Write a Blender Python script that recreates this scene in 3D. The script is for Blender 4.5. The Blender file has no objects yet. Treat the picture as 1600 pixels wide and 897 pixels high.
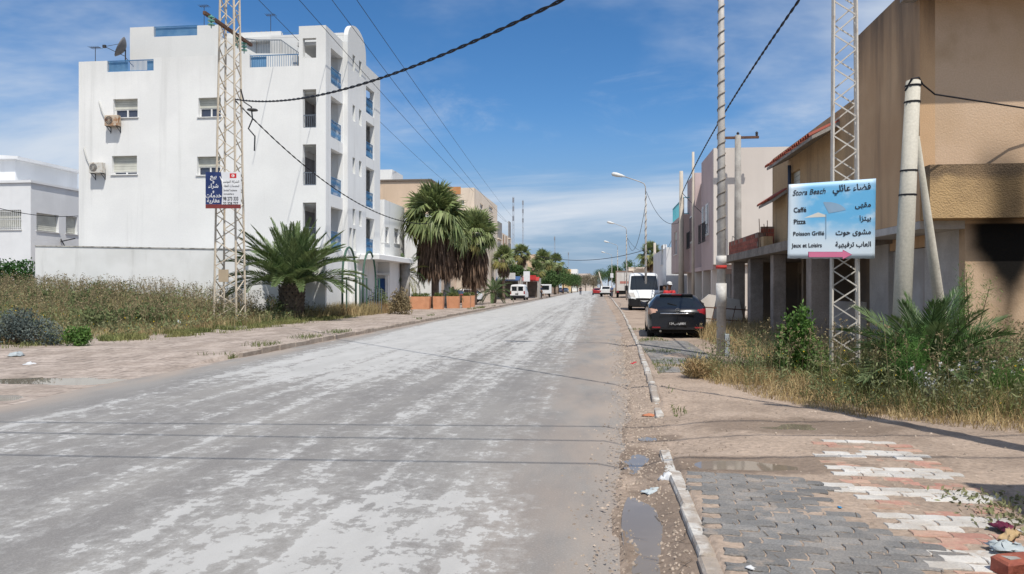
import bpy, math, random
import numpy as np
from mathutils import Vector, Matrix

R = math.radians
SC = bpy.context.scene
COL = SC.collection
rnd = random.Random(7)
nrg = np.random.default_rng(11)

# ------------------------------------------------------------------ camera
FPX = 1180.0                      # focal length in pixels of the 1600 px wide photograph
YAW = math.atan(138 / FPX)        # camera looks a little to the left of the street's direction
CAMH = 1.6
cam = bpy.data.cameras.new('camera')
cam.sensor_width = 36.0
cam.lens = 36.0 * FPX / 1600.0
cam.clip_start = 0.05
cam.clip_end = 5000
camo = bpy.data.objects.new('camera', cam)
COL.objects.link(camo)
camo.location = (0, 0, CAMH)
camo.rotation_euler = (R(90), 0, YAW)
SC.camera = camo

# ------------------------------------------------------------------ sky, sun, exposure
SUN_EL, SUN_AZ = 61.0, -27.0         # sun high behind the camera; azimuth measured from the street's -Y towards -X
W = bpy.data.worlds.new('World')
SC.world = W
W.use_nodes = True
wn, wl = W.node_tree.nodes, W.node_tree.links
wn.clear()
def wnode(t, **k):
    n = wn.new(t)
    for a, b in k.items():
        setattr(n, a, b)
    return n
sky = wnode('ShaderNodeTexSky', sky_type='NISHITA', sun_disc=False)
sky.sun_elevation = R(SUN_EL)
sky.sun_rotation = R(180 + SUN_AZ)
sky.altitude = 0
sky.air_density = 0.9
sky.dust_density = 0.4
sky.ozone_density = 5.0
tc = wnode('ShaderNodeTexCoord')
sep = wnode('ShaderNodeSeparateXYZ')
wl.new(tc.outputs['Generated'], sep.inputs[0])
def wmath(op, a, b=None, c=None, clamp=False):
    n = wnode('ShaderNodeMath', operation=op)
    n.use_clamp = clamp
    for i, v in enumerate((a, b, c)):
        if v is None:
            continue
        if isinstance(v, (int, float)):
            n.inputs[i].default_value = v
        else:
            wl.new(v, n.inputs[i])
    return n.outputs[0]
zz = wmath('ADD', wmath('MAXIMUM', sep.outputs['Z'], 0.0), 0.11)
cu = wmath('DIVIDE', sep.outputs['X'], zz)
cv = wmath('DIVIDE', sep.outputs['Y'], zz)
cmb = wnode('ShaderNodeCombineXYZ')
wl.new(cu, cmb.inputs[0]); wl.new(cv, cmb.inputs[1])
def cloud(scale, off, lo, hi, detail=7, rough=0.58, dist=0.4, sx=1.0, sy=1.0):
    mp = wnode('ShaderNodeMapping')
    mp.inputs['Location'].default_value = off
    mp.inputs['Scale'].default_value = (sx, sy, 1)
    wl.new(cmb.outputs[0], mp.inputs[0])
    nz = wnode('ShaderNodeTexNoise')
    nz.inputs['Scale'].default_value = scale
    nz.inputs['Detail'].default_value = detail
    nz.inputs['Roughness'].default_value = rough
    nz.inputs['Distortion'].default_value = dist
    wl.new(mp.outputs[0], nz.inputs['Vector'])
    mr = wnode('ShaderNodeMapRange', interpolation_type='SMOOTHSTEP')
    mr.inputs[1].default_value = lo
    mr.inputs[2].default_value = hi
    wl.new(nz.outputs['Fac'], mr.inputs[0])
    return mr.outputs[0]
cl1 = cloud(0.42, (7.1, 0.2, 0.0), 0.42, 0.66, sx=0.8, sy=1.15)
cl2 = cloud(1.5, (8.3, 4.0, 0.0), 0.55, 0.86, rough=0.66)
cf = wmath('ADD', wmath('MULTIPLY', cl1, 0.92), wmath('MULTIPLY', cl2, 0.32), clamp=True)
# low on the horizon the air itself is milky
lowb = wnode('ShaderNodeMapRange', interpolation_type='SMOOTHSTEP')
lowb.inputs[1].default_value = 0.24; lowb.inputs[2].default_value = 0.03
lowb.inputs[3].default_value = 0.0; lowb.inputs[4].default_value = 0.85
wl.new(sep.outputs['Z'], lowb.inputs[0])
hs = wnode('ShaderNodeHueSaturation')
hs.inputs['Saturation'].default_value = 1.22
hs.inputs['Value'].default_value = 1.0
wl.new(sky.outputs[0], hs.inputs['Color'])
cmix = wnode('ShaderNodeMixRGB')
cmix.inputs[2].default_value = (5.4, 5.9, 6.6, 1)      # cloud light, in the sky texture's own units
lmix = wnode('ShaderNodeMixRGB')
lmix.inputs[2].default_value = (1.95, 2.9, 4.3, 1)
wl.new(lowb.outputs[0], lmix.inputs[0]); wl.new(hs.outputs[0], lmix.inputs[1])
wl.new(cf, cmix.inputs[0]); wl.new(lmix.outputs[0], cmix.inputs[1])
bg = wnode('ShaderNodeBackground')
bg.inputs['Strength'].default_value = 0.115
wl.new(cmix.outputs[0], bg.inputs[0])
wo = wnode('ShaderNodeOutputWorld')
wl.new(bg.outputs[0], wo.inputs[0])

sl = bpy.data.lights.new('sun', 'SUN')
sl.energy = 4.0
sl.angle = R(0.53)
sl.color = (1.0, 0.95, 0.87)
so = bpy.data.objects.new('sun', sl)
COL.objects.link(so)
so.location = (-5, -30, 60)
sdir = Vector((-math.sin(R(SUN_AZ)) * math.cos(R(SUN_EL)), -math.cos(R(SUN_AZ)) * math.cos(R(SUN_EL)), math.sin(R(SUN_EL))))
so.rotation_euler = sdir.to_track_quat('Z', 'Y').to_euler()

SC.view_settings.view_transform = 'Standard'
SC.view_settings.look = 'None'
SC.view_settings.exposure = 0.14
SC.view_settings.gamma = 1.0
SC.view_settings.use_curve_mapping = False
SC.render.engine = 'CYCLES'
SC.cycles.max_bounces = 6
SC.cycles.diffuse_bounces = 3
SC.cycles.glossy_bounces = 3
SC.cycles.transmission_bounces = 4
SC.cycles.transparent_max_bounces = 8
SC.cycles.use_denoising = True
SC.cycles.caustics_reflective = False
SC.cycles.caustics_refractive = False

# ------------------------------------------------------------------ surveying: sight lines of the photograph to real places
CY, SY = math.cos(YAW), math.sin(YAW)
def ray(px, py):
    r = (px - 800) / FPX
    return (r * CY - SY, CY + r * SY, (449 - py) / FPX)
def G(px, py, z=0.0):                     # point on the level z
    d = ray(px, py); t = (z - CAMH) / d[2]
    return (d[0] * t, d[1] * t, z)
def XatY(px, Y):
    d = ray(px, 449); return Y * d[0] / d[1]
def YatX(px, X):
    d = ray(px, 449); return X * d[1] / d[0]
def zat(py, X, Y):
    return CAMH + (449 - py) / FPX * (-X * SY + Y * CY)
def PD(px, py, t):                        # point at depth t
    d = ray(px, py); return Vector((d[0] * t, d[1] * t, CAMH + d[2] * t))

# ------------------------------------------------------------------ materials
MATS = {}
def M(name, col, col2=None, rough=0.85, scale=1.5, lo=0.35, hi=0.65, bump=0.0, bscale=40.0, spec=0.25, metal=0.0,
      fine=0.0, fscale=25.0, streak=None, samt=0.0, sscale=2.5, sz=0.07, stretch=(1, 1, 1), island=0.0, coat=0.0,
      trans=0.0, speck=None, pscale=8.0, plo=0.62, pamt=0.6, local=False, slo=0.5, shi=0.75, joints=None, weather=None):
    """a node material: noise between col and col2, fine grain, vertical streaks, specks, bump, a change from piece to piece"""
    if name in MATS:
        return MATS[name]
    m = bpy.data.materials.new(name); m.use_nodes = True
    n, l = m.node_tree.nodes, m.node_tree.links
    b = n['Principled BSDF']
    b.inputs['Roughness'].default_value = rough
    b.inputs['Metallic'].default_value = metal
    b.inputs['Specular IOR Level'].default_value = spec
    if coat:
        b.inputs['Coat Weight'].default_value = coat
        b.inputs['Coat Roughness'].default_value = 0.06
    if local:
        pos = n.new('ShaderNodeTexCoord').outputs['Object']
    else:
        pos = n.new('ShaderNodeNewGeometry').outputs['Position']
    def noise(sc, st=(1, 1, 1), det=5.0, ro=0.55, off=0.0):
        mp = n.new('ShaderNodeMapping'); mp.inputs['Scale'].default_value = st
        mp.inputs['Location'].default_value = (off, off * 0.7, off * 1.3)
        l.new(pos, mp.inputs[0])
        t = n.new('ShaderNodeTexNoise'); t.inputs['Scale'].default_value = sc
        t.inputs['Detail'].default_value = det; t.inputs['Roughness'].default_value = ro
        l.new(mp.outputs[0], t.inputs['Vector'])
        return t.outputs['Fac']
    def ramp(s, a, c):
        r = n.new('ShaderNodeMapRange'); r.interpolation_type = 'SMOOTHSTEP'
        r.inputs[1].default_value = a; r.inputs[2].default_value = c
        l.new(s, r.inputs[0]); return r.outputs[0]
    def mix(f, a, c, bt='MIX'):
        x = n.new('ShaderNodeMixRGB'); x.blend_type = bt
        for i, v in ((0, f), (1, a), (2, c)):
            if isinstance(v, (int, float)):
                x.inputs[i].default_value = v
            elif isinstance(v, tuple):
                x.inputs[i].default_value = (*v[:3], 1)
            else:
                l.new(v, x.inputs[i])
        return x.outputs[0]
    def mul(s, k):
        x = n.new('ShaderNodeMath'); x.operation = 'MULTIPLY'; l.new(s, x.inputs[0]); x.inputs[1].default_value = k
        return x.outputs[0]
    if col2 is None:
        col2 = tuple(c * 0.82 for c in col)
    c = mix(ramp(noise(scale, stretch), lo, hi), tuple(col), tuple(col2))
    if streak:
        c = mix(mul(ramp(noise(sscale, (1, 1, sz), 6, 0.6, 3.3), slo, shi), samt), c, tuple(streak))
    if speck:
        c = mix(mul(ramp(noise(pscale, (1, 1, 1), 4, 0.6, 9.1), plo, plo + 0.08), pamt), c, tuple(speck))
    if weather:     # (z0, z1, colour, amount): black weathering that has run down from the top edge
        sz_ = n.new('ShaderNodeSeparateXYZ'); l.new(pos, sz_.inputs[0])
        zz2 = n.new('ShaderNodeMath'); zz2.operation = 'MULTIPLY_ADD'; l.new(noise(1.0, (1.6, 1.6, .12), 6, .65, 6.0), zz2.inputs[0]); zz2.inputs[1].default_value = 3.2; l.new(sz_.outputs['Z'], zz2.inputs[2])
        c = mix(mul(ramp(zz2.outputs[0], weather[0] + 1.6, weather[1] + 1.6), weather[3]), c, tuple(weather[2]))
    if joints:
        bk = n.new('ShaderNodeTexBrick'); dn = n.new('ShaderNodeVectorMath'); dn.operation = 'ADD'
        nz_ = n.new('ShaderNodeTexNoise'); nz_.inputs['Scale'].default_value = 1.5; l.new(pos, nz_.inputs['Vector'])
        sc_ = n.new('ShaderNodeVectorMath'); sc_.operation = 'SCALE'; sc_.inputs['Scale'].default_value = 0.12; l.new(nz_.outputs['Color'], sc_.inputs[0])
        l.new(pos, dn.inputs[0]); l.new(sc_.outputs[0], dn.inputs[1]); l.new(dn.outputs[0], bk.inputs['Vector'])
        bk.inputs['Scale'].default_value = 1.0; bk.inputs['Brick Width'].default_value = joints[0]; bk.inputs['Row Height'].default_value = joints[1]; bk.inputs['Mortar Size'].default_value = joints[2]
        jf = n.new('ShaderNodeMath'); jf.operation = 'MULTIPLY'; l.new(bk.outputs['Fac'], jf.inputs[0]); l.new(ramp(noise(.7, (1, 1, 1), 3, .5, 2.2), .35, .6), jf.inputs[1])
        c = mix(mul(jf.outputs[0], .75), c, tuple(joints[3]))
    if fine:
        v = n.new('ShaderNodeMapRange'); v.inputs[1].default_value = 0.3; v.inputs[2].default_value = 0.7
        v.inputs[3].default_value = 1 - fine; v.inputs[4].default_value = 1 + fine
        l.new(noise(fscale, (1, 1, 1), 3, 0.6, 5.0), v.inputs[0])
        vm = n.new('ShaderNodeVectorMath'); vm.operation = 'SCALE'
        l.new(c, vm.inputs[0]); l.new(v.outputs[0], vm.inputs['Scale'])
        c = vm.outputs[0]
    if island:
        gi = n.new('ShaderNodeNewGeometry')
        oi = n.new('ShaderNodeObjectInfo')
        ad = n.new('ShaderNodeMath'); ad.operation = 'ADD'
        l.new(gi.outputs['Random Per Island'], ad.inputs[0]); l.new(oi.outputs['Random'], ad.inputs[1])
        fr = n.new('ShaderNodeMath'); fr.operation = 'FRACT'; l.new(ad.outputs[0], fr.inputs[0])
        v = n.new('ShaderNodeMapRange'); v.inputs[3].default_value = 1 - island; v.inputs[4].default_value = 1 + island
        l.new(fr.outputs[0], v.inputs[0])
        vm = n.new('ShaderNodeVectorMath'); vm.operation = 'SCALE'
        l.new(c, vm.inputs[0]); l.new(v.outputs[0], vm.inputs['Scale'])
        c = vm.outputs[0]
    l.new(c, b.inputs['Base Color'])
    if trans:
        out = n['Material Output']
        tb = n.new('ShaderNodeBsdfTranslucent'); l.new(c, tb.inputs[0])
        ms = n.new('ShaderNodeMixShader'); ms.inputs[0].default_value = trans
        l.new(b.outputs[0], ms.inputs[1]); l.new(tb.outputs[0], ms.inputs[2])
        l.new(ms.outputs[0], out.inputs[0])
    if bump:
        bn = n.new('ShaderNodeBump'); bn.inputs['Strength'].default_value = bump; bn.inputs['Distance'].default_value = 0.02
        l.new(noise(bscale, (1, 1, 1), 6, 0.6, 1.7), bn.inputs['Height'])
        l.new(bn.outputs[0], b.inputs['Normal'])
    MATS[name] = m
    return m

# ------------------------------------------------------------------ mesh helpers
class MB:
    """collects faces; build() links them as one mesh object"""
    def __init__(s):
        s.v, s.f = [], []
    def add(s, vs, fs):
        o = len(s.v); s.v += [tuple(p) for p in vs]; s.f += [tuple(i + o for i in q) for q in fs]; return s
    def box(s, x0, x1, y0, y1, z0, z1):
        return s.add([(x0, y0, z0), (x1, y0, z0), (x1, y1, z0), (x0, y1, z0), (x0, y0, z1), (x1, y0, z1), (x1, y1, z1), (x0, y1, z1)],
                     [(3, 2, 1, 0), (4, 5, 6, 7), (0, 1, 5, 4), (1, 2, 6, 5), (2, 3, 7, 6), (3, 0, 4, 7)])
    def cbox(s, x0, x1, y0, y1, z0, z1, b=0.02):      # box with chamfered vertical and top edges
        p = [(x0 + b, y0), (x1 - b, y0), (x1, y0 + b), (x1, y1 - b), (x1 - b, y1), (x0 + b, y1), (x0, y1 - b), (x0, y0 + b)]
        cx, cy = (x0 + x1) / 2, (y0 + y1) / 2
        q = [(x + (b if x < cx else -b), y + (b if y < cy else -b)) for x, y in p]
        vs = [(x, y, z0) for x, y in p] + [(x, y, z1 - b) for x, y in p] + [(x, y, z1) for x, y in q]
        fs = [tuple(range(7, -1, -1)), tuple(range(16, 24))]
        for k in (0, 8):
            fs += [(k + i, k + (i + 1) % 8, k + 8 + (i + 1) % 8, k + 8 + i) for i in range(8)]
        return s.add(vs, fs)
    def prism(s, poly, fn, a, b):                      # poly of (u,v), fn(u,v,w)->xyz, extruded w from a to b
        n = len(poly)
        return s.add([fn(u, v, a) for u, v in poly] + [fn(u, v, b) for u, v in poly],
                     [tuple(range(n - 1, -1, -1)), tuple(range(n, 2 * n))] + [(i, (i + 1) % n, n + (i + 1) % n, n + i) for i in range(n)])
    def tube(s, pts, rad, n=8, cap=True):
        pts = [Vector(p) for p in pts]
        if not isinstance(rad, (list, tuple)):
            rad = [rad] * len(pts)
        vs, fs = [], []
        up = None
        for i, p in enumerate(pts):
            d = (pts[min(i + 1, len(pts) - 1)] - pts[max(i - 1, 0)]).normalized()
            if up is None:
                up = Vector((0, 0, 1)) if abs(d.z) < 0.9 else Vector((1, 0, 0))
            a = d.cross(up)
            if a.length < 1e-4:
                a = d.cross(Vector((0, 1, 0)))
            a.normalize(); bb = a.cross(d).normalized(); up = bb
            for k in range(n):
                t = 2 * math.pi * k / n
                vs.append(p + (a * math.cos(t) + bb * math.sin(t)) * rad[i])
        for i in range(len(pts) - 1):
            for k in range(n):
                fs.append((i * n + k, (i + 1) * n + k, (i + 1) * n + (k + 1) % n, i * n + (k + 1) % n))
        if cap:
            fs.append(tuple(range(n))); fs.append(tuple((len(pts) - 1) * n + k for k in range(n - 1, -1, -1)))
        return s.add(vs, fs)
    def bar(s, a, b, w, h=None):                       # square bar between two points
        h = h or w
        a, b = Vector(a), Vector(b); d = (b - a).normalized()
        up = Vector((0, 0, 1)) if abs(d.z) < 0.95 else Vector((0, 1, 0))
        x = d.cross(up).normalized() * (w / 2); y = x.cross(d).normalized() * (h / 2)
        vs = [a - x - y, a + x - y, a + x + y, a - x + y, b - x - y, b + x - y, b + x + y, b - x + y]
        return s.add(vs, [(3, 2, 1, 0), (4, 5, 6, 7), (0, 1, 5, 4), (1, 2, 6, 5), (2, 3, 7, 6), (3, 0, 4, 7)])
    def lathe(s, prof, c=(0, 0, 0), n=16):
        vs = []; fs = []
        for r, z in prof:
            for k in range(n):
                t = 2 * math.pi * k / n
                vs.append((c[0] + r * math.cos(t), c[1] + r * math.sin(t), c[2] + z))
        for i in range(len(prof) - 1):
            for k in range(n):
                fs.append((i * n + k, i * n + (k + 1) % n, (i + 1) * n + (k + 1) % n, (i + 1) * n + k))
        fs.append(tuple(range(n - 1, -1, -1))); fs.append(tuple((len(prof) - 1) * n + k for k in range(n)))
        return s.add(vs, fs)
    def wall(s, axis, plane, depth, u0, u1, v0, v1, holes=()):
        """wall in the plane axis=plane, depth towards the inside, with rectangular holes (u0,u1,v0,v1)"""
        P = (lambda u, v, w: (plane + w, u, v)) if axis == 'x' else (lambda u, v, w: (u, plane + w, v))
        us = sorted({u0, u1, *[h[0] for h in holes], *[h[1] for h in holes]}); us = [u for u in us if u0 <= u <= u1]
        vs_ = sorted({v0, v1, *[h[2] for h in holes], *[h[3] for h in holes]}); vs_ = [v for v in vs_ if v0 <= v <= v1]
        for i in range(len(us) - 1):
            for j in range(len(vs_) - 1):
                cu, cv = (us[i] + us[i + 1]) / 2, (vs_[j] + vs_[j + 1]) / 2
                if any(h[0] < cu < h[1] and h[2] < cv < h[3] for h in holes):
                    continue
                for w in (0, depth):
                    s.add([P(us[i], vs_[j], w), P(us[i + 1], vs_[j], w), P(us[i + 1], vs_[j + 1], w), P(us[i], vs_[j + 1], w)], [(0, 1, 2, 3)])
        for (a, b, c, d) in list(holes) + [(u0, u1, v0, v1)]:
            s.add([P(a, c, 0), P(b, c, 0), P(b, d, 0), P(a, d, 0), P(a, c, depth), P(b, c, depth), P(b, d, depth), P(a, d, depth)],
                  [(0, 1, 5, 4), (1, 2, 6, 5), (2, 3, 7, 6), (3, 0, 4, 7)])
        return s
    def build(s, name, mat, parent=None, off=(0, 0, 0), smooth=False):
        me = bpy.data.meshes.new(name)
        o = off
        me.from_pydata([(x - o[0], y - o[1], z - o[2]) for x, y, z in s.v], [], s.f)
        if smooth:
            me.polygons.foreach_set('use_smooth', [True] * len(me.polygons))
        me.materials.append(mat)
        ob = bpy.data.objects.new(name, me)
        COL.objects.link(ob)
        if parent:
            ob.parent = parent
        return ob

def fast(name, verts, faces, mat, parent=None, smooth=False):
    """one mesh object from arrays: verts (N,3), faces (M,k)"""
    verts = np.asarray(verts, np.float32); faces = np.asarray(faces, np.int32)
    k = faces.shape[1]
    me = bpy.data.meshes.new(name)
    me.vertices.add(len(verts)); me.vertices.foreach_set('co', verts.ravel())
    me.loops.add(faces.size); me.loops.foreach_set('vertex_index', faces.ravel())
    me.polygons.add(len(faces)); me.polygons.foreach_set('loop_start', np.arange(0, faces.size, k, dtype=np.int32))
    me.polygons.foreach_set('loop_total', np.full(len(faces), k, np.int32))
    if smooth:
        me.polygons.foreach_set('use_smooth', [True] * len(faces))
    me.update(calc_edges=True)
    me.materials.append(mat)
    ob = bpy.data.objects.new(name, me); COL.objects.link(ob)
    if parent:
        ob.parent = parent
    return ob

def tag(o, label=None, cat=None, group=None, kind=None):
    if label: o['label'] = label
    if cat: o['category'] = cat
    if group: o['group'] = group
    if kind: o['kind'] = kind
    return o
def thing(name, label, cat, loc=(0, 0, 0), rz=0.0, group=None):
    o = bpy.data.objects.new(name, None); COL.objects.link(o)
    o.location = loc; o.rotation_euler = (0, 0, rz); o.empty_display_size = 0.2
    return tag(o, label, cat, group)
def inst(src, name, parent, loc=(0, 0, 0), rot=(0, 0, 0), scale=(1, 1, 1)):
    o = bpy.data.objects.new(name, src.data if hasattr(src, 'data') else src)
    COL.objects.link(o); o.parent = parent; o.location = loc; o.rotation_euler = rot; o.scale = scale
    return o
def children(o):
    return [c for c in COL.objects if c.parent == o]
def copy_tree(o, parent=None):
    c = o.copy(); COL.objects.link(c); c.parent = parent
    for ch in list(o.children):
        copy_tree(ch, c)
    return c
def fnoise(x, y, s=1.0, seed=0):
    """cheap smooth value noise for heights, arrays or numbers"""
    x = np.asarray(x, float) * s + seed * 17.3; y = np.asarray(y, float) * s + seed * 9.1
    xi, yi = np.floor(x), np.floor(y); xf, yf = x - xi, y - yi
    def h(a, b):
        v = np.sin(a * 127.1 + b * 311.7 + seed) * 43758.5453
        return v - np.floor(v)
    u, w = xf * xf * (3 - 2 * xf), yf * yf * (3 - 2 * yf)
    return (h(xi, yi) * (1 - u) + h(xi + 1, yi) * u) * (1 - w) + (h(xi, yi + 1) * (1 - u) + h(xi + 1, yi + 1) * u) * w
def sstep(a, b, x):
    t = np.clip((np.asarray(x, float) - a) / (b - a), 0, 1)
    return t * t * (3 - 2 * t)

WHITE = M('white_wall_paint', (0.83, 0.83, 0.81), (0.77, 0.77, 0.755), scale=0.35, streak=(0.42, 0.42, 0.40), samt=0.42, sscale=1.9, sz=0.045, slo=.52, shi=.85, bump=0.15, bscale=25, fine=0.03, weather=(11.6, 15.2, (0.50, 0.50, 0.48), 0.45))
DARKGLASS = M('window_glass', (0.03, 0.04, 0.07), (0.05, 0.06, 0.09), rough=0.08, spec=0.6, scale=1)
SHUTTER = M('roller_shutter_cream', (0.62, 0.62, 0.55), rough=0.6)
FRAMEW = M('white_window_frame', (0.75, 0.75, 0.74), rough=0.5)
BLUERAIL = M('blue_painted_iron', (0.05, 0.16, 0.34), (0.08, 0.22, 0.40), rough=0.5)
CONC = M('grey_concrete', (0.36, 0.34, 0.31), (0.26, 0.24, 0.22), scale=3, bump=0.3, bscale=30, fine=0.12, streak=(0.16, 0.14, 0.12), samt=0.5)
DARKMETAL = M('dark_metal', (0.05, 0.05, 0.055), rough=0.5)
CABLE = M('black_cable', (0.015, 0.015, 0.02), rough=0.55)

# ================================================================== THE SETTING
def nodes_of(name):
    m = bpy.data.materials.new(name); m.use_nodes = True
    return m, m.node_tree.nodes, m.node_tree.links, m.node_tree.nodes['Principled BSDF']

def road_material():
    """old dusty asphalt under dried white slurry that traffic has dragged along the street"""
    m, n, l, b = nodes_of('dusty_asphalt')
    geo = n.new('ShaderNodeNewGeometry'); pos = geo.outputs['Position']
    sp = n.new('ShaderNodeSeparateXYZ'); l.new(pos, sp.inputs[0])
    def noise(sc, st=(1, 1, 1), det=6, ro=0.6, off=(0, 0, 0), dist=0.0):
        mp = n.new('ShaderNodeMapping'); mp.inputs['Scale'].default_value = st; mp.inputs['Location'].default_value = off
        l.new(pos, mp.inputs[0])
        t = n.new('ShaderNodeTexNoise'); t.inputs['Scale'].default_value = sc; t.inputs['Detail'].default_value = det
        t.inputs['Roughness'].default_value = ro; t.inputs['Distortion'].default_value = dist
        l.new(mp.outputs[0], t.inputs['Vector']); return t.outputs['Fac']
    def mr(s, a, c, d=0.0, e=1.0, smooth=True):
        r = n.new('ShaderNodeMapRange'); r.interpolation_type = 'SMOOTHSTEP' if smooth else 'LINEAR'
        for i, v in enumerate((a, c, d, e)):
            r.inputs[i + 1].default_value = v
        l.new(s, r.inputs[0]); return r.outputs[0]
    def ma(op, a, c):
        x = n.new('ShaderNodeMath'); x.operation = op
        for i, v in ((0, a), (1, c)):
            if isinstance(v, (int, float)): x.inputs[i].default_value = v
            else: l.new(v, x.inputs[i])
        return x.outputs[0]
    def mix(f, a, c):
        x = n.new('ShaderNodeMixRGB')
        for i, v in ((0, f), (1, a), (2, c)):
            if isinstance(v, (int, float)): x.inputs[i].default_value = v
            elif isinstance(v, tuple): x.inputs[i].default_value = (*v, 1)
            else: l.new(v, x.inputs[i])
        return x.outputs[0]
    X, Y = sp.outputs['X'], sp.outputs['Y']
    # asphalt with its stone grain
    asph = mix(mr(noise(1.1, (1, 0.35, 1), 5), 0.35, 0.65), (0.195, 0.187, 0.18), (0.25, 0.239, 0.225))
    asph = mix(mr(noise(70, det=3), 0.45, 0.75, 0, 0.35), asph, (0.40, 0.385, 0.365))
    asph = mix(mr(noise(95, det=2, off=(4, 2, 1)), 0.62, 0.75, 0, 0.6), asph, (0.10, 0.10, 0.10))
    # sand blown over the edges
    sandr = mr(X, -1.5, 0.5, 0, 0.62)
    sandl = mr(X, -7.2, -8.3, 0, 0.85)
    sand = ma('MULTIPLY', ma('MAXIMUM', sandr, sandl), mr(noise(1.6, (1, 0.3, 1), 6), 0.25, 0.65))
    asph = mix(sand, asph, (0.40, 0.315, 0.25))
    # slurry: small crisp flecks whose density follows drag lines, the near spill and the far lane
    band = noise(1.0, (2.1, 0.045, 1), 5, 0.65, (1.7, 0.9, 0), 0.10)
    wide = noise(0.5, (1.0, 0.35, 1), 3, 0.5, (2.3, 0.4, 0))
    blot = noise(4.2, (1.0, 0.75, 1), 8, 0.68, (0, 0, 0), 0.2)
    fleck = noise(13.0, (1.0, 0.9, 1), 5, 0.65, (3, 1, 0))
    s = ma('ADD', ma('MULTIPLY', blot, 0.62), ma('MULTIPLY', fleck, 0.38))
    s = ma('ADD', s, ma('MULTIPLY', ma('SUBTRACT', band, 0.5), 0.58))
    s = ma('ADD', s, ma('MULTIPLY', ma('SUBTRACT', wide, 0.5), 0.16))
    far = mr(Y, 9.0, 26.0, 0.0, 0.085)
    lane2 = ma('MULTIPLY', ma('MULTIPLY', mr(X, -2.8, -5.2), mr(Y, 10.5, 14.0)), 0.115)
    patch = ma('MULTIPLY', mr(Y, 6.8, 5.0), ma('MULTIPLY', mr(X, -3.4, -2.2), mr(X, -0.05, -0.7)))   # the thick spill close by
    s = ma('ADD', s, far); s = ma('ADD', s, lane2)
    s = ma('ADD', s, ma('MULTIPLY', patch, 0.105))
    edge = ma('MAXIMUM', mr(X, -1.1, 0.1, 0, 0.20), mr(X, -6.8, -8.0, 0, 0.3))
    s = ma('SUBTRACT', s, edge)
    thin = mr(s, 0.44, 0.58, 0, 0.26)
    thick = mr(s, 0.562, 0.588, 0, 0.72)
    white = ma('MAXIMUM', thin, thick)
    wc = mix(mr(noise(2.2, (1, 0.3, 1), 5), 0.3, 0.7), (0.46, 0.455, 0.44), (0.54, 0.535, 0.52))
    c = mix(white, asph, wc)
    # tyre lines rubbed dark through the slurry
    l.new(c, b.inputs['Base Color'])
    b.inputs['Roughness'].default_value = 0.9
    b.inputs['Specular IOR Level'].default_value = 0.2
    bn = n.new('ShaderNodeBump'); bn.inputs['Strength'].default_value = 0.35; bn.inputs['Distance'].default_value = 0.01
    h = ma('ADD', noise(60, det=4), ma('MULTIPLY', thick, -0.3))
    l.new(h, bn.inputs['Height']); l.new(bn.outputs[0], b.inputs['Normal'])
    return m
ROAD = road_material()
SAND = M('sandy_dirt', (0.385, 0.30, 0.235), (0.26, 0.20, 0.155), scale=0.9, lo=0.38, hi=0.70, bump=0.9, bscale=14, fine=0.22, fscale=22,
         speck=(0.55, 0.50, 0.45), pscale=55, plo=0.66, pamt=0.7)
LOT = M('lot_soil', (0.30, 0.24, 0.16), (0.20, 0.19, 0.10), scale=0.5, bump=0.5, bscale=12, fine=0.15)
GROUND = M('far_ground', (0.36, 0.29, 0.22), (0.28, 0.25, 0.18), scale=0.05, bump=0.2, bscale=5)
KERBW = M('worn_white_kerb', (0.54, 0.52, 0.485), (0.34, 0.29, 0.245), scale=3.5, lo=0.38, hi=0.58, bump=0.5, bscale=30, fine=0.1, speck=(0.33, 0.28, 0.23), pscale=9, plo=0.57, pamt=0.9)
KERBG = M('dusty_kerb', (0.40, 0.34, 0.285), (0.30, 0.25, 0.21), scale=3.5, bump=0.5, bscale=30, fine=0.12)
WATER = M('muddy_water', (0.24, 0.20, 0.155), (0.20, 0.165, 0.125), rough=0.03, spec=0.5, scale=1.5)

YS = [-8.0]
while YS[-1] < 460:
    YS.append(YS[-1] + (0.07 if 2 < YS[-1] < 13 else 0.25 if YS[-1] < 30 else 1.0 if YS[-1] < 110 else 12.0))
YS = np.array(YS)
def road_right(y):
    y = np.asarray(y, float)
    return np.interp(y, [-8, 4.3, 5.5, 7.0, 10, 14.6, 31, 72, 460], [0.15, 0.16, 0.16, 0.22, 0.42, 0.57, 0.84, 0.75, 0.4]) \
        + (fnoise(y, y * 0, 1.3, 3) - 0.5) * 0.16 + (fnoise(y, y * 0, 5.0, 4) - 0.5) * 0.06
def kerb_right(y):
    return np.interp(y, [-8, 7, 10, 19.5, 43, 100, 460], [0.62, 0.64, 0.78, 1.02, 1.33, 1.55, 1.6])
def kerb_left(y):
    return np.interp(y, [-8, 20, 60, 460], [-8.25, -8.2, -8.05, -7.9])

def grid_sheet(name, xs, ys, zf, mat, smooth=True):
    """xs: array (rows, cols) of x; ys: rows; zf(x,y)"""
    yy = np.repeat(ys[:, None], xs.shape[1], 1)
    zz_ = zf(xs, yy)
    v = np.stack([xs, yy, zz_], -1).reshape(-1, 3)
    r, c = xs.shape
    i = np.arange((r - 1) * c).reshape(r - 1, c)[:, :-1].ravel()
    f = np.stack([i, i + 1, i + 1 + c, i + c], -1)
    return fast(name, v, f, mat, smooth=smooth)

# ground to the horizon
g = MB(); g.add([(-1500, -200, -0.12), (1500, -200, -0.12), (1500, 2500, -0.12), (-1500, 2500, -0.12)], [(0, 1, 2, 3)])
tag(g.build('ground', GROUND), kind='structure')

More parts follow.
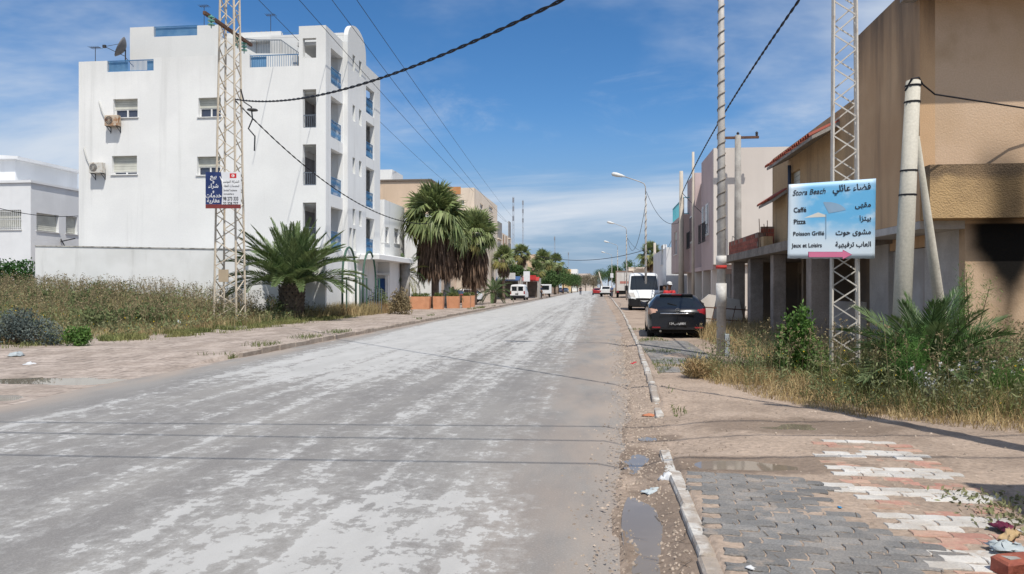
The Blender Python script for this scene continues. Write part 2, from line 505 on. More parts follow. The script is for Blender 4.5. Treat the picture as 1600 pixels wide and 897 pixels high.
# the carriageway
cols = np.linspace(0, 1, 36)
xl = -8.3 + (fnoise(YS, YS * 0, 0.8, 8) - 0.5) * 0.25
xr = road_right(YS)
rx = xl[:, None] * (1 - cols) + xr[:, None] * cols
def road_z(x, y):
    z = (fnoise(x, y, 0.5, 2) - 0.5) * 0.012
    u = (x - rx[:, :1]) / (rx[:, -1:] - rx[:, :1])
    z = z - 0.05 * (u > 0.999) - 0.05 * (u < 0.001)
    return z
tag(grid_sheet('road', rx, YS, road_z, ROAD, smooth=True), kind='structure')

# right verge: gutter, then pavement level behind the kerb, drive-over gap at Y 7..9.7
PUD_R = [((1.20, 6.66), (0.50, 0.19), 0.05), ((0.38, 7.05), (0.11, 0.34), 0.035), ((0.36, 5.0), (0.13, 0.70), 0.045), ((2.15, 8.6), (0.55, 0.28), 0.03), ((0.6, 8.1), (0.12, 0.1), 0.02)]
def verge_z(x, y):
    k = kerb_right(y)
    s = x - k
    gap = sstep(6.7, 7.3, y) * (1 - sstep(9.4, 10.0, y))
    hard = np.where(s > 0.02, 0.088, 0.065 * sstep(-0.40, -0.08, s) - 0.014)
    soft = 0.10 * sstep(-0.45, 0.9, s) - 0.012
    z = hard * (1 - gap) + soft * gap
    z = z + (fnoise(x, y, 2.2, 1) - 0.5) * 0.022 + (fnoise(x, y, 7.0, 5) - 0.5) * 0.013 + (fnoise(x, y, 19.0, 6) - 0.5) * 0.005
    for (cx, cy), (ax, ay), d in PUD_R:
        q = ((x - cx) / ax) ** 2 + ((y - cy) / ay) ** 2
        z = z - d * np.exp(-q * 0.8)
    z = z + 0.10 * sstep(3.4, 5.5, x) * sstep(6.0, 9.0, y)
    # keep the bed just under the paving stones
    pav = (1 - sstep(6.2, 6.42, y + (x - 1) * 0.16)) * sstep(0.0, 0.06, s) * (1 - sstep(1.55, 1.9, x))
    lane = sstep(1.7, 1.85, x) * (1 - sstep(2.6, 2.8, x)) * (1 - sstep(7.7, 8.0, y))
    keep = np.clip(pav + lane, 0, 1) * (1 - gap * (1 - lane))
    bed = 0.0930 + (fnoise(x, y, 3.5, 7) - 0.55) * 0.012 + (fnoise(x, y, 13.0, 9) - 0.5) * 0.005
    return z * (1 - keep) + bed * keep
def wet_margin(mat, spots):
    """soil soaked dark around the standing water"""
    n, l = mat.node_tree.nodes, mat.node_tree.links
    b = n['Principled BSDF']; c = b.inputs['Base Color'].links[0].from_socket
    pos = n.new('ShaderNodeNewGeometry').outputs['Position']
    nz = n.new('ShaderNodeTexNoise'); nz.inputs['Scale'].default_value = 3.5; nz.inputs['Detail'].default_value = 5; l.new(pos, nz.inputs['Vector'])
    tot = None
    for (cx, cy), (ax, ay), d in spots:
        mp = n.new('ShaderNodeMapping'); mp.vector_type = 'POINT'
        mp.inputs['Scale'].default_value = (1 / (ax * 1.9), 1 / (ay * 1.7), 0); mp.inputs['Location'].default_value = (-cx / (ax * 1.9), -cy / (ay * 1.7), 0)
        l.new(pos, mp.inputs[0])
        ln = n.new('ShaderNodeVectorMath'); ln.operation = 'LENGTH'; l.new(mp.outputs[0], ln.inputs[0])
        ad = n.new('ShaderNodeMath'); ad.operation = 'MULTIPLY_ADD'; l.new(nz.outputs['Fac'], ad.inputs[0]); ad.inputs[1].default_value = 0.8; l.new(ln.outputs['Value'], ad.inputs[2])
        r = n.new('ShaderNodeMapRange'); r.interpolation_type = 'SMOOTHSTEP'; r.inputs[1].default_value = 1.75; r.inputs[2].default_value = 1.25; l.new(ad.outputs[0], r.inputs[0])
        if tot is None:
            tot = r.outputs[0]
        else:
            m_ = n.new('ShaderNodeMath'); m_.operation = 'MAXIMUM'; l.new(tot, m_.inputs[0]); l.new(r.outputs[0], m_.inputs[1]); tot = m_.outputs[0]
    sc = n.new('ShaderNodeMath'); sc.operation = 'MULTIPLY'; l.new(tot, sc.inputs[0]); sc.inputs[1].default_value = 0.62
    x = n.new('ShaderNodeMixRGB'); l.new(sc.outputs[0], x.inputs[0]); l.new(c, x.inputs[1]); x.inputs[2].default_value = (0.13, 0.095, 0.07, 1)
    l.new(x.outputs[0], b.inputs['Base Color'])
wet_margin(SAND, PUD_R)
so_ = np.concatenate([np.linspace(-1.1, -0.02, 24), [0.0, 0.03, 0.06], np.linspace(0.1, 4.6, 110), np.linspace(4.8, 26, 30)])
ysv = YS[YS < 200]
vx = kerb_right(ysv)[:, None] + so_[None, :]
tag(grid_sheet('dirt_verge', vx, ysv, lambda x, y: verge_z(x, y) - 0.05 * (x < road_right(y) - 0.04), SAND), kind='structure')
for (cx, cy), (ax, ay), d in PUD_R:
    lvl = float(verge_z(np.array([cx]), np.array([cy]))[0]) + d * (0.55 if d == 0.05 else 0.33)
    p = MB()
    nn = 40
    mx = float(kerb_right(cy))
    cl_ = (lambda x_: max(x_, mx + .04)) if cx > 0.9 else (lambda x_: min(x_, mx - .10))
    p.add([(cl_(cx + ax * 1.7 * math.cos(t * 2 * math.pi / nn)), cy + ay * 1.7 * math.sin(t * 2 * math.pi / nn), lvl) for t in range(nn)], [tuple(range(nn))])
    tag(p.build('puddle_water', WATER), kind='structure')

# left side: pavement, then the overgrown lot that rises gently
PUD_L = [((-9.6, 11.9), (1.3, 0.42), 0.05), ((-8.9, 10.2), (0.9, 0.4), 0.03)]
def left_z(x, y):
    k = kerb_left(y)
    s = k - x
    up = sstep(13.5, 17.5, y)
    z = 0.12 * up * (s > 0.1) - 0.01
    z = z + 0.65 * sstep(5.0, 18.0, s) * sstep(12, 24, y)
    z = z + (fnoise(x, y, 0.9, 12) - 0.5) * 0.05 * sstep(0.1, 1.0, s) + (fnoise(x, y, 4.0, 13) - 0.5) * 0.015
    for (cx, cy), (ax, ay), d in PUD_L:
        z = z - d * np.exp(-(((x - cx) / ax) ** 2 + ((y - cy) / ay) ** 2))
    return z
lo_ = np.concatenate([np.linspace(-0.5, 0.08, 10), np.linspace(0.12, 5.0, 50), np.linspace(5.3, 80, 60)])
ysl = YS[(YS > 3) & (YS < 200)]
lx = kerb_left(ysl)[:, None] - lo_[None, ::-1]
PAVE_L = M('dusty_pavement_slabs', (0.42, 0.35, 0.30), (0.30, 0.245, 0.205), scale=1.6, stretch=(1, .6, 1), bump=0.8, bscale=9, fine=0.22, fscale=12, speck=(0.20, 0.17, 0.14), pscale=3.0, plo=0.66, pamt=0.45, joints=(.6, .4, .03, (.17, .14, .12)))
tag(grid_sheet('dirt_verge_left', lx, ysl, left_z, PAVE_L), kind='structure')
for (cx, cy), (ax, ay), d in PUD_L:
    lvl = float(left_z(np.array([cx]), np.array([cy]))[0]) + d * 0.62
    p = MB(); nn = 40
    p.add([(cx + ax * 1.5 * math.cos(t * 2 * math.pi / nn), cy + ay * 1.5 * math.sin(t * 2 * math.pi / nn), lvl) for t in range(nn)], [tuple(range(nn))])
    tag(p.build('puddle_water', WATER), kind='structure')

# kerb stones
def kerb(name, f, y0, y1, side, mat, L=0.98, gap=None, jit=0.012, top=0.105):
    root = tag(thing(name, None, None, (float(f(y0)), y0, 0)), kind='structure')
    y = y0
    r = random.Random(hash(name) % 1000)
    while y < y1:
        if gap and gap[0] < y + L / 2 < gap[1]:
            y += L + 0.01; continue
        if y < 60:
            x = float(f(y + L / 2)); a = math.atan2(float(f(y + L)) - float(f(y)), L)
            mb = MB(); w = 0.105
            mb.cbox(-w, 0.0, -L / 2, L / 2, -0.18, 0, 0.016)
            # chip the top a little
            mb.v = [(vx_ + r.uniform(-.006, .006), vy_ + r.uniform(-.004, .004), vz_ + (r.uniform(-.014, .002) if vz_ > -0.05 else 0)) for vx_, vy_, vz_ in mb.v]
            o = mb.build('kerb_stone', mat, root)
            o.location = (x - root.location.x + (0.02 if side > 0 else 0.11) + r.uniform(-jit, jit), y + L / 2 - y0, top + r.uniform(-jit, jit) - (0.055 * float(sstep(gap[0] - 1.2, gap[0], y + L / 2) * (1 - sstep(gap[1], gap[1] + 1.2, y + L / 2))) if gap else 0))
            o.rotation_euler = (r.uniform(-.008, .008), r.uniform(-.02, .02), -a + r.uniform(-.012, .012))
        y += L + 0.01
    mb = MB(); ys = np.arange(max(y0, 60), y1, 4.0)
    for a, b_ in zip(ys[:-1], ys[1:]):
        xa, xb = float(f(a)), float(f(b_))
        o1 = 0.02 if side > 0 else 0.11
        vs = []
        for (xx, yy_) in ((xa, a), (xb, b_)):
            vs += [(xx - 0.13 + o1, yy_, -0.1), (xx + o1, yy_, -0.1), (xx + o1, yy_, top), (xx - 0.13 + o1, yy_, top)]
        mb.add(vs, [(0, 1, 5, 4), (1, 2, 6, 5), (2, 3, 7, 6), (3, 0, 4, 7)])
    if mb.v:
        tag(mb.build('kerb_stones_far', mat, root, off=root.location), kind='stuff')
    return root
kerb('kerb', kerb_right, 2.4, 180, 1, KERBW, gap=(6.9, 9.6))
kerb('kerb_left', kerb_left, 16.4, 180, -1, KERBG, jit=0.02, top=0.13)

# interlocking paving stones: a charcoal field and a lane striped white and brick red
def paver_mesh(name, mat, L=0.222, Wd=0.109):
    a, g_ = 0.010, 0.004
    out = [(-L / 2, -Wd / 2), (-L / 4, -Wd / 2 - a), (L / 4, -Wd / 2 + a), (L / 2, -Wd / 2), (L / 2 + a, 0), (L / 2, Wd / 2), (L / 4, Wd / 2 + a), (-L / 4, Wd / 2 - a), (-L / 2, Wd / 2), (-L / 2 + a, 0)]
    out = [(x * (1 - g_ / L), y * (1 - g_ / Wd)) for x, y in out]
    ins = [(x * 0.965, y * 0.93) for x, y in out]
    n = len(out)
    vs = [(x, y, -0.05) for x, y in out] + [(x, y, -0.005) for x, y in out] + [(x, y, 0.0) for x, y in ins]
    fs = [tuple(range(2 * n, 3 * n))]
    for k in (0, n):
        fs += [(k + i, k + (i + 1) % n, k + n + (i + 1) % n, k + n + i) for i in range(n)]
    me = bpy.data.meshes.new(name); me.from_pydata(vs, [], fs); me.materials.append(mat)
    return me
PDARK = M('charcoal_paver', (0.185, 0.182, 0.178), (0.25, 0.235, 0.22), scale=4, bump=0.6, bscale=60, fine=0.2, fscale=70, island=0.20, speck=(0.36, 0.30, 0.25), pscale=6, plo=0.58, pamt=0.55)
PWHITE = M('white_paver', (0.58, 0.56, 0.525), (0.47, 0.435, 0.39), scale=4, bump=0.4, bscale=60, fine=0.08, fscale=60, island=0.12, speck=(0.42, 0.33, 0.26), pscale=7, plo=0.62, pamt=0.6)
PRED = M('brick_red_paver', (0.40, 0.215, 0.17), (0.42, 0.29, 0.22), scale=4, bump=0.4, bscale=60, fine=0.12, island=0.15, speck=(0.42, 0.32, 0.24), pscale=5, plo=0.52, pamt=0.8)
pav_root = tag(thing('paved_path', None, None, (1.5, 5.0, 0.1)), kind='structure')
meD, meW, meR = paver_mesh('paver', PDARK), paver_mesh('paver', PWHITE), paver_mesh('paver', PRED)
def lay(me, x, y, rot, sink):
    o = bpy.data.objects.new('paver', me); COL.objects.link(o); o.parent = pav_root
    o.location = (x - 1.5, y - 5.0, rnd.uniform(-0.003, 0.003) - sink)
    o.rotation_euler = (rnd.uniform(-.014, .014), rnd.uniform(-.010, .010), rot + rnd.uniform(-.012, .012))
ca, sa = math.cos(R(-7)), math.sin(R(-7))
for i in range(-26, 4):
    for j in range(-3, 8):
        u = j * 0.226 + (0.113 if i % 2 else 0); v = i * 0.113
        x, y = 0.9 + u * ca - v * sa, 6.1 + u * sa + v * ca
        lim = 1.68 + 0.10 * math.sin(y * 3.1) + rnd.uniform(-0.1, 0.1) + (0.12 if y < 4.7 else 0)
        if x - 0.085 < float(kerb_right(y)) or x > lim or y < 3.3 or y > 6.30 + (x - 1) * -0.16:
            continue
        lay(meD, x, y, R(-7), 0.0)
for (x, y) in ((1.83, 5.86), (1.79, 5.98)):
    lay(meW, x, y, R(-7), 0.0)
ca, sa = math.cos(R(-3)), math.sin(R(-3))
for i in range(-12, 33):
    for j in range(0, 4):
        u = j * 0.226 + (0.113 if i % 2 else 0); v = i * 0.113
        x, y = 1.86 + u * ca - v * sa, 4.32 + u * sa + v * ca
        if y < 3.35 or (y > 7.0 and rnd.random() < 0.25) or y > 7.75:
            continue
        white = (i % 6) in (0, 1, 2)
        if rnd.random() < (0.06 if white else 0.12):
            continue
        lay(meW if white else meR, x + rnd.uniform(-.004, .004), y, R(-3), 0.0 if white else 0.003 + rnd.uniform(0, 0.005))

# charcoal pavers again farther along, by the parked car: too small to pick apart
def far_pavers(x0, x1, y0, y1):
    me = meD; base = np.array([v.co[:] for v in me.vertices]); fc = [tuple(p.vertices) for p in me.polygons]
    vs, fs = [], []; k = 0
    r = random.Random(5)
    yv = y0
    while yv < y1:
        xv = x0 + (.113 if k % 2 else 0)
        while xv < x1:
            if float(fnoise(xv, yv, 1.1, 77)) > .25:
                o = len(vs)
                vs += [(p[0] + xv, p[1] + yv, p[2] + .101 + r.uniform(-.003, .003)) for p in base]
                fs += [tuple(i + o for i in f) for f in fc]
            xv += .226
        yv += .113; k += 1
    m2 = bpy.data.meshes.new('paver_field'); m2.from_pydata([(a - 1.5, b - 5.0, c - .1) for a, b, c in vs], [], fs); m2.materials.append(PDARK)
    ob = bpy.data.objects.new('paver_field', m2); COL.objects.link(ob); ob.parent = pav_root
    tag(ob, kind='stuff')
far_pavers(1.15, 2.3, 13.6, 21.5)

# ================================================================== BUILDINGS
def part(root, name, mat, fn, parent=None, smooth=False):
    mb = MB(); fn(mb)
    return mb.build(name, mat, parent or root, off=tuple(root.location), smooth=smooth)

def window(root, axis, plane, u0, u1, v0, v1, inward, shut=0.45, mull=1, frame=FRAMEW, glass=DARKGLASS, shutter=SHUTTER, depth=0.22, sill=True, fw=0.05):
    """recessed window: frame > pane, shutter, sill. inward: +1/-1 sign of the way into the wall along axis"""
    P = (lambda u, v, w: (plane + w * inward, u, v)) if axis == 'x' else (lambda u, v, w: (u, plane + w * inward, v))
    def bx(mb, a, b, c, d, w0, w1):
        p, q = P(a, c, w0), P(b, d, w1)
        mb.box(min(p[0], q[0]), max(p[0], q[0]), min(p[1], q[1]), max(p[1], q[1]), min(p[2], q[2]), max(p[2], q[2]))
    top = v1 - (v1 - v0) * shut
    mb = MB()
    d0 = depth
    bx(mb, u0, u0 + fw, v0, top, d0 - .05, d0 + .02); bx(mb, u1 - fw, u1, v0, top, d0 - .05, d0 + .02)
    bx(mb, u0 + fw, u1 - fw, v0, v0 + fw, d0 - .05, d0 + .02); bx(mb, u0 + fw, u1 - fw, top - fw, top, d0 - .05, d0 + .02)
    for k in range(mull):
        c = u0 + (u1 - u0) * (k + 1) / (mull + 1)
        bx(mb, c - fw * .8, c + fw * .8, v0 + fw, top - fw, d0 - .05, d0 + .02)
    f = mb.build('window', frame, root, off=tuple(root.location))
    mb = MB(); bx(mb, u0 + fw * .5, u1 - fw * .5, v0 + fw * .5, top - fw * .5, d0, d0 + .012)
    mb.build('pane', glass, f, off=tuple(root.location))
    if shut > 0.02:
        mb = MB(); n = max(2, int((v1 - top) / 0.12))
        for k in range(n):
            a = top + (v1 - top) * k / n; b = top + (v1 - top) * (k + 1) / n
            bx(mb, u0, u1, a, b - 0.012, d0 - .07, d0 - .02)
        bx(mb, u0, u1, top, v1, d0 - .045, d0 - .03)
        mb.build('shutter', shutter, f, off=tuple(root.location))
    if sill:
        mb = MB(); bx(mb, u0 - .06, u1 + .06, v0 - .05, v0 - .003, -.06, d0 + .05)
        mb.build('sill', frame, f, off=tuple(root.location))
    return f

def railing(root, a, b, z0, z1, mat=BLUERAIL, step=0.11, name='railing', bars=0.018, fancy=False):
    mb = MB(); a = Vector((a[0], a[1], 0)); b = Vector((b[0], b[1], 0)); L = (b - a).length
    for z in (z0 + 0.04, z1):
        mb.bar(a + Vector((0, 0, z)), b + Vector((0, 0, z)), 0.04)
    n = max(2, int(L / step))
    for k in range(n + 1):
        p = a.lerp(b, k / n)
        mb.bar(p + Vector((0, 0, z0)), p + Vector((0, 0, z1)), bars)
        if fancy and k < n:
            q = a.lerp(b, (k + 1) / n)
            mb.bar(p + Vector((0, 0, z0 + 0.06)), q + Vector((0, 0, z0 + (z1 - z0) * .5)), bars)
            mb.bar(q + Vector((0, 0, z0 + (z1 - z0) * .5)), p + Vector((0, 0, z1 - 0.03)), bars)
    return mb.build(name, mat, root, off=tuple(root.location))

# ------------------------------------------------------------------ white apartment block on the left
Y0 = 38.0
XL, XR = XatY(123, Y0), XatY(509, Y0)          # gable towards the camera
Xb = XatY(467, Y0)
YT0, YT1, Y1 = YatX(536, XR), 43.97, YatX(594, XR)
XT = XR + 0.27
apt = thing('apartment_block', 'white four storey apartment block with blue balcony railings behind the date palm', 'building', (XL, Y0, 0))
gz = lambda px, py: zat(py, XatY(px, Y0), Y0)
PAR = gz(180, 95); TOP = gz(480, 41)
ROOF = gz(180, 112) - 0.25
wins = []
for (a, b, c, d) in ((177, 215, 155, 184), (310, 345, 153, 183), (175, 214, 244, 273), (308, 344, 245, 274)):
    wins.append((XatY(a, Y0), XatY(b, Y0), gz((a + b) / 2, d), gz((a + b) / 2, c)))
sideop = [(XatY(473, Y0), XatY(494, Y0), gz(484, d), gz(484, c)) for c, d in ((140, 200), (226, 290), (317, 376), (60, 91))]
r1 = (XatY(167, Y0), XatY(240, Y0), gz(200, 112), PAR)
r2 = (XatY(390, Y0), Xb, gz(430, 110), PAR)
def gable(mb):
    mb.wall('y', Y0, 0.32, XL, r1[0], 0, PAR, [])
    mb.wall('y', Y0, 0.32, r1[0], r1[1], 0, r1[2], [wins[0], wins[2]] if False else [])
    return mb
mb = MB()
mb.wall('y', Y0, 0.3, XL, Xb, -0.2, ROOF + 0.2, wins)
mb.wall('y', Y0, 0.3, XL, r1[0], ROOF + 0.2, PAR)
mb.wall('y', Y0, 0.3, r1[0], r1[1], ROOF + 0.2, r1[2])
mb.wall('y', Y0, 0.3, r1[1], r2[0], ROOF + 0.2, PAR + 0.08)
mb.wall('y', Y0, 0.3, r2[0], r2[1], ROOF + 0.2, r2[2])
mb.wall('y', Y0, 0.3, Xb, XR, -0.2, TOP, sideop)
mb.build('gable_wall', WHITE, apt, off=tuple(apt.location))
# street side: piers, beams and loggias
def oz(px, py, X):
    return zat(py, X, YatX(px, X))
lv = [(oz(526, 362, XR), oz(517, 323, XR)), (oz(526, 278, XR), oz(517, 232, XR)), (oz(526, 190, XR), oz(517, 150, XR)), (oz(526, 108, XR), oz(517, 75, XR))]
lv = [(a - 1.0, b) for a, b in lv]               # floor of the loggia, head of the opening
ya, yb = YatX(517, XR), YT0 - 0.05
yc, yd = 44.35, YatX(585, XR)
holes_a = [(ya, yb, f, h) for f, h in lv]
holes_b = [(yc, yd, f, h) for f, h in lv[:3]] + [(yc, yd, lv[3][0] - 0.15, lv[3][1] - 0.4)]
mb = MB()
mb.wall('x', XR, -0.3, Y0 + 0.3, YT0, -0.2, TOP, [h for h in holes_a])
mb.wall('x', XR, -0.3, YT1, Y1, -0.2, TOP - 0.1, [h for h in holes_b])
mb.build('street_wall', WHITE, apt, off=tuple(apt.location))
# stair tower with round-headed top and slit windows
prof = [(YT0, -0.2), (YT1, -0.2), (YT1, TOP)]
for k in range(1, 14):
    t = math.pi * k / 14
    prof.append(((YT0 + YT1) / 2 + (YT1 - YT0) / 2 * math.cos(t), TOP + 1.30 * math.sin(t) ** 0.8))
prof.append((YT0, TOP))
slits = []
for row in ((87, 112), (165, 190), (247, 272), (327, 352)):
    for (a, b) in ((551, 555), (561, 565)):
        slits.append((YatX(a, XT), YatX(b, XT), zat(row[1], XT, YatX(553, XT)), zat(row[0], XT, YatX(553, XT))))
slits.append((YatX(546, XT), YatX(550, XT), zat(392, XT, YatX(550, XT)), zat(357, XT, YatX(550, XT))))
slits.append((YatX(552, XT), YatX(556, XT), zat(392, XT, YatX(550, XT)), zat(357, XT, YatX(550, XT))))
mb = MB()
mb.wall('x', XT, -0.25, YT0, YT1, -0.2, TOP, slits)
mb.prism(prof[2:], lambda u, v, w: (w, u, v), XT - 0.25, XT)
mb.wall('y', YT0, 0.25, XT - 4.5, XT - 0.25, -0.2, TOP + 0.35)
mb.wall('y', YT1 - 0.25, 0.25, XT - 4.5, XT - 0.25, -0.2, TOP + 0.35)
mb.box(XT - 4.5, XT - 0.25, YT0, YT1, TOP + 0.36, TOP + 0.5)
mb.build('stair_tower', WHITE, apt, off=tuple(apt.location))
SLIT = M('green_glazed_slit', (0.10, 0.16, 0.15), (0.14, 0.2, 0.2), rough=0.3)
for s in slits:
    part(apt, 'slit_window', SLIT, lambda mb: mb.box(XT - 0.2, XT - 0.15, s[0] - .01, s[1] + .01, s[2] - .01, s[3] + .01))
# far walls, roof, loggia interiors
mb = MB()
mb.wall('y', Y1 - 0.3, 0.3, XL, XR - 0.3, -0.2, PAR)
mb.wall('x', XL, 0.3, Y0 + 0.3, Y1 - 0.3, -0.2, PAR)
mb.build('rear_walls', WHITE, apt, off=tuple(apt.location))
part(apt, 'roof_slab', CONC, lambda mb: mb.box(XL + .3, XR - 1.95, Y0 + .3, Y1 - .3, ROOF - 0.2, ROOF))
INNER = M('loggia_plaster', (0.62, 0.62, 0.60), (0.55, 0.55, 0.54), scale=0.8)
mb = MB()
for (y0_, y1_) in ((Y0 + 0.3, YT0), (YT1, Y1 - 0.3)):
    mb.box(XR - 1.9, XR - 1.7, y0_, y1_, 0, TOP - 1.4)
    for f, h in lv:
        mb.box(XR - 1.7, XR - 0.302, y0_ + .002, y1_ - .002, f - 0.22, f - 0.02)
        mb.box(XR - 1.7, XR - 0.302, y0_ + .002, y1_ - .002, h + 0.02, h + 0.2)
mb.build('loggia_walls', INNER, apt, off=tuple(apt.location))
DOORB = M('brown_grey_shutter_door', (0.19, 0.18, 0.18), (0.14, 0.13, 0.13), rough=0.5)
for (f, h) in lv[:3]:
    for yy_ in ((ya + 0.35, yb + 0.1), (yc + 0.2, yd + 0.2)):
        part(apt, 'balcony_door', DOORB, lambda mb: mb.box(XR - 1.705, XR - 1.64, yy_[0], yy_[1], f, f + 2.1))
    railing(apt, (XR - 0.12, ya), (XR - 0.12, yb), f, f + 0.95, fancy=True, step=0.16, bars=0.022)
    railing(apt, (XR - 0.12, yc), (XR - 0.12, yd), f, f + 0.95, fancy=True, step=0.16, bars=0.022)
railing(apt, (XR - 0.12, ya), (XR - 0.12, yb), lv[3][0], lv[3][0] + 0.95, fancy=True, step=0.16, bars=0.022)
railing(apt, (XR - 0.12, yc), (XR - 0.12, yd), lv[3][0] - .1, lv[3][0] + 0.85, fancy=True, step=0.16, bars=0.022)
GREYRAIL = M('grey_blue_iron', (0.16, 0.19, 0.23), rough=0.5)
for s in sideop[:3]:
    railing(apt, (s[0], Y0 + 0.12), (s[1], Y0 + 0.12), s[2], s[2] + 0.68, GREYRAIL, step=0.1)
for w, sh in zip(wins, (0.52, 0.5, 0.82, 0.52)):
    window(apt, 'y', Y0, *w, 1, shut=sh, depth=0.26)
railing(apt, (r1[0], Y0 + 0.1), (r1[1], Y0 + 0.1), r1[2], PAR, step=0.07)
railing(apt, (r2[0], Y0 + 0.1), (r2[1], Y0 + 0.1), r2[2], PAR, step=0.12)
BLUEPANEL = M('faded_blue_panel', (0.14, 0.30, 0.50), (0.20, 0.36, 0.54), rough=0.6)
part(apt, 'parapet_panel', BLUEPANEL, lambda mb: mb.box(r1[0] + .02, r1[0] + 1.1, Y0 + .16, Y0 + .19, r1[2], PAR - .03))
part(apt, 'parapet_panel', BLUEPANEL, lambda mb: mb.box(r1[1] - .45, r1[1] - .02, Y0 + .16, Y0 + .19, r1[2], PAR - .03))
part(apt, 'parapet_panel', BLUEPANEL, lambda mb: mb.box(r2[0] + .02, r2[0] + 0.85, Y0 + .16, Y0 + .19, r2[2], PAR - .03))
# roof storey, stair wall and its railing
YU = 42.0
ux = lambda px: XatY(px, YU)
uz = lambda px, py: zat(py, ux(px), YU)
XU0, XU1 = ux(203), ux(310)
utop = uz(240, 42)
mb = MB()
mb.wall('y', YU, 0.25, XU0, ux(240), ROOF, utop)
mb.wall('y', YU, 0.25, ux(240), ux(308), ROOF, uz(270, 57))
mb.wall('y', YU, 0.25, ux(308), ux(345), ROOF, uz(320, 40))
mb.wall('x', XU0, 0.25, YU + .25, Y1 - 1, ROOF, utop)
mb.box(XU0 + .25, XR - 2.5, YU + .25, Y1 - 1, uz(270, 60) - 0.3, uz(270, 60) - .05)
mb.box(ux(345), ux(432), YU + 0.6, YU + 0.9, ROOF, uz(400, 45))
mb.build('roof_storey', WHITE, apt, off=tuple(apt.location))
railing(apt, (ux(240), YU + .1), (ux(308), YU + .1), uz(270, 57), utop, step=0.07)
part(apt, 'parapet_panel', BLUEPANEL, lambda mb: mb.box(ux(240) + .02, ux(308) - .02, YU + .16, YU + .19, uz(270, 57), utop - .04))
railing(apt, (ux(432), YU + .7), (ux(467), YU + .7), uz(450, 62), uz(450, 45), step=0.9)
YS2 = 40.2
sx = lambda px: XatY(px, YS2)
sz_ = lambda px, py: zat(py, sx(px), YS2)
mb = MB()
st = [(sx(335), ROOF), (sx(467), ROOF), (sx(467), sz_(467, 90)), (sx(445), sz_(445, 84)), (sx(400), sz_(400, 84)), (sx(372), sz_(372, 68)), (sx(335), sz_(335, 60))]
mb.prism(st, lambda u, v, w: (u, w, v), YS2, YS2 + 0.2)
mb.build('roof_stair_wall', WHITE, apt, off=tuple(apt.location))
mb = MB()
def srail(p0, p1, h0, h1):
    a, b = Vector((p0[0], YS2 + .1, p0[1])), Vector((p1[0], YS2 + .1, p1[1]))
    n = max(3, int((b - a).length / 0.09))
    for k in range(n + 1):
        q = a.lerp(b, k / n); h = h0 + (h1 - h0) * k / n
        mb.bar(q, q + Vector((0, 0, h)), 0.02)
    mb.bar(a + Vector((0, 0, h0)), b + Vector((0, 0, h1)), 0.045)
srail((sx(366), sz_(366, 65)), (sx(400), sz_(400, 84)), 0.25, 0.78)
srail((sx(400), sz_(400, 84)), (sx(438), sz_(438, 84)), 0.78, 0.78)
srail((sx(438), sz_(438, 84)), (sx(467), sz_(467, 90)), 0.78, 0.25)
mb.build('stair_railing', GREYRAIL, apt, off=tuple(apt.location))
# pergola frame on the roof
mb = MB()
pz = uz(400, 33)
for px in (372, 398):
    mb.bar((ux(px), YU + 2, uz(px, 62)), (ux(px), YU + 2, pz), 0.09)
mb.bar((ux(366), YU + 2, pz), (ux(402), YU + 2, pz), 0.07)
for k in range(5):
    mb.bar((ux(368 + k * 8), YU + 2, pz + .06), (ux(368 + k * 8) + 0.4, YU + 4.5, pz + .06), 0.05)
mb.build('roof_pergola', M('old_roof_timber', (0.35, 0.31, 0.27)), apt, off=tuple(apt.location))
# entrance canopy, columns, door
zc = 3.2
mb = MB()
mb.cbox(XR - 0.2, XR + 1.6, 42.2, 50.5, zc, zc + 0.32, 0.05)
mb.build('entrance_canopy', WHITE, apt, off=tuple(apt.location))
mb = MB(); mb.box(XR - 0.2, XR + 0.75, 47.4, 50.3, -0.2, zc - 0.003); mb.build('entrance_lobby', WHITE, apt, off=tuple(apt.location))
part(apt, 'entrance_column', CONC, lambda mb: mb.lathe([(0.32, -0.1), (0.32, zc - .003)], (XR + 1.1, 50.0, 0), 20), smooth=True)
part(apt, 'door', M('blue_door', (0.03, 0.10, 0.28), rough=0.4), lambda mb: mb.box(XR - 0.1, XR + 0.45, 47.33, 47.38, 0.0, 2.15))
part(apt, 'door_surround', WHITE, lambda mb: (mb.box(XR - .35, XR - 0.15, 47.15, 47.4, 0, 2.35), mb.box(XR + 0.52, XR + .72, 47.15, 47.4, 0, 2.35), mb.box(XR - .5, XR + .85, 47.05, 47.4, 2.355, 2.5)))
part(apt, 'garden_wall', WHITE, lambda mb: (mb.box(XR - 1.0, XR + 0.9, 41.0, 41.2, -0.2, 2.4), mb.box(XR - 1.05, XR + .95, 40.95, 41.25, 2.41, 2.5)))
part(apt, 'garden_gate', GREYRAIL, lambda mb: [mb.bar((XR + 0.95 + k * .14, 41.1, 0), (XR + .95 + k * .14, 41.1, 1.5), .03) for k in range(9)])

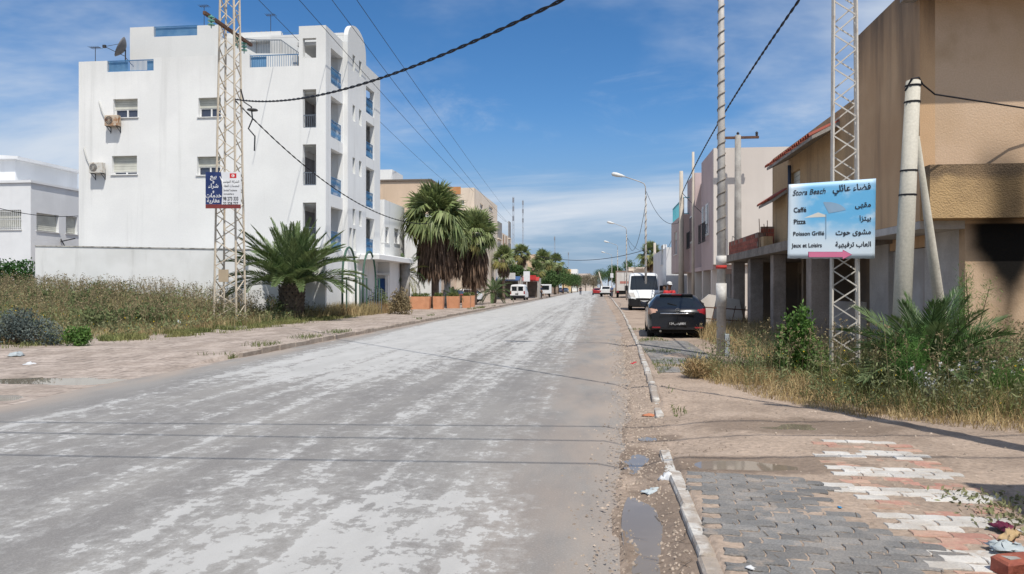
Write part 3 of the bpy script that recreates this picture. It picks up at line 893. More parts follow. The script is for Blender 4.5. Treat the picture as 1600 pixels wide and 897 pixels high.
# things fixed to the apartment block
ACW = M('weathered_white_plastic', (0.62, 0.60, 0.55), (0.42, 0.30, 0.20), scale=5, lo=0.5, hi=0.75, rough=0.5)
ACR = M('rusty_white_metal', (0.55, 0.46, 0.36), (0.34, 0.17, 0.08), scale=5, lo=0.42, hi=0.62, rough=0.6)
def ac_unit(px, py, label, mat):
    x = XatY(px, Y0); z = zat(py, x, Y0)
    t = thing('air_conditioner', label, 'air conditioner', (x, Y0, z), group='air conditioners on the white gable')
    mb = MB(); mb.cbox(-0.38, 0.38, -0.42, -0.12, -0.28, 0.28, 0.02); mb.build('casing', mat, t)
    mb = MB()
    for k in range(3):
        r_ = 0.07 + k * 0.07
        mb.tube([(-0.12 + r_ * math.cos(a * math.pi / 10), -0.43, r_ * math.sin(a * math.pi / 10)) for a in range(21)], 0.008, 4, False)
    for k in range(6):
        a = k * math.pi / 6
        mb.bar((-0.12 - .22 * math.cos(a), -.435, -.22 * math.sin(a)), (-0.12 + .22 * math.cos(a), -.435, .22 * math.sin(a)), 0.008)
    g_ = mb.build('fan_grille', mat, t)
    mb = MB(); mb.tube([(-0.12, -.4225, 0), (-0.12, -.428, 0)], 0.225, 20); mb.build('fan_opening', DARKMETAL, g_)
    for s in (-.28, .28):
        mb = MB()
        mb.bar((s, -.43, -.30), (s, 0, -.30), .035); mb.bar((s, 0, -.30), (s, 0, -.62), .035); mb.bar((s, -.38, -.31), (s, 0, -.58), .022)
        mb.build('bracket', DARKMETAL, t)
    mb = MB(); mb.tube([(-.4, -.2, .1), (-.62, -.05, .25), (-.8, -.04, .6), (-0.95, -.04, 1.15)], 0.035, 6); mb.build('hose', M('grey_hose', (.5, .5, .48)), t, smooth=True)
ac_unit(181, 191, 'rusty air conditioner under an upper window on the white gable', ACR)
ac_unit(157, 264, 'clean white air conditioner on the lower gable beside the shutter', ACW)

dish = thing('satellite_dish', 'dark satellite dish on the roof edge of the white block', 'satellite dish', (XatY(196, 41), 41, ROOF))
dz = zat(78, XatY(196, 41), 41) - ROOF
mb = MB(); mb.lathe([(0.001, 0.0)] + [(0.09 * k, 0.012 * k * k * 0.55) for k in range(1, 8)], (0, 0, 0), 20)
dd = mb.build('reflector', M('grey_dish', (.14, .14, .15), rough=.5), dish, smooth=True); dd.location = (0, 0, dz); dd.rotation_euler = (R(65), 0, R(-62)); dd.scale = (1, 1, 1)
mb = MB(); mb.tube([(0, 0, 0), (0, 0, dz - .1), (0, 0, dz)], .035, 8); mb.bar((0, 0, dz - .45), (.5, 0, dz - 1.0), .03); mb.build('mast', DARKMETAL, dish)
mb = MB(); mb.bar((0, 0, dz - .4), (-.95, -.5, dz + .05), .03); mb.bar((0, 0, dz + .4), (-.95, -.5, dz + .05), .02); mb.box(-1.05, -.88, -.56, -.44, dz - .02, dz + .14); mb.build('feed_arm', DARKMETAL, dish)
def antenna(px, pyb, pyt, Y, label):
    x = XatY(px, Y); z0, z1 = zat(pyb, x, Y), zat(pyt, x, Y)
    t = thing('rooftop_antenna', label, 'antenna', (x, Y, z0), group='antennas on the white block')
    mb = MB(); mb.tube([(0, 0, -1.0), (0, 0, z1 - z0)], .018, 6); mb.build('mast', DARKMETAL, t)
    mb = MB(); h = z1 - z0
    mb.bar((-.3, 0, h), (.3, 0, h), .03)
    for k in range(6):
        mb.bar((-.28 + k * .11, -.25, h), (-.28 + k * .11, .25, h), .015)
    mb.build('yagi_bar', DARKMETAL, t)
antenna(149, 95, 75, 39.5, 'thin comb antenna on the parapet beside the satellite dish')
antenna(319, 42, 10, 44, 'tall thin antenna above the upper roof railing of the white block')
antenna(423, 48, 24, 44, 'short antenna behind the roof stair of the white block')

# boundary wall of the lot
YW = 35.6
bw = thing('boundary_wall', 'long white rendered boundary wall behind the weeds', 'wall', (XatY(55, YW), YW, 0))
zt0 = zat(385, XatY(55, YW), YW); zt1 = zat(391, XatY(345, YW), YW)
WALLW = M('stained_white_render', (0.80, 0.80, 0.785), (0.70, 0.70, 0.68), scale=0.5, streak=(0.35, 0.34, 0.31), samt=0.35, sscale=2.2, sz=0.12, bump=0.15, bscale=20, slo=.55, shi=.8)
mb = MB()
xa, xb = XatY(55, YW), XatY(508, YW)
mb.prism([(xa, -0.3), (xb, -0.3), (xb, zt1 - .1), (xa, zt0 - .02)], lambda u, v, w: (u, w, v), YW, YW + 0.2)
mb.build('wall_panel', WALLW, bw, off=tuple(bw.location))
mb = MB(); mb.prism([(xa - .02, zt0 - .017), (xb + .02, zt1 - .097), (xb + .02, zt1 - .04), (xa - .02, zt0 + .04)], lambda u, v, w: (u, w, v), YW - .03, YW + 0.23)
mb.build('coping', M('dirty_coping', (.5, .48, .44), (.2, .19, .17), scale=2.5, lo=.45, hi=.6), bw, off=tuple(bw.location))

# two storey house at the left edge
YH = 43.0
XH = XatY(48, YH)
hz = lambda py: zat(py, XH, YH)
hs_ = thing('white_house', 'low white house with recessed shutters beside the apartment block', 'house', (XH, YH, 0))
HW = M('house_white', (0.78, 0.79, 0.80), (0.70, 0.71, 0.72), scale=0.4, streak=(.45, .45, .45), samt=.15, sscale=1.5, sz=.06)
fwin = [(XatY(-12, YH), XatY(33, YH), hz(359), hz(328)), (XatY(-70, YH), XatY(-40, YH), hz(359), hz(328))]
def hy(px): return YatX(px, XH)
swin = [(hy(57), hy(92), zat(362, XH, hy(70)), zat(333, XH, hy(60))), (hy(103), hy(121), zat(366, XH, hy(110)), zat(338, XH, hy(105)))]
mb = MB()
mb.wall('y', YH, 0.3, XH - 14, XH, -.2, hz(286), fwin)
mb.wall('x', XH, -0.3, YH + .3, YH + 14, -.2, hz(286), swin)
mb.wall('y', YH + 13.7, .3, XH - 14, XH - .3, -.2, hz(286))
mb.wall('x', XH - 14, .3, YH + .3, YH + 13.7, -.2, hz(286))
mb.build('walls', HW, hs_, off=tuple(hs_.location))
part(hs_, 'cornice', HW, lambda mb: mb.box(XH - 14.1, XH + .1, YH - .1, YH + 14.1, hz(286) + .003, hz(286) + .16))
mb = MB()
xq = XatY(24, YH + 3); zq = zat(250, xq, YH + 3)
mb.wall('y', YH + 3, .3, XH - 12, xq, hz(286) + .17, zq); mb.wall('x', xq, -.3, YH + 3.3, YH + 9, hz(286) + .17, zq)
mb.prism([(XH - 12.4, zq + .01), (xq + .5, zq + .01), (xq + .5, zq + .16), (XH - 12.4, zq + .9)], lambda u, v, w: (u, w, v), YH + 2.6, YH + 9.3)
mb.build('roof_room', HW, hs_, off=tuple(hs_.location))
for w in fwin:
    window(hs_, 'y', YH, *w, 1, shut=0.9, depth=.25)
    mb = MB()
    for k in range(14):
        xx = w[0] + (w[1] - w[0]) * (k + .5) / 14
        mb.bar((xx, YH - .05, w[2]), (xx, YH - .05, w[3]), .025)
    for z in (w[2] + .1, (w[2] + w[3]) / 2, w[3] - .1):
        mb.bar((w[0] - .05, YH - .05, z), (w[1] + .05, YH - .05, z), .03)
    mb.build('window_grille', FRAMEW, hs_, off=tuple(hs_.location))
for w in swin:
    window(hs_, 'x', XH, *w, -1, shut=0.96, depth=.26)
mb = MB(); yy_ = hy(95)
mb.bar((XH, yy_, zat(378, XH, yy_)), (XH + 1.3, yy_ - .4, zat(374, XH, yy_)), .06); mb.bar((XH, yy_, zat(374, XH, yy_)), (XH + .35, yy_, zat(388, XH, yy_)), .05)
mb.build('wall_bracket', DARKMETAL, hs_, off=tuple(hs_.location))

# ------------------------------------------------------------------ further left row
def block(name, label, cat, x0, x1, y0, y1, h, mat, winfront=(), winside=(), side=1, parapet=0.5, cornice=None, shut=.4, glass=DARKGLASS, mull=1):
    """plain flat roofed block, windows in the wall facing -Y (winfront) and in the street wall (winside); side=+1 street wall at x1, -1 at x0"""
    t = thing(name, label, cat, (x0, y0, 0))
    xs, inn = (x1, -1) if side > 0 else (x0, 1)
    mb = MB()
    mb.wall('y', y0, .25, x0, x1, -.2, h, winfront)
    mb.wall('y', y1 - .25, .25, x0, x1, -.2, h)
    mb.wall('x', xs, .25 * inn, y0 + .25, y1 - .25, -.2, h, winside)
    xo = x0 if side > 0 else x1
    mb.wall('x', xo, .25 if side > 0 else -.25, y0 + .25, y1 - .25, -.2, h)
    mb.build('walls', mat, t, off=tuple(t.location))
    part(t, 'roof', CONC, lambda mb: mb.box(x0 + .26, x1 - .26, y0 + .26, y1 - .26, h - parapet - .2, h - parapet))
    if cornice:
        part(t, 'cornice', cornice, lambda mb: mb.box(x0 - .12, x1 + .12, y0 - .12, y1 + .12, h + .003, h + .14))
    for w in winfront:
        window(t, 'y', y0, *w, 1, shut=shut, depth=.18, glass=glass, mull=mull)
    for w in winside:
        window(t, 'x', xs, *w, inn, shut=shut, depth=.18, glass=glass, mull=mull)
    return t
Xs = XR + 0.2
ay0, ay1 = 48.1, YatX(632, Xs)
hA = zat(313, Xs, ay0 + .3)
wz = lambda X, px, py: zat(py, X, YatX(px, X))
block('white_annex', 'white two storey house with upper parapet next to the apartment block', 'house', Xs - 9, Xs, ay0, ay1, hA, WHITE,
      winside=[(YatX(601, Xs), YatX(608, Xs), wz(Xs, 604, 380), wz(Xs, 604, 355)), (YatX(616, Xs), YatX(624, Xs), wz(Xs, 620, 381), wz(Xs, 620, 358))], shut=.15)
BEIGE = M('beige_render', (0.70, 0.53, 0.39), (0.62, 0.47, 0.34), scale=.4, streak=(.25, .18, .12), samt=.3, sscale=1.5)
CREAM = M('cream_render', (0.74, 0.64, 0.53), (0.68, 0.58, 0.47), scale=.35, streak=(.38, .31, .24), samt=.25, sscale=1.4)
yb0 = 64.0
b1 = XatY(596, yb0), XatY(672, yb0)
block('beige_house', 'tan flat roofed house rising behind the white annex', 'house', b1[0] - 6, b1[1], yb0, 76, zat(284, b1[0], yb0), BEIGE, cornice=M('dark_roof_edge', (.2, .16, .13)))
block('white_stair_hut', 'small white roof hut showing between the apartment block and tan house', 'hut', XatY(588, 68), XatY(612, 68), 68.2, 72, zat(265, XatY(600, 68), 68), WHITE)
block('low_white_house', 'low white house half hidden behind the fan palms', 'house', -20, -13.6, 62, 63.9, zat(335, -14, 62), WHITE)
ye = 84.0
ex0, ex1 = XatY(690, ye), XatY(741, ye)
ez = lambda px, py: zat(py, XatY(px, ye), ye)
Xe = ex1
yz = lambda px: YatX(px, Xe)
cre = block('cream_apartments', 'tall cream apartment building with grey balcony strips behind the fan palms', 'building', ex0 - 4, ex1, ye, yz(777), ez(720, 294), CREAM,
      winfront=[(XatY(720, ye), XatY(725, ye), ez(722, 320), ez(722, 313))], winside=[(yz(750), yz(755), wz(Xe, 752, 327), wz(Xe, 752, 319)), (yz(764), yz(770), wz(Xe, 768, 330), wz(Xe, 768, 324))], shut=.1)
Xe2 = Xe + 1.2
ya_, yb_ = YatX(744, Xe2), YatX(799, Xe2)
zc2 = wz(Xe2, 744, 330)
mb = MB(); mb.box(Xe - 2, Xe2, ya_, yb_, -.2, zc2 - .8); mb.build('front_wing', CREAM, cre, off=tuple(cre.location))
SHADEPANEL = M('balcony_shade_panel', (.20, .19, .19), (.30, .29, .28), scale=2)  # shade of the recessed balconies, painted as dark grey panels
for (pa, pb) in ((777, 783), (794, 797)):
    for (c, d) in ((346, 372), (380, 405), (412, 430)):
        y_a, y_b = YatX(pa, Xe2), YatX(pb, Xe2)
        part(cre, 'balcony', SHADEPANEL, lambda mb: mb.box(Xe2 + .003, Xe2 + .12, y_a, y_b, zat(d, Xe2, y_a), zat(c, Xe2, y_a)))
        part(cre, 'balcony_front', CREAM, lambda mb: mb.box(Xe2 + .003, Xe2 + .22, y_a, y_b - .3, zat(d, Xe2, y_a) - .15, zat(d, Xe2, y_a) - .01))
for pa in (786, 790):
    y_a = YatX(pa, Xe2)
    part(cre, 'drain_stripe', M('brown_stripe', (.30, .20, .14)), lambda mb: mb.box(Xe2 + .003, Xe2 + .1, y_a, y_a + .3, 0, zc2 - 1.0))
part(cre, 'orange_panel', M('orange_render', (.55, .27, .12)), lambda mb: mb.box(ex0 - 3.8, ex0 + 2.2, ye - .05, ye - .003, ez(700, 304), ez(700, 294) + .1))
# beyond
far_specs = [
    ('terrace_house', 'tan terrace house with stepped wall beyond the cream apartments', 800, 818, 410, 122, -19, CREAM),
    ('brown_house', 'brown house behind the tallest roadside palm', 816, 845, 398, 130, -21, BEIGE),
    ('flat_roof_house', 'low tan house behind the roadside palms', 838, 868, 425, 165, -18, BEIGE),
]
for nm, lb, pa, pb, py, Y, X, mt in far_specs:
    xa, xb = XatY(pa, Y), XatY(pb, Y)
    block(nm, lb, 'house', xa, xb, Y, Y + 14, zat(py, xa, Y), mt, winfront=[(xa + (xb - xa) * .25, xa + (xb - xa) * .5, 2.2, 3.4)])
YELL = M('yellow_render', (.62, .42, .20), (.60, .45, .26), scale=.2)
PINKC = M('pale_pink_render', (.62, .52, .45), (.56, .47, .41), scale=.2)
for nm, lb, pa, pb, py, Y, mt in (
        ('yellow_building', 'yellow and white building closing the far end of the street', 878, 892, 421, 300, YELL),
        ('white_far_building', 'white building side joined to the yellow one far down the street', 892, 902, 421, 300.5, WHITE),
        ('pink_building', 'pale pink long building at the far end of the street', 902, 922, 428, 320, PINKC),
        ('pale_far_building', 'pale low building last in the row at the street end', 920, 933, 431, 340, CREAM)):
    xa, xb = XatY(pa, Y), XatY(pb, Y); h = zat(py, xa, Y)
    ww = [(xa + (xb - xa) * (k + .3) / 3, xa + (xb - xa) * (k + .75) / 3, h * f, h * f + 1.3) for k in range(3) for f in (.35, .65)]
    block(nm, lb, 'building', xa, xb, Y, Y + 15, h, mt, winfront=ww)

# ------------------------------------------------------------------ right row
BROWN = M('stained_ochre_render', (0.60, 0.40, 0.235), (0.52, 0.33, 0.185), scale=.6, streak=(.17, .12, .085), samt=.6, sscale=1.1, sz=.12, weather=(5.6, 7.6, (.09, .07, .055), .85), bump=.25, bscale=45, fine=.10, fscale=60)
def soot_material(box=False):
    """ochre render blackened by soot: the black has its own fixed outline over the burnt opening"""
    m, n, l, b = nodes_of('sooted_ochre_render')
    pos = n.new('ShaderNodeNewGeometry').outputs['Position']
    sp = n.new('ShaderNodeSeparateXYZ'); l.new(pos, sp.inputs[0])
    def noise(sc, off=0.0):
        mp = n.new('ShaderNodeMapping'); mp.inputs['Location'].default_value = (off, off, off); l.new(pos, mp.inputs[0])
        t = n.new('ShaderNodeTexNoise'); t.inputs['Scale'].default_value = sc; t.inputs['Detail'].default_value = 6
        l.new(mp.outputs[0], t.inputs['Vector']); return t.outputs['Fac']
    def ma(op, a, c=0.0):
        x = n.new('ShaderNodeMath'); x.operation = op
        for i, v in ((0, a), (1, c)):
            if isinstance(v, (int, float)): x.inputs[i].default_value = v
            else: l.new(v, x.inputs[i])
        return x.outputs[0]
    def mr(s, a, c, d=0.0, e=1.0):
        r = n.new('ShaderNodeMapRange'); r.interpolation_type = 'SMOOTHSTEP'
        for i, v in enumerate((a, c, d, e)): r.inputs[i + 1].default_value = v
        l.new(s, r.inputs[0]); return r.outputs[0]
    def mix(f, a, c):
        x = n.new('ShaderNodeMixRGB')
        for i, v in ((0, f), (1, a), (2, c)):
            if isinstance(v, (int, float)): x.inputs[i].default_value = v
            elif isinstance(v, tuple): x.inputs[i].default_value = (*v, 1)
            else: l.new(v, x.inputs[i])
        return x.outputs[0]
    base = mix(mr(noise(.9), .35, .65), (0.62, 0.455, 0.32), (0.56, 0.40, 0.265))
    if box:
        base = mix(mr(noise(2.0, 4), .4, .7), (0.50, 0.34, 0.17), (0.34, 0.23, 0.12))
        base = mix(mr(ma('ADD', sp.outputs['Z'], ma('MULTIPLY', noise(4.0, 6), .25)), 3.46, 3.66, 0, .85), base, (0.07, 0.055, 0.045))
    base = mix(mr(noise(40, 3), .3, .7, 0, .35), base, (0.46, 0.32, 0.20))
    jit = ma('MULTIPLY', ma('SUBTRACT', noise(1.6, 7), .5), .45)
    # flame-shaped: wide at the lintel, narrowing downwards, plume above
    wid = mr(sp.outputs['Z'], 1.1, 2.7, 0.02, 0.62)
    dx = ma('ABSOLUTE', ma('ADD', ma('SUBTRACT', sp.outputs['X'], SOOTX), jit))
    low = mr(ma('SUBTRACT', dx, wid), 0.30, -0.25)
    dx2 = ma('ABSOLUTE', ma('ADD', ma('SUBTRACT', sp.outputs['X'], SOOTX - .14), ma('MULTIPLY', jit, .25)))
    up = ma('MULTIPLY', mr(dx2, .58, .08), mr(sp.outputs['Z'], 4.3, 3.3))
    zmask = mr(sp.outputs['Z'], 2.66, 2.70)
    s1 = ma('ADD', ma('MULTIPLY', low, ma('SUBTRACT', 1.0, zmask)), ma('MULTIPLY', up, ma('MULTIPLY', zmask, .80)))
    brown = mr(noise(1.3, 2), .5, .72, 0, .45)
    base = mix(brown, base, (0.36, 0.24, 0.13))
    c = mix(s1, base, (0.010, 0.009, 0.008))
    l.new(c, b.inputs['Base Color']); b.inputs['Roughness'].default_value = .95; b.inputs['Specular IOR Level'].default_value = .15
    bn = n.new('ShaderNodeBump'); bn.inputs['Strength'].default_value = .6 if box else .22; bn.inputs['Distance'].default_value = .03
    l.new(noise(38, 1), bn.inputs['Height']); l.new(bn.outputs[0], b.inputs['Normal'])
    return m
YC = 13.7
XU, XLw = 5.45, XatY(1508, YC)
zo = zat(345, XLw, YC)                       # soffit of the upper floor
SOOTX = XatY(1575, YC)
SOOT = soot_material()
zr = 6.95
brn = thing('ochre_corner_house', 'stained ochre house with fire-blackened wall at the corner behind wooden poles', 'house', (XU, YC, 0))
DIRTYW = M('dirty_white_ground_floor', (.56, .53, .49), (.42, .39, .36), scale=.9, streak=(.25, .22, .19), samt=.4, sscale=1.5, bump=.3, bscale=30, fine=.08)
ysplit = YatX(1338, XU)
mb = MB(); mb.wall('x', XU, .25, YC, ysplit, zo, zr); mb.build('upper_street_wall', BROWN, brn, off=tuple(brn.location))
mb = MB(); mb.wall('y', YC, .25, XU + .25, XU + 9, zo, zr - .4); mb.build('upper_gable_wall', SOOT, brn, off=tuple(brn.location))
mb = MB(); mb.box(XU - .25, XU + 9.2, YC - .9, YC + .2, zr - .39, zr - .1); mb.build('eaves_slab', CONC, brn, off=tuple(brn.location))
part(brn, 'rear_wall', BROWN, lambda mb: (mb.wall('y', ysplit - .25, .25, XU + .25, XU + 9, zo, zr), mb.box(XU + 8.8, XU + 9, YC + .25, ysplit - .25, 0, zr - .4), mb.box(XU + .25, XU + 8.8, YC + .25, ysplit - .25, zr - .6, zr - .4)))
part(brn, 'floor_slab', DIRTYW, lambda mb: mb.box(XU + .002, XLw - .003, YC + .002, ysplit - .25, zo - .14, zo - .003))
mb = MB(); mb.wall('y', YC + .003, .22, XLw, XU + 9, -.1, zo - .003); mb.build('lower_gable_wall', SOOT, brn, off=tuple(brn.location))
dh = (YatX(1445, XLw), YatX(1388, XLw), .2, zat(366, XLw, YatX(1410, XLw)))
mb = MB(); mb.wall('x', XLw, .22, YC + .22, 18.3, -.1, zo - .003, [dh]); mb.build('lower_street_wall', DIRTYW, brn, off=tuple(brn.location))
part(brn, 'door', M('pale_steel_door', (.50, .48, .46), (.40, .37, .34), scale=1.5, streak=(.28, .16, .1), samt=.5), lambda mb: mb.box(XLw + .1, XLw + .15, dh[0], dh[1], dh[2], dh[3] - .33))
part(brn, 'door_lintel', BROWN, lambda mb: mb.box(XLw + .03, XLw + .2, dh[0], dh[1], dh[3] - .32, dh[3]))
bx0 = XatY(1455, YC - .4)
BOXM = soot_material(True)
part(brn, 'balcony_box', BOXM, lambda mb: mb.box(bx0, XU + 9.3, YC - .35, YC - .003, zat(341, bx0, YC - .4), zat(257, bx0, YC - .4)))

# ochre neighbour with tiled eaves over a ruined portico
OCH = M('ochre_render', (0.50, 0.34, 0.19), (0.42, 0.285, 0.16), scale=.7, streak=(.15, .11, .08), samt=.55, sscale=1.4, sz=.1, bump=.4, bscale=40, fine=.1)
yo1 = YatX(1207, 5.5)
och = thing('ochre_tiled_house', 'ochre house with red tiled eaves above the unfinished portico', 'house', (5.5, ysplit, 0))
rz_ = zat(190, 5.5, YatX(1305, 5.5))
zp = 2.75
ow = [(YatX(1250, 5.5), YatX(1236, 5.5), 3.6, 4.9)]
mb = MB(); mb.wall('x', 5.5, .25, ysplit, yo1, zp + .2, rz_ + .2, ow)
mb.wall('y', yo1 - .25, .25, 5.75, 12, zp + .2, rz_ + .2); mb.wall('y', ysplit, .25, 5.75, 12, zp + .2, rz_ + .2)
mb.build('upper_walls', OCH, och, off=tuple(och.location))
part(och, 'roof', CONC, lambda mb: mb.box(5.76, 12, ysplit + .26, yo1 - .26, rz_ - .5, rz_ - .3))
window(och, 'x', 5.5, *ow[0], 1, shut=.3, depth=.15, frame=M('brown_frame', (.2, .14, .1)))
TILE = M('red_roof_tile', (.38, .10, .065), (.30, .085, .06), scale=5, rough=.7, island=.2)
def tile_row(y0, y1, z, out, name='tiled_eaves'):
    base = part(och, name, CONC, lambda mb: mb.prism([(5.497, z - .12), (5.5 - out, z - .42), (5.5 - out, z - .34), (5.497, z - .02)], lambda u, v, w: (u, w, v), y0, y1))
    n = int((y1 - y0) / .2)
    me = None
    for k in range(n):
        yy = y0 + (k + .5) * (y1 - y0) / n
        mb = MB()
        pts = [(math.cos(a * math.pi / 6) * .09, math.sin(a * math.pi / 6) * .07) for a in range(7)]
        if me is None:
            for (xx, zz2) in ((0, 0), (-out - .06, -.33)):
                pass
            vs = []
            for (xx, zz2, sc) in ((0, 0, .9), (-out - .06, -.335 * out / max(out, .01), 1.08)):
                vs += [(xx, p[0] * sc, zz2 + p[1] * sc) for p in pts]
            mb.add(vs, [(i, i + 1, i + 8, i + 7) for i in range(6)])
            o = mb.build('tile', TILE, base); me = o.data
        else:
            o = bpy.data.objects.new('tile', me); COL.objects.link(o); o.parent = base
        o.location = (5.497 - och.location.x, yy - och.location.y, z - .02 + rnd.uniform(-.008, .008))
tile_row(YatX(1312, 5.5), YatX(1232, 5.5), rz_ - .05, .62)
tile_row(YatX(1230, 5.5), yo1 - .1, zat(300, 5.5, YatX(1220, 5.5)), .45)
part(och, 'drain_pipe', M('blue_pipe', (.04, .06, .12), rough=.4), lambda mb: mb.tube([(5.42, YatX(1238, 5.5), rz_ - .4), (5.42, YatX(1238, 5.5), zp + .2)], .05, 8))

# unfinished portico: slab on concrete columns
XP = 5.0
por = thing('unfinished_portico', 'derelict concrete portico with bare columns and brick parapet', 'portico', (XP, 17, 0))
py1 = YatX(1140, XP) + .6
SLABM = M('rough_slab_edge', (.30, .26, .22), (.20, .17, .145), scale=2.5, bump=.8, bscale=14, fine=.2, streak=(.12, .1, .09), samt=.5)
mb = MB(); mb.box(XP - .35, 12, YC + 3.3, py1, zp - .22, zp + .02); po = mb.build('slab', SLABM, por, off=tuple(por.location))
COLM = M('raw_concrete_column', (.34, .29, .255), (.25, .215, .19), scale=2, bump=.5, bscale=22, fine=.12, streak=(.16, .13, .11), samt=.45)
for px, w in ((1277, .42), (1217, .36), (1180, .42), (1153, .42)):
    yy = YatX(px, XP + .1)
    part(por, 'column', COLM, lambda mb: mb.cbox(XP - .1, XP - .1 + w, yy - w / 2, yy + w / 2, -.1, zp - .223, .012))
DARKR = M('dark_interior', (.13, .105, .085), (.08, .07, .06), scale=1.2, bump=.3, bscale=20)  # plain dark tone for the inner wall and the painted kiosk openings
ROOMC = M('faded_room_plaster', (.34, .25, .17), (.22, .17, .13), scale=.9, streak=(.1, .08, .07), samt=.5)
bh = [(YatX(1262, 7.4), YatX(1248, 7.4), 0, 2.1), (YatX(1200, 7.4), YatX(1190, 7.4), 0, 2.1)]
mb = MB(); mb.wall('x', 7.4, .2, 18.32, py1 - .3, -.1, zp - .223, bh)
mb.wall('y', py1 - 1.2, .2, 5.6, 7.4, -.1, zp - .223); mb.wall('y', 18.1, .2, XLw + .25, 7.4, -.1, zp - .223)
mb.wall('y', YatX(1228, 5.5), .2, 6.0, 7.4, -.1, zp - .223); 
mb.build('back_wall', ROOMC, por, off=tuple(por.location))
mb = MB(); mb.box(8.9, 9, YC + 4.2, py1 - .3, -.1, zp - .223); mb.build('inner_wall', DARKR, por, off=tuple(por.location))
STEPM = M('pale_stair_side', (.50, .46, .42), (.40, .36, .32), scale=1.2, bump=.3, bscale=25)
mb = MB(); ys0 = YC + 3.4
stp = [(ys0, -.1)]
for k in range(7):
    stp += [(ys0 + .12 + k * .30, .0 + k * .17 + .0), (ys0 + .12 + k * .30, .17 + k * .17)]
stp += [(ys0 + 2.6, 1.19), (ys0 + 2.6, -.1)]
mb.prism([(22.2, -.1), (22.2, .05), (19.7, 1.25), (18.35, 1.25), (18.35, -.1)], lambda u, v, w: (w, u, v), XLw - .32, XLw - .05)
mb.build('stair_side', STEPM, por, off=tuple(por.location))
# hollow-brick parapet pieces on the slab
BRICK = M('red_hollow_brick', (.36, .115, .075), (.28, .085, .06), scale=6, bump=.4, bscale=50, island=.25, fine=.12)
MORT = M('grey_mortar', (.3, .22, .18), (.22, .15, .12), scale=5)
yq0, yq1 = YatX(1184, XP), py1 - .4
mb = MB(); mb.box(XP + .0, XP + .10, yq0, yq1, zp + .021, zp + .6); mb.box(XP + .10, 8.2, yq0, yq0 + .1, zp + .021, zp + .78)
bp = mb.build('brick_parapet', MORT, por, off=tuple(por.location))
mb = MB(); mb.box(-.0, .012, -.142, .142, -.062, .062)
bme = mb.build('brick', BRICK, bp).data
bo = [o for o in COL.objects if o.data == bme][0]; first = True
for r_ in range(4):
    k = 0
    y = yq0 + .15 + (.15 if r_ % 2 else 0)
    while y < yq1 - .1:
        if not (r_ == 3 and rnd.random() < .35):
            o = bo if first else inst(bo, 'brick', bp); first = False
            o.location = (XP - .012 - por.location.x, y - por.location.y, zp + .09 + r_ * .14)
        y += .3
for r_ in range(5):
    x = XP + .25 + (.15 if r_ % 2 else 0)
    while x < 8.1:
        o = inst(bo, 'brick', bp, (x - por.location.x, yq0 - .012 - por.location.y, zp + .09 + r_ * .14), (0, 0, R(90)))
        x += .3
mb = MB()
for k in range(5):
    mb.tube([(XP + .1 + rnd.uniform(-.1, .1), yq0 - .4 - k * .05, zp), (XP + .1 + rnd.uniform(-.15, .15), yq0 - .4 - k * .05, zp + rnd.uniform(.6, 1.0))], .012, 5)
mb.build('rebar', M('rusty_rebar', (.16, .08, .05)), por, off=tuple(por.location))
part(por, 'parapet_stub', OCH, lambda mb: mb.box(XP + .02, XP + .3, yq0 - .75, yq0 - .13, zp + .021, zp + .42))

# mauve house with a cream blank gable
XM = 5.0
ym = YatX(1115, XM)
MAU = M('mauve_render', (.58, .455, .44), (.52, .405, .39), scale=.5, streak=(.3, .23, .21), samt=.3, sscale=1.5)
CRG = M('cream_blank_gable', (.70, .635, .575), (.64, .575, .52), scale=.4, streak=(.45, .40, .35), samt=.2, sscale=1.2, bump=.2, bscale=20)
mau = thing('mauve_house', 'three part mauve house with a blank cream gable by the parked van', 'house', (XM, ym, 0))
zm = zat(232, XM, ym)
zb = zat(470 - 15, XM, ym)
mb = MB(); mb.wall('y', ym, .25, XM, 14, 2.6, zm); mb.wall('y', ym + .2, .25, XM + 1.0, 14, -.1, 2.6); mb.build('blank_gable', CRG, mau, off=tuple(mau.location))
ym2, ym3, ym4 = YatX(1096, XM), YatX(1086, XM), YatX(1074, XM)
mwin = [(YatX(1111, XM) + .3, YatX(1105, XM) + .2, 4.2, 5.5), (YatX(1104, XM) + 1.0, YatX(1099, XM) + .6, 4.2, 5.5)]
mb = MB(); mb.wall('x', XM, .25, ym + .25, ym2, 2.6, zm, [])
mb.box(XM + .0, 13.8, ym + .25, YatX(1066, XM), 2.4, 2.6)
mb.wall('x', XM + 1.0, .25, ym + .45, YatX(1066, XM + 1), -.1, 2.4)
mb.wall('x', XM, .25, ym3, ym4, 2.6, zm - .1)
mb.wall('y', ym2 - .25, .25, XM + .25, 13, 2.6, zm); mb.wall('y', ym3, .25, XM + .25, 13, 2.6, zm - .1); mb.wall('y', ym4 - .25, .25, XM + .25, 13, 2.6, zm - .1)
mb.build('street_wall', MAU, mau, off=tuple(mau.location))
mw2 = [(ym2 + .5, ym3 - .3, 3.0, 5.3)]
mb = MB(); mb.wall('x', XM + .9, .25, ym2, ym3, 2.6, zm - .5, mw2); mb.build('recessed_bay', WHITE, mau, off=tuple(mau.location))
window(mau, 'x', XM + .9, *mw2[0], 1, shut=.3, depth=.1)
part(mau, 'roof', CONC, lambda mb: mb.box(XM + .3, 13.5, ym + .3, ym4 - .3, zm - .9, zm - .7))
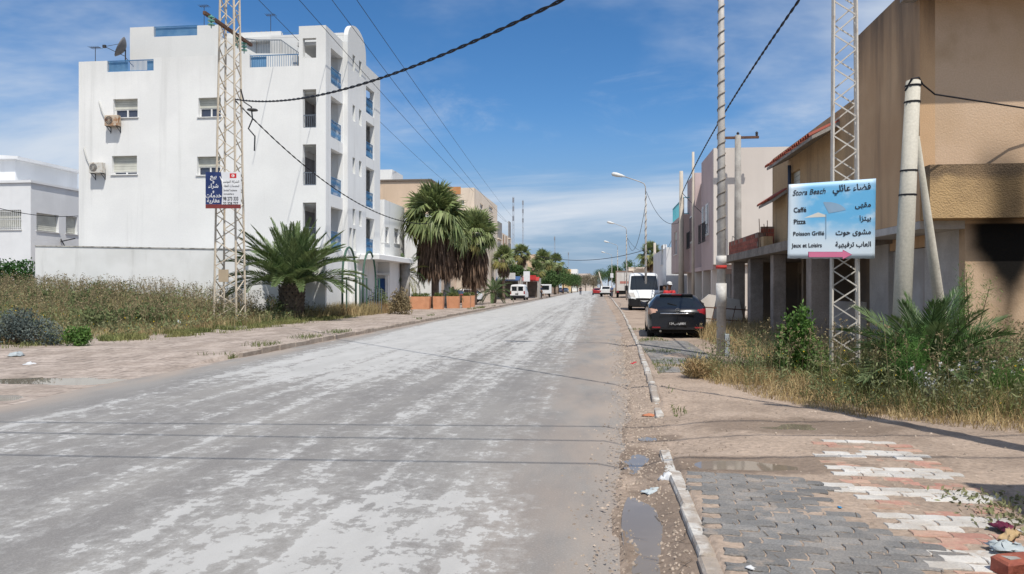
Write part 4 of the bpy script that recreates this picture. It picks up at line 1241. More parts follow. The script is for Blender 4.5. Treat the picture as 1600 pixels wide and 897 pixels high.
for k, (pa, pb) in enumerate(((1108, 1104), (1101, 1098.5), (1083, 1079))):
    ya2, yb2 = YatX(pa, XM), YatX(pb, XM)
    part(mau, 'window', FRAMEW, lambda mb: mb.box(XM - .06, XM - .003, ya2, yb2, 4.0, 5.5))
    mb = MB(); mb.box(XM - .075, XM - .062, ya2 + .1, yb2 - .1, 4.1, 5.4); mb.build('pane', DARKGLASS, mau.children[-1], off=tuple(mau.location))
    railing(mau, (XM - .2, ya2 - .15), (XM - .2, yb2 + .15), 3.7, 4.6, DARKMETAL, step=.15, name='window_grille')
SHOPD = M('steel_shop_shutter', (.30, .30, .31), (.24, .24, .25), rough=.5)
for k in range(3):
    yy = ym + 1.2 + k * 3.2
    part(mau, 'shop_shutter', SHOPD, lambda mb: mb.box(XM + .93, XM + .997, yy, yy + 2.3, 0, 2.2))
for yy in (ym + .6, ym2 - .4, ym3 + .2, ym4):
    part(mau, 'pier', CRG, lambda mb: mb.box(XM + .02, XM + .4, yy, yy + .4, -.1, 2.397))
tank = thing('roof_water_tank', 'small pale water tank on the roof edge of the mauve house', 'water tank', (XM + 1, ym3 + 1.5, zm - .7))
mb = MB(); mb.lathe([(.4, .35), (.42, .5), (.42, 1.2), (.3, 1.35), (.12, 1.38)], n=16); mb.build('drum', M('pale_tank', (.6, .58, .54)), tank, smooth=True)
mb = MB(); [mb.bar((sx_ * .3, sy_ * .3, 0), (sx_ * .3, sy_ * .3, .36), .05) for sx_ in (-1, 1) for sy_ in (-1, 1)]; mb.build('stand', DARKMETAL, tank)

# house with a turquoise roof railing
XK = 4.6
yk = YatX(1066, XK); 
kz = zat(335, XK, yk)
PINK = M('dusty_pink_render', (.56, .44, .41), (.50, .39, .365), scale=.5, streak=(.28, .22, .2), samt=.3)
kk = thing('turquoise_railed_house', 'pink house with a turquoise railing round its roof terrace', 'house', (XK, yk, 0))
yk2 = YatX(1049, XK)
mb = MB(); mb.wall('y', yk, .25, XK, 13, 2.6, kz); mb.wall('x', XK, .25, yk + .25, yk2, 2.6, kz, [(yk + 3, yk + 4.6, 3.6, 5.0)]); mb.wall('x', XK + 1, .25, yk, yk2, -.1, 2.6); mb.box(XK, 13, yk, yk2, 2.45, 2.597)
mb.build('walls', PINK, kk, off=tuple(kk.location))
window(kk, 'x', XK, yk + 3, yk + 4.6, 3.6, 5.0, 1, shut=.3, depth=.12)
part(kk, 'roof', CONC, lambda mb: mb.box(XK + .26, 12.8, yk + .26, yk2 - .1, kz - .3, kz - .1))
TURQ = M('turquoise_paint', (.10, .42, .50), rough=.5)
railing(kk, (XK + .1, yk + .1), (XK + .1, yk2), kz, kz + .95, TURQ, step=.35, bars=.03)
railing(kk, (XK + .1, yk + .1), (XK + 6, yk + .1), kz, kz + .95, TURQ, step=.35, bars=.03)
part(kk, 'garage_door', SHOPD, lambda mb: mb.box(XK + .93, XK + .997, yk + 1, yk + 4, 0, 2.2))
block('white_balcony_house', 'white house with jutting upper floor past the turquoise railing', 'house', 4.4, 13, yk2 + 1.5, yk2 + 14, zat(385, 4.4, yk2), HW, winside=[(yk2 + 4, yk2 + 6, 3.2, 4.6)], side=-1)
block('low_tan_house', 'low tan house beyond the white jutting house on the right', 'house', 4.0, 13, 108, 122, 4.2, CREAM, winside=[(111, 113, 1.2, 2.6)], side=-1)
block('far_pink_house', 'pale pink house far down beside the truck', 'house', 5.5, 16, 150, 170, 5.5, PINKC, winside=[(155, 158, 1.2, 2.8)], side=-1)
# neighbour's house just outside the picture on the right: its roof corner shades the pavement
nb = thing('neighbour_house', 'plain ochre house beside the pavement next to the camera', 'house', (3.0, -3, 0))
mb = MB(); mb.wall('y', 4.0, -.25, 3.9, 12, -.1, 4.55); mb.wall('x', 3.9, .25, -4, 3.75, -.1, 4.55); mb.box(4.15, 12, -4, 3.75, 4.2, 4.4); mb.build('walls', BROWN, nb, off=tuple(nb.location))

# ================================================================== POLES, LAMPS, SIGNS, WIRES
_ub = MB(); _ub.box(-.5, .5, -.5, .5, 0, 1)
def unit_bar_mesh(mat):
    me = bpy.data.meshes.new('bar'); me.from_pydata(_ub.v, [], _ub.f); me.materials.append(mat); return me
def bar_obj(me, name, parent, a, b, w):
    a, b = Vector(a), Vector(b); d = b - a
    o = bpy.data.objects.new(name, me); COL.objects.link(o); o.parent = parent
    q = d.normalized().to_track_quat('Z', 'Y')
    o.location = a; o.rotation_mode = 'QUATERNION'; o.rotation_quaternion = q; o.scale = (w, w, d.length)
    return o
STEEL = M('cream_painted_steel', (.56, .49, .39), (.42, .33, .24), scale=6, lo=.5, hi=.8, rough=.6, fine=.1)
STEEL2 = M('pale_galvanised_steel', (.60, .56, .50), (.44, .36, .28), scale=6, lo=.55, hi=.8, rough=.55, fine=.1)
RUST = M('rusty_steel', (.16, .085, .055), (.10, .06, .045), scale=8, bump=.3)
def lattice(label, loc, rz, w0, w1, H, pitch, mat, leg=.06, brace=.032):
    t = thing('lattice_pole', label, 'power pole', loc, rz)
    lm = unit_bar_mesh(mat)
    c = lambda k, z: ((1 if k in (1, 2) else -1) * (w0 + (w1 - w0) * z / H) / 2, (1 if k in (2, 3) else -1) * (w0 + (w1 - w0) * z / H) / 2, z)
    for k in range(4):
        bar_obj(lm, 'leg', t, c(k, -.2), c(k, H), leg)
    z = 0.15; s = 0
    while z < H - pitch:
        for k in range(4):
            a, b = (k, (k + 1) % 4) if s % 2 == 0 else ((k + 1) % 4, k)
            bar_obj(lm, 'brace', t, c(a, z), c(b, z + pitch), brace)
        z += pitch; s += 1
    return t
def tpos(px, py, z=0.0):
    g_ = G(px, py, z); return Vector((g_[0], g_[1], 0))
LT = Vector((-14.98, 29.2, 0.2))
ltow = lattice('tall cream lattice power pole carrying the blue and white estate sign', tuple(LT), R(4), .92, .52, 14.6, .52, STEEL, leg=.065, brace=.034)
za = 12.05 - .2
mb = MB(); mb.box(-.06, .06, -2.0, 1.9, za - .06, za + .06); mb.build('cross_arm', RUST, ltow).rotation_euler = (0, 0, R(-4))
GREENG = M('green_glass', (.10, .30, .24), (.16, .38, .32), rough=.15, spec=.6)
for yy in (-1.7, .75, 1.45):
    mb = MB()
    for k in range(3):
        mb.lathe([(.03, 0), (.13, .02), (.13, .06), (.04, .10), (.03, .13)], (.0, yy, za - .12 - k * .14), 12)
    mb.tube([(0, yy, za - .05), (0, yy, za - .5)], .02, 6)
    mb.build('insulator', GREENG, ltow)
mb = MB(); mb.tube([(.45, 0, za - 2.4), (.55, .1, za - 2.9), (.85, .1, za - 3.1), (.9, .1, za - 3.6), (.75, .05, za - 4.0), (1.0, .1, za - 4.3), (.98, .1, za - 4.9)], .03, 6)
mb.lathe([(.02, 0), (.22, .05), (.2, .1), (.02, .14)], (.9, .1, za - 3.3), 12); mb.build('hanging_lead', DARKMETAL, ltow, smooth=False)
mb = MB(); mb.box(-.25, .15, -.5, -.47, 1.6, 2.1); mb.build('number_plate', M('tan_plate', (.5, .4, .28)), ltow)

RT = Vector((3.92, 12.75, 0.1))
rtow = lattice('slim cream lattice pole holding the beach cafe banner', tuple(RT), R(-14), .40, .27, 11.2, .27, STEEL2, leg=.034, brace=.02)

# ---- lettering
AR = {  # isolated, final, initial, medial presentation forms
    'ا': (0xFE8D, 0xFE8E, None, None), 'ب': (0xFE8F, 0xFE90, 0xFE91, 0xFE92), 'ت': (0xFE95, 0xFE96, 0xFE97, 0xFE98),
    'ة': (0xFE93, 0xFE94, None, None), 'ح': (0xFEA1, 0xFEA2, 0xFEA3, 0xFEA4), 'خ': (0xFEA5, 0xFEA6, 0xFEA7, 0xFEA8),
    'د': (0xFEA9, 0xFEAA, None, None), 'ر': (0xFEAD, 0xFEAE, None, None), 'ز': (0xFEAF, 0xFEB0, None, None),
    'س': (0xFEB1, 0xFEB2, 0xFEB3, 0xFEB4), 'ش': (0xFEB5, 0xFEB6, 0xFEB7, 0xFEB8), 'ض': (0xFEBD, 0xFEBE, 0xFEBF, 0xFEC0),
    'ع': (0xFEC9, 0xFECA, 0xFECB, 0xFECC), 'ف': (0xFED1, 0xFED2, 0xFED3, 0xFED4), 'ق': (0xFED5, 0xFED6, 0xFED7, 0xFED8),
    'ك': (0xFED9, 0xFEDA, 0xFEDB, 0xFEDC), 'ل': (0xFEDD, 0xFEDE, 0xFEDF, 0xFEE0), 'م': (0xFEE1, 0xFEE2, 0xFEE3, 0xFEE4),
    'ن': (0xFEE5, 0xFEE6, 0xFEE7, 0xFEE8), 'ه': (0xFEE9, 0xFEEA, 0xFEEB, 0xFEEC), 'و': (0xFEED, 0xFEEE, None, None),
    'ي': (0xFEF1, 0xFEF2, 0xFEF3, 0xFEF4), 'ى': (0xFEEF, 0xFEF0, None, None), 'ئ': (0xFE89, 0xFE8A, 0xFE8B, 0xFE8C), 'ء': (0xFE80, None, None, None)}
def arabic(s):
    out = []
    for i, ch in enumerate(s):
        if ch not in AR:
            out.append(ch); continue
        f = AR[ch]
        p = s[i - 1] if i else ' '; q = s[i + 1] if i + 1 < len(s) else ' '
        jp = p in AR and AR[p][2] is not None and f[1] is not None
        jq = f[2] is not None and q in AR and AR[q][1] is not None
        out.append(chr(f[3] if jp and jq else f[1] if jp else f[2] if jq else f[0]))
    return ''.join(reversed(out))
def text(parent, s, x, z, size, mat, align='LEFT', y=-.006, shear=0.0, bold=0.0, rot=0.0, name='lettering', sx=1.0):
    c = bpy.data.curves.new(name, 'FONT'); c.body = s; c.size = size; c.align_x = align; c.shear = shear; c.offset = bold
    c.extrude = .0012; c.materials.append(mat); c.resolution_u = 3
    tmp = bpy.data.objects.new(name, c); COL.objects.link(tmp)
    bpy.context.view_layer.update()
    me = bpy.data.meshes.new_from_object(tmp.evaluated_get(bpy.context.evaluated_depsgraph_get()))
    bpy.data.objects.remove(tmp)
    o = bpy.data.objects.new(name, me); COL.objects.link(o); o.parent = parent
    o.location = (x, y, z); o.rotation_euler = (R(90), -rot, 0); o.scale = (sx, 1, 1)
    return o
INK = M('black_print', (.03, .03, .035), rough=.6)
INKW = M('white_print', (.8, .8, .8), rough=.6)
NAVY = M('navy_print', (.018, .035, .12), (.03, .05, .15), rough=.5)
SIGNW = M('white_sign_sheet', (.74, .75, .76), (.66, .67, .69), rough=.5, scale=2)
SIGNR = M('dark_red_print', (.22, .05, .045), rough=.55)
FLAGR = M('red_print', (.60, .03, .03), rough=.5)

# estate agent's board
s1c = PD(355.5, 299.5, 30.0)
sg = thing('estate_sign', 'blue and white estate board with a flag and phone numbers', 'sign', (s1c.x, s1c.y - .35, s1c.z), YAW)
sw, sh = 1.38, 1.43
mb = MB(); mb.box(-sw / 2, sw / 2, 0, .03, -sh / 2, sh / 2); mb.build('board', SIGNW, sg)
mb = MB(); pts = [(-sw / 2, -sh / 2 + .16), (-.06, -sh / 2 + .16), (-.04, -.2), (-.02, .1), (-.04, .4), (-.09, sh / 2), (-sw / 2, sh / 2)]
mb.prism(pts, lambda u, v, w: (u, w, v), -.004, -.0005); mb.build('blue_field', NAVY, sg)
mb = MB(); mb.tube([(-.13, -.006, .55), (-.03, -.006, .35), (.0, -.006, .1), (-.03, -.006, -.3)], [.01, .035, .03, .005], 6); mb.build('white_swoosh', INKW, sg)
mb = MB(); mb.box(-sw / 2, sw / 2, -.005, -.0005, -sh / 2, -sh / 2 + .155); mb.build('red_band', SIGNR, sg)
mb = MB(); mb.box(.26, .52, -.005, -.0005, .48, .66); fl = mb.build('flag', FLAGR, sg)
mb = MB(); mb.prism([(.39 + .06 * math.cos(a * math.pi / 10), .57 + .06 * math.sin(a * math.pi / 10)) for a in range(20)], lambda u, v, w: (u, w, v), -.008, -.0055); mb.build('flag_disc', INKW, fl)
mb = MB()
ou = [(.395 + .042 * math.cos(a), .57 + .042 * math.sin(a)) for a in np.linspace(R(45), R(315), 12)]
inn = [(.407 + .034 * math.cos(a), .57 + .034 * math.sin(a)) for a in np.linspace(R(310), R(50), 12)]
mb.prism(ou + inn, lambda u, v, w: (u, w, v), -.010, -.0085); mb.build('flag_crescent', FLAGR, fl)
for s, z, k in (('بيع', .47, .22), ('و', .30, .17), ('شراء', .10, .22), ('و', -.08, .17), ('خدمات', -.28, .22), ('عقارية', -.48, .21)):
    text(sg, arabic(s), -.38, z, k, INKW, 'CENTER', bold=.004)
text(sg, arabic('الشركة التونسية'), .64, .30, .125, INK, 'RIGHT', sx=.9)
text(sg, arabic('للخدمات العقارية'), .64, .13, .125, INK, 'RIGHT', sx=.86)
text(sg, 'Société Tunisienne', .02, -.04, .105, INK, sx=.66)
text(sg, 'Immobilière', .02, -.18, .105, INK, sx=.8)
text(sg, '98 273 333', .0, -.40, .20, INK, sx=.66, bold=.004)
text(sg, '22 328 737', .0, -.58, .17, INK, sx=.76, bold=.003)

# beach cafe banner
def banner_material():
    m, n, l, b = nodes_of('printed_sky_banner')
    tcn = n.new('ShaderNodeTexCoord'); sp = n.new('ShaderNodeSeparateXYZ'); l.new(tcn.outputs['Object'], sp.inputs[0])
    def mr(s, a, c, d=0.0, e=1.0):
        r = n.new('ShaderNodeMapRange'); r.interpolation_type = 'SMOOTHSTEP'
        for i, v in enumerate((a, c, d, e)): r.inputs[i + 1].default_value = v
        l.new(s, r.inputs[0]); return r.outputs[0]
    def ma(op, a, c):
        x = n.new('ShaderNodeMath'); x.operation = op
        for i, v in ((0, a), (1, c)):
            if isinstance(v, (int, float)): x.inputs[i].default_value = v
            else: l.new(v, x.inputs[i])
        return x.outputs[0]
    nz = n.new('ShaderNodeTexNoise'); nz.inputs['Scale'].default_value = 2.6; nz.inputs['Detail'].default_value = 4
    mp = n.new('ShaderNodeMapping'); mp.inputs['Scale'].default_value = (1, 1, 2.0); l.new(tcn.outputs['Object'], mp.inputs[0]); l.new(mp.outputs[0], nz.inputs[0])
    blue = ma('MULTIPLY', mr(sp.outputs['Z'], -.42, .05), mr(sp.outputs['Z'], .75, .45))
    blue = ma('MULTIPLY', blue, mr(sp.outputs['X'], -.68, -.3))
    f = ma('MULTIPLY', blue, mr(nz.outputs['Fac'], .78, .5, .3, 1.0))
    x = n.new('ShaderNodeMixRGB'); l.new(f, x.inputs[0]); x.inputs[1].default_value = (.60, .70, .78, 1); x.inputs[2].default_value = (.13, .42, .70, 1)
    l.new(x.outputs[0], b.inputs['Base Color']); b.inputs['Roughness'].default_value = .45
    return m
bc = Vector((RT.x - .32, RT.y - .42, 0)); bc.z = zat(344, bc.x, bc.y)
bn_ = thing('cafe_banner', 'sky blue beach cafe banner with a pink arrow on the lattice pole', 'sign', tuple(bc), YAW + R(2))
bwid, bhei = 1.385, 1.20
us, vs_ = np.linspace(-.5, .5, 24), np.linspace(-.5, .5, 16)
vv = []
for v in vs_:
    for u in us:
        vv.append((u * bwid + .02 * v, .003 * math.sin(u * 9 + 1) * (0.4 + v * .5), v * bhei + (v + .5) * u * .10 - (.012 * abs(math.sin(u * 26)) if v == vs_[0] else 0)))
fq = [(j * 24 + i, j * 24 + i + 1, (j + 1) * 24 + i + 1, (j + 1) * 24 + i) for j in range(15) for i in range(23)]
o = fast('banner_sheet', vv, fq, banner_material(), bn_, smooth=True)
sm = o.modifiers.new('thickness', 'SOLIDIFY'); sm.thickness = .006; sm.offset = 1
mb = MB()
for z in (-.5, .0, .5):
    mb.bar((-.62, .045, z), (.62, .045, z + .02), .025)
mb.build('banner_frame', STEEL2, bn_)
BY = -.012
rt_ = lambda z: .085 * (z / bhei + .5)
for s, x, z, k, sh_, bo_ in (('Stora Beach', -.63, .42, .118, .35, .001), ('Caffé', -.61, .145, .105, 0, .0018), ('Pizza', -.61, -.045, .105, 0, .0018), ('Poisson Grillé', -.62, -.235, .088, 0, .0012), ('Jeux et Loisirs', -.635, -.425, .09, 0, .0012)):
    text(bn_, s, x, z + x * rt_(z), k, INK, 'LEFT', BY, sh_, bo_, rot=rt_(z), sx=.92 if 'P' not in s or s == 'Pizza' else 1.0)
for s, z, k in (('فضاء عائلي', .44, .138), ('مقهى', .175, .115), ('بيتزا', -.03, .115), ('مشوى حوت', -.235, .115), ('العاب ترفيهية', -.42, .105)):
    text(bn_, arabic(s), .625, z + .6 * rt_(z), k, INK, 'RIGHT', BY, rot=rt_(z), bold=.0015)
ARW = M('pink_arrow_print', (.70, .20, .34), rough=.5); 
arp = [(-.37, -.585), (.17, -.585), (.17, -.615), (.315, -.545), (.17, -.475), (.17, -.505), (-.37, -.505)]
mb = MB(); mb.prism([(x * 1.02 - .0, (z + .545) * 1.10 - .545) for x, z in arp], lambda u, v, w: (u, w, v), BY + .004, BY + .006); ar_ = mb.build('arrow_outline', M('maroon_print', (.20, .02, .08)), bn_)
mb = MB(); mb.prism(arp, lambda u, v, w: (u, w, v), BY, BY + .003); mb.build('arrow', ARW, ar_)
# printed parasol on the sheet
PAR_G = M('grey_blue_print', (.25, .38, .52), rough=.5)
mb = MB(); mb.prism([(-.14, .27)] + [(-.09 + .32 * math.sin(a), .12 + .16 * math.cos(a)) for a in np.linspace(-.1, 1.35, 9)] + [(.13, .135), (-.05, .10)], lambda u, v, w: (u, w, v), BY + .004, BY + .0055); mb.build('parasol_print', PAR_G, bn_)
mb = MB(); mb.prism([(-.44, .03), (-.22, .115), (-.1, .075), (-.1, .045)], lambda u, v, w: (u, w, v), BY + .004, BY + .0055); mb.build('parasol_underside_print', M('cream_print', (.72, .70, .64)), bn_)
mb = MB(); mb.prism([(-.105, .09), (-.09, .09), (-.09, -.30), (-.105, -.30)], lambda u, v, w: (u, w, v), BY + .002, BY + .0035); mb.build('parasol_pole_print', PAR_G, bn_)

# ---- concrete lamp post with the wound cable, close on the right
GALV = M('grey_lamp_steel', (.50, .48, .45), (.38, .36, .34), scale=3, rough=.55, streak=(.26, .22, .18), samt=.4, fine=.08)
def lamp(label, loc, H, r0, r1, wound=True, arm=True, wz0=1.2, group='street lamps along the right kerb', pitch=.40, detail=1, arml=2.0):
    t = thing('street_lamp', label, 'street lamp', loc, 0, group)
    mb = MB(); mb.tube([(0, 0, -.1), (0, 0, H * .5), (0, 0, H)], [r0, (r0 + r1) / 2, r1], 12 if detail else 8); mb.build('post', GALV, t, smooth=True)
    if wound:
        pts = []; z = wz0; a = 0
        while z < H - .1:
            rr = r0 + (r1 - r0) * z / H + .008
            pts.append((rr * math.cos(a), rr * math.sin(a), z)); a += math.pi / 5; z += pitch / 10
        mb = MB(); mb.tube(pts, .013 if detail else .02, 4); mb.build('wound_cable', M('dull_wound_cable', (.22, .19, .16)), t)
    if arm:
        mb = MB(); mb.tube([(0, 0, H - .1), (-.02, 0, H + .55), (-.12, 0, H + .75), (-.4, 0, H + .88), (-arml, 0, H + 1.25)], [r1 * .75, r1 * .7, r1 * .7, r1 * .65, r1 * .6], 8); am = mb.build('arm', GALV, t, smooth=True)
        mb = MB()
        d = Vector((-.95, 0, .22)).normalized(); p0 = Vector((-arml, 0, H + 1.25))
        mb.tube([p0 - d * .1, p0 + d * .1, p0 + d * .45, p0 + d * .72, p0 + d * .8], [.05, .10, .15, .13, .04], 10)
        mb.build('lamp_head', M('pale_lamp_head', (.66, .66, .64), rough=.4), am, smooth=True)
    return t
p = G(1127, 560, .05)
l0 = lamp('thick grey lamp post with wound cable and red stripe beside the black car', (p[0], p[1], .08), 9.2, .105, .055, wz0=2.55, pitch=.27)
mb = MB(); mb.lathe([(.118, 1.92), (.118, 1.99)], n=14); mb.build('red_stripe', M('red_paint_band', (.55, .06, .05)), l0, smooth=True)
mb = MB(); mb.lathe([(.112, 1.995), (.111, 2.2)], n=14); mb.lathe([(.1135, 1.1), (.113, 1.6)], n=14); mb.build('white_poster', M('torn_poster', (.66, .65, .62), (.5, .48, .45), scale=8), l0, smooth=True)
mb = MB(); mb.cbox(.06, .16, -.12, -.0, .02, .50, .01); mb.box(.062, .158, -.126, -.1205, .04, .48); mb.build('fuse_box', M('blue_grey_box', (.34, .37, .39), rough=.5), l0)
for k, (px, t_, H, lb) in enumerate(((1009, 49.6, 7.6, 'slender lamp with wound post in front of the white van'), (979, 86.5, 7.6, 'second slender lamp standing behind the truck'),
                                      (965, 123, 7.6, 'third lamp down the street, past the truck'), (956, 160, 7.6, 'fourth and smallest lamp far down the right kerb'))):
    q = PD(px, 449, t_)
    lamp(lb, (q.x, q.y, .05), H, .085, .05, detail=0, wz0=2.0, pitch=.5, arml=1.45)

# ---- other poles
WOOD = M('grey_green_timber', (.50, .47, .40), (.40, .38, .32), scale=3, stretch=(1, 1, .2), bump=.3, bscale=20, fine=.1, fscale=30, speck=(.22, .19, .15), pscale=5, plo=.68, pamt=.6)
pa = Vector((4.55, 11.9, 0.1)); ptop = Vector((4.98, 12.25, 4.75))
pa = Vector((*[G(1403, 600, .15)[i] for i in range(2)], .1))
d_ = ray(1427, 128); ptop = Vector((d_[0] * 11.75, d_[1] * 11.75, CAMH + d_[2] * 11.75))
ap = thing('braced_timber_pole', 'cut-off timber pole with a leaning brace in front of the ochre house', 'pole', tuple(pa))
mb = MB(); e = ptop - pa
mb.tube([Vector((0, 0, -.2)), e * .5, e], [.135, .125, .105], 14); mb.build('pole', WOOD, ap, smooth=True)
d_ = ray(1470, 497); b0 = Vector((d_[0] * 12.9, d_[1] * 12.9, CAMH + d_[2] * 12.9)) - pa
d_ = ray(1433, 214); b1_ = Vector((d_[0] * 11.95, d_[1] * 11.95, CAMH + d_[2] * 11.95)) - pa
b2 = b0 + (b0 - b1_) * .35
mb = MB(); mb.tube([b2, b0, b1_], [.105, .10, .035], 10); mb.build('brace', WOOD, ap, smooth=True)
for f in (.985, .93, .70, .62):
    q = e * f
    mb = MB(); mb.tube([q - Vector((0, 0, .012)), q + Vector((0, 0, .012))], .118 + (1 - f) * .03, 12); mb.build('strap', CABLE, ap, smooth=True)
mb = MB(); mb.tube([e + Vector((-.13, -.02, -.15)), e + Vector((-.06, -.1, .02)), e + Vector((.06, -.05, .05)), e + Vector((.14, 0, -.05)), e + Vector((.4, .2, -.16)), e + Vector((2.2, 1.0, -.25)), e + Vector((5, 1.5, -.3))], .014, 5)
mb.build('lead_wire', CABLE, ap)

def pole(name, label, px, t_, ytop, r0, r1, mat, cross=None, base=0.0, lean=(0, 0)):
    q = PD(px, 449, t_); H = zat(ytop, q.x, q.y)
    t = thing(name, label, 'pole', (q.x, q.y, base))
    mb = MB(); mb.tube([(0, 0, -.1), (lean[0], lean[1], H)], [r0, r1], 10); mb.build('shaft', mat, t, smooth=True)
    if cross:
        w, z, dr = cross
        mb = MB(); mb.bar((-w / 2, 0, H - z), (w / 2, 0, H - z), .10); ca_ = mb.build('cross_arm', RUST, t)
        for s in (-.45, 0, .45):
            mb = MB(); mb.lathe([(.03, 0), (.06, .05), (.05, .1), (.07, .14), (.02, .2)], (w * s, 0, H - z + .05), 8); mb.build('insulator', DARKMETAL, ca_)
    return t, H
POLEC = M('pale_concrete_pole', (.52, .47, .40), (.44, .39, .33), scale=1.5, fine=.08)
tp, tpH = pole('tee_pole', 'timber pole with a tee cross arm before the cream gable', 1153, 32.6, 212, .17, .13, CONC, cross=(1.75, .1, 0))
cp, cpH = pole('concrete_pole', 'tall pale concrete pole by the pink house behind the black car', 1064.5, 42, 268, .18, .10, POLEC)
pole('concrete_pole', 'thin grey pole beside the first wound lamp and pink house', 1083, 36.5, 238, .08, .06, POLEC)
fp, fpH = pole('concrete_pole', 'short concrete pole with a cable hub behind the white van', 1023, 78, 380, .19, .13, POLEC)
pole('leaning_pole', 'pale leaning pole among the far trees on the right', 945, 150, 425, .15, .10, POLEC, lean=(-1.2, 0))
mast = []
for px, yb_, yt, t_, lb in ((802, 345, 308, 190, 'nearest faint radio mast above the cream apartments'), (817, 350, 313, 230, 'second red and white radio mast right of the cream apartments'),
                        (866.5, 392, 369, 260, 'thin far mast above the roadside palms'), (888, 412, 394, 330, 'smallest far mast over the yellow building')):
    q = PD(px, 449, t_)
    H = zat(yt, q.x, q.y)
    t = thing('radio_mast', lb, 'mast', (q.x, q.y, 0), 0, 'radio masts on the skyline')
    mb = MB()
    for k in range(3):
        a = k * 2.094
        mb.bar((.25 * math.cos(a), .25 * math.sin(a), 0), (.2 * math.cos(a), .2 * math.sin(a), H), .07)
    z = 0; k = 0
    while z < H - 1:
        a, b_ = k % 3 * 2.094, (k + 1) % 3 * 2.094
        mb.bar((.24 * math.cos(a), .24 * math.sin(a), z), (.24 * math.cos(b_), .24 * math.sin(b_), z + .8), .05); z += .8; k += 1
    mb.build('frame', M('haze_tinted_mast', (.32, .33, .36)), t)  # air haze is put into the pale grey mast colour
    for f in ((.99, .9, .8) if t_ < 250 else (.98,)):
        mb = MB(); mb.box(-.22, .22, -.2, .2, H * f - 1.2, H * f); mb.build('panel_antenna', M('haze_tinted_aerial', (.26, .28, .32)), t)  # aerials carry the same painted haze tone

# ---- green iron arches of an abandoned garden gate
GRN = M('dark_green_iron', (.05, .11, .08), (.07, .14, .10), rough=.5)
for k, (pxa, pxb, ztop, lb) in enumerate(((535, 556, 390, 'green iron arch nearer the date palm'), (567, 587, 396, 'green iron arch in front of the blue door'))):
    xg = -12.9 - .1 * k
    a, b_ = Vector((xg, YatX(pxa, xg), .1)), Vector((xg, YatX(pxb, xg), .1))
    H = zat(ztop, xg, (a.y + b_.y) / 2)
    t = thing('garden_arch', lb + ' on the overgrown verge', 'arch', tuple(a), 0, 'green iron garden arches')
    w = b_.y - a.y
    pts = [(0, 0, -.1), (0, 0, H - w * .75)] + [(0, w / 2 - w / 2 * math.cos(s * math.pi / 12), H - w * .75 + w * .75 * math.sin(s * math.pi / 12)) for s in range(1, 12)] + [(0, w, H - w * .75), (0, w, -.1)]
    mb = MB(); mb.tube(pts, .055, 6); mb.build('hoop', GRN, t, smooth=True)
    for yy in (0, w):
        mb = MB(); mb.bar((.22, yy, -.1), (.22, yy, 2.0), .06); mb.bar((-.0, yy, 1.95), (.22, yy, 1.95), .04); mb.build('side_post', GRN, t)

# ---- wires
def wire(label, a, b, sag, r, name='overhead_cable', n=28, twist=False, group=None):
    a, b = Vector(a), Vector(b)
    pts = []
    for k in range(n + 1):
        s = k / n; q = a.lerp(b, s); q.z -= 4 * sag * s * (1 - s); pts.append(q)
    t = MB()
    if twist:
        for ph in (0, math.pi):
            tp_ = []
            m_ = n * 14
            for k in range(m_ + 1):
                s = k / m_; q = a.lerp(b, s); q.z -= 4 * sag * s * (1 - s)
                an = s * (b - a).length * 2 * math.pi / .9 + ph
                tp_.append(q + Vector((math.cos(an) * r * .5, math.cos(an) * r * .5, math.sin(an) * r * .8)))
            t.tube([p_ - a for p_ in tp_], r * .75, 5)
    else:
        t.tube([p_ - a for p_ in pts], r, 5)
    o = t.build(name, CABLE); o.location = a
    tag(o, label, 'cable', group)
    return o
def cable3(label, a, m, b, r, twist=False):      # parabola through the middle point's height
    a, m, b = Vector(a), Vector(m), Vector(b)
    s = ((m - a).dot(b - a)) / (b - a).dot(b - a)
    sag = (a.lerp(b, s).z - m.z) / (4 * s * (1 - s))
    return wire(label, a, b, sag, r, twist=twist)
ta = PD(365, 155, 30.6)
EP = Vector((4.7, 6.0, 6.5))
wire('thick twisted cable rising from the left lattice pole over the street', ta, EP, 1.22, .024, twist=True)
t = thing('timber_pole', 'tall timber pole beside the pavement at the end of the thick cable', 'pole', (4.7, 6.0, 0))
mb = MB(); mb.tube([(0, 0, -.2), (0, 0, 8.2)], [.16, .11], 12); mb.build('shaft', WOOD, t, smooth=True)
mb = MB(); mb.bar((-.7, .3, 7.7), (.7, -.3, 7.7), .1); mb.build('cross_arm', RUST, t)
cable3('twisted cable hanging from the left lattice pole towards the fan palms', ta, PD(480, 262, 36), PD(668, 350, 51.5), .022, True)
tb = Vector((RT.x, RT.y, 9.6))
cable3('twisted cable from the banner pole to the concrete pole', PD(1252, -4, 14.5), PD(1185, 140, 22), PD(1066, 302, 41.9), .022, True)
wire('sagging cable from the concrete pole along the mauve house', PD(1066, 302, 41.9), PD(1190, 395, 30), .3, .016)
wire('cable from the concrete pole down to the pole behind the van', PD(1066, 330, 41.9), PD(1023, 395, 78), 1.2, .016)
wire('cable crossing the street from the palms to the pole behind the van', PD(800, 390, 82), PD(1023, 386, 78), 1.3, .03)
wire('cable looping between the first wound lamp and the concrete pole', PD(1010, 300, 49.6), PD(1066, 345, 41.9), .9, .014)
wire('cable looping between the first and second wound lamps', PD(1009, 318, 49.6), PD(980, 372, 86), 2.2, .018)
wire('thin wire from the second lamp to the pole behind the van', PD(980, 372, 86), PD(1023, 384, 78), 1.0, .016)
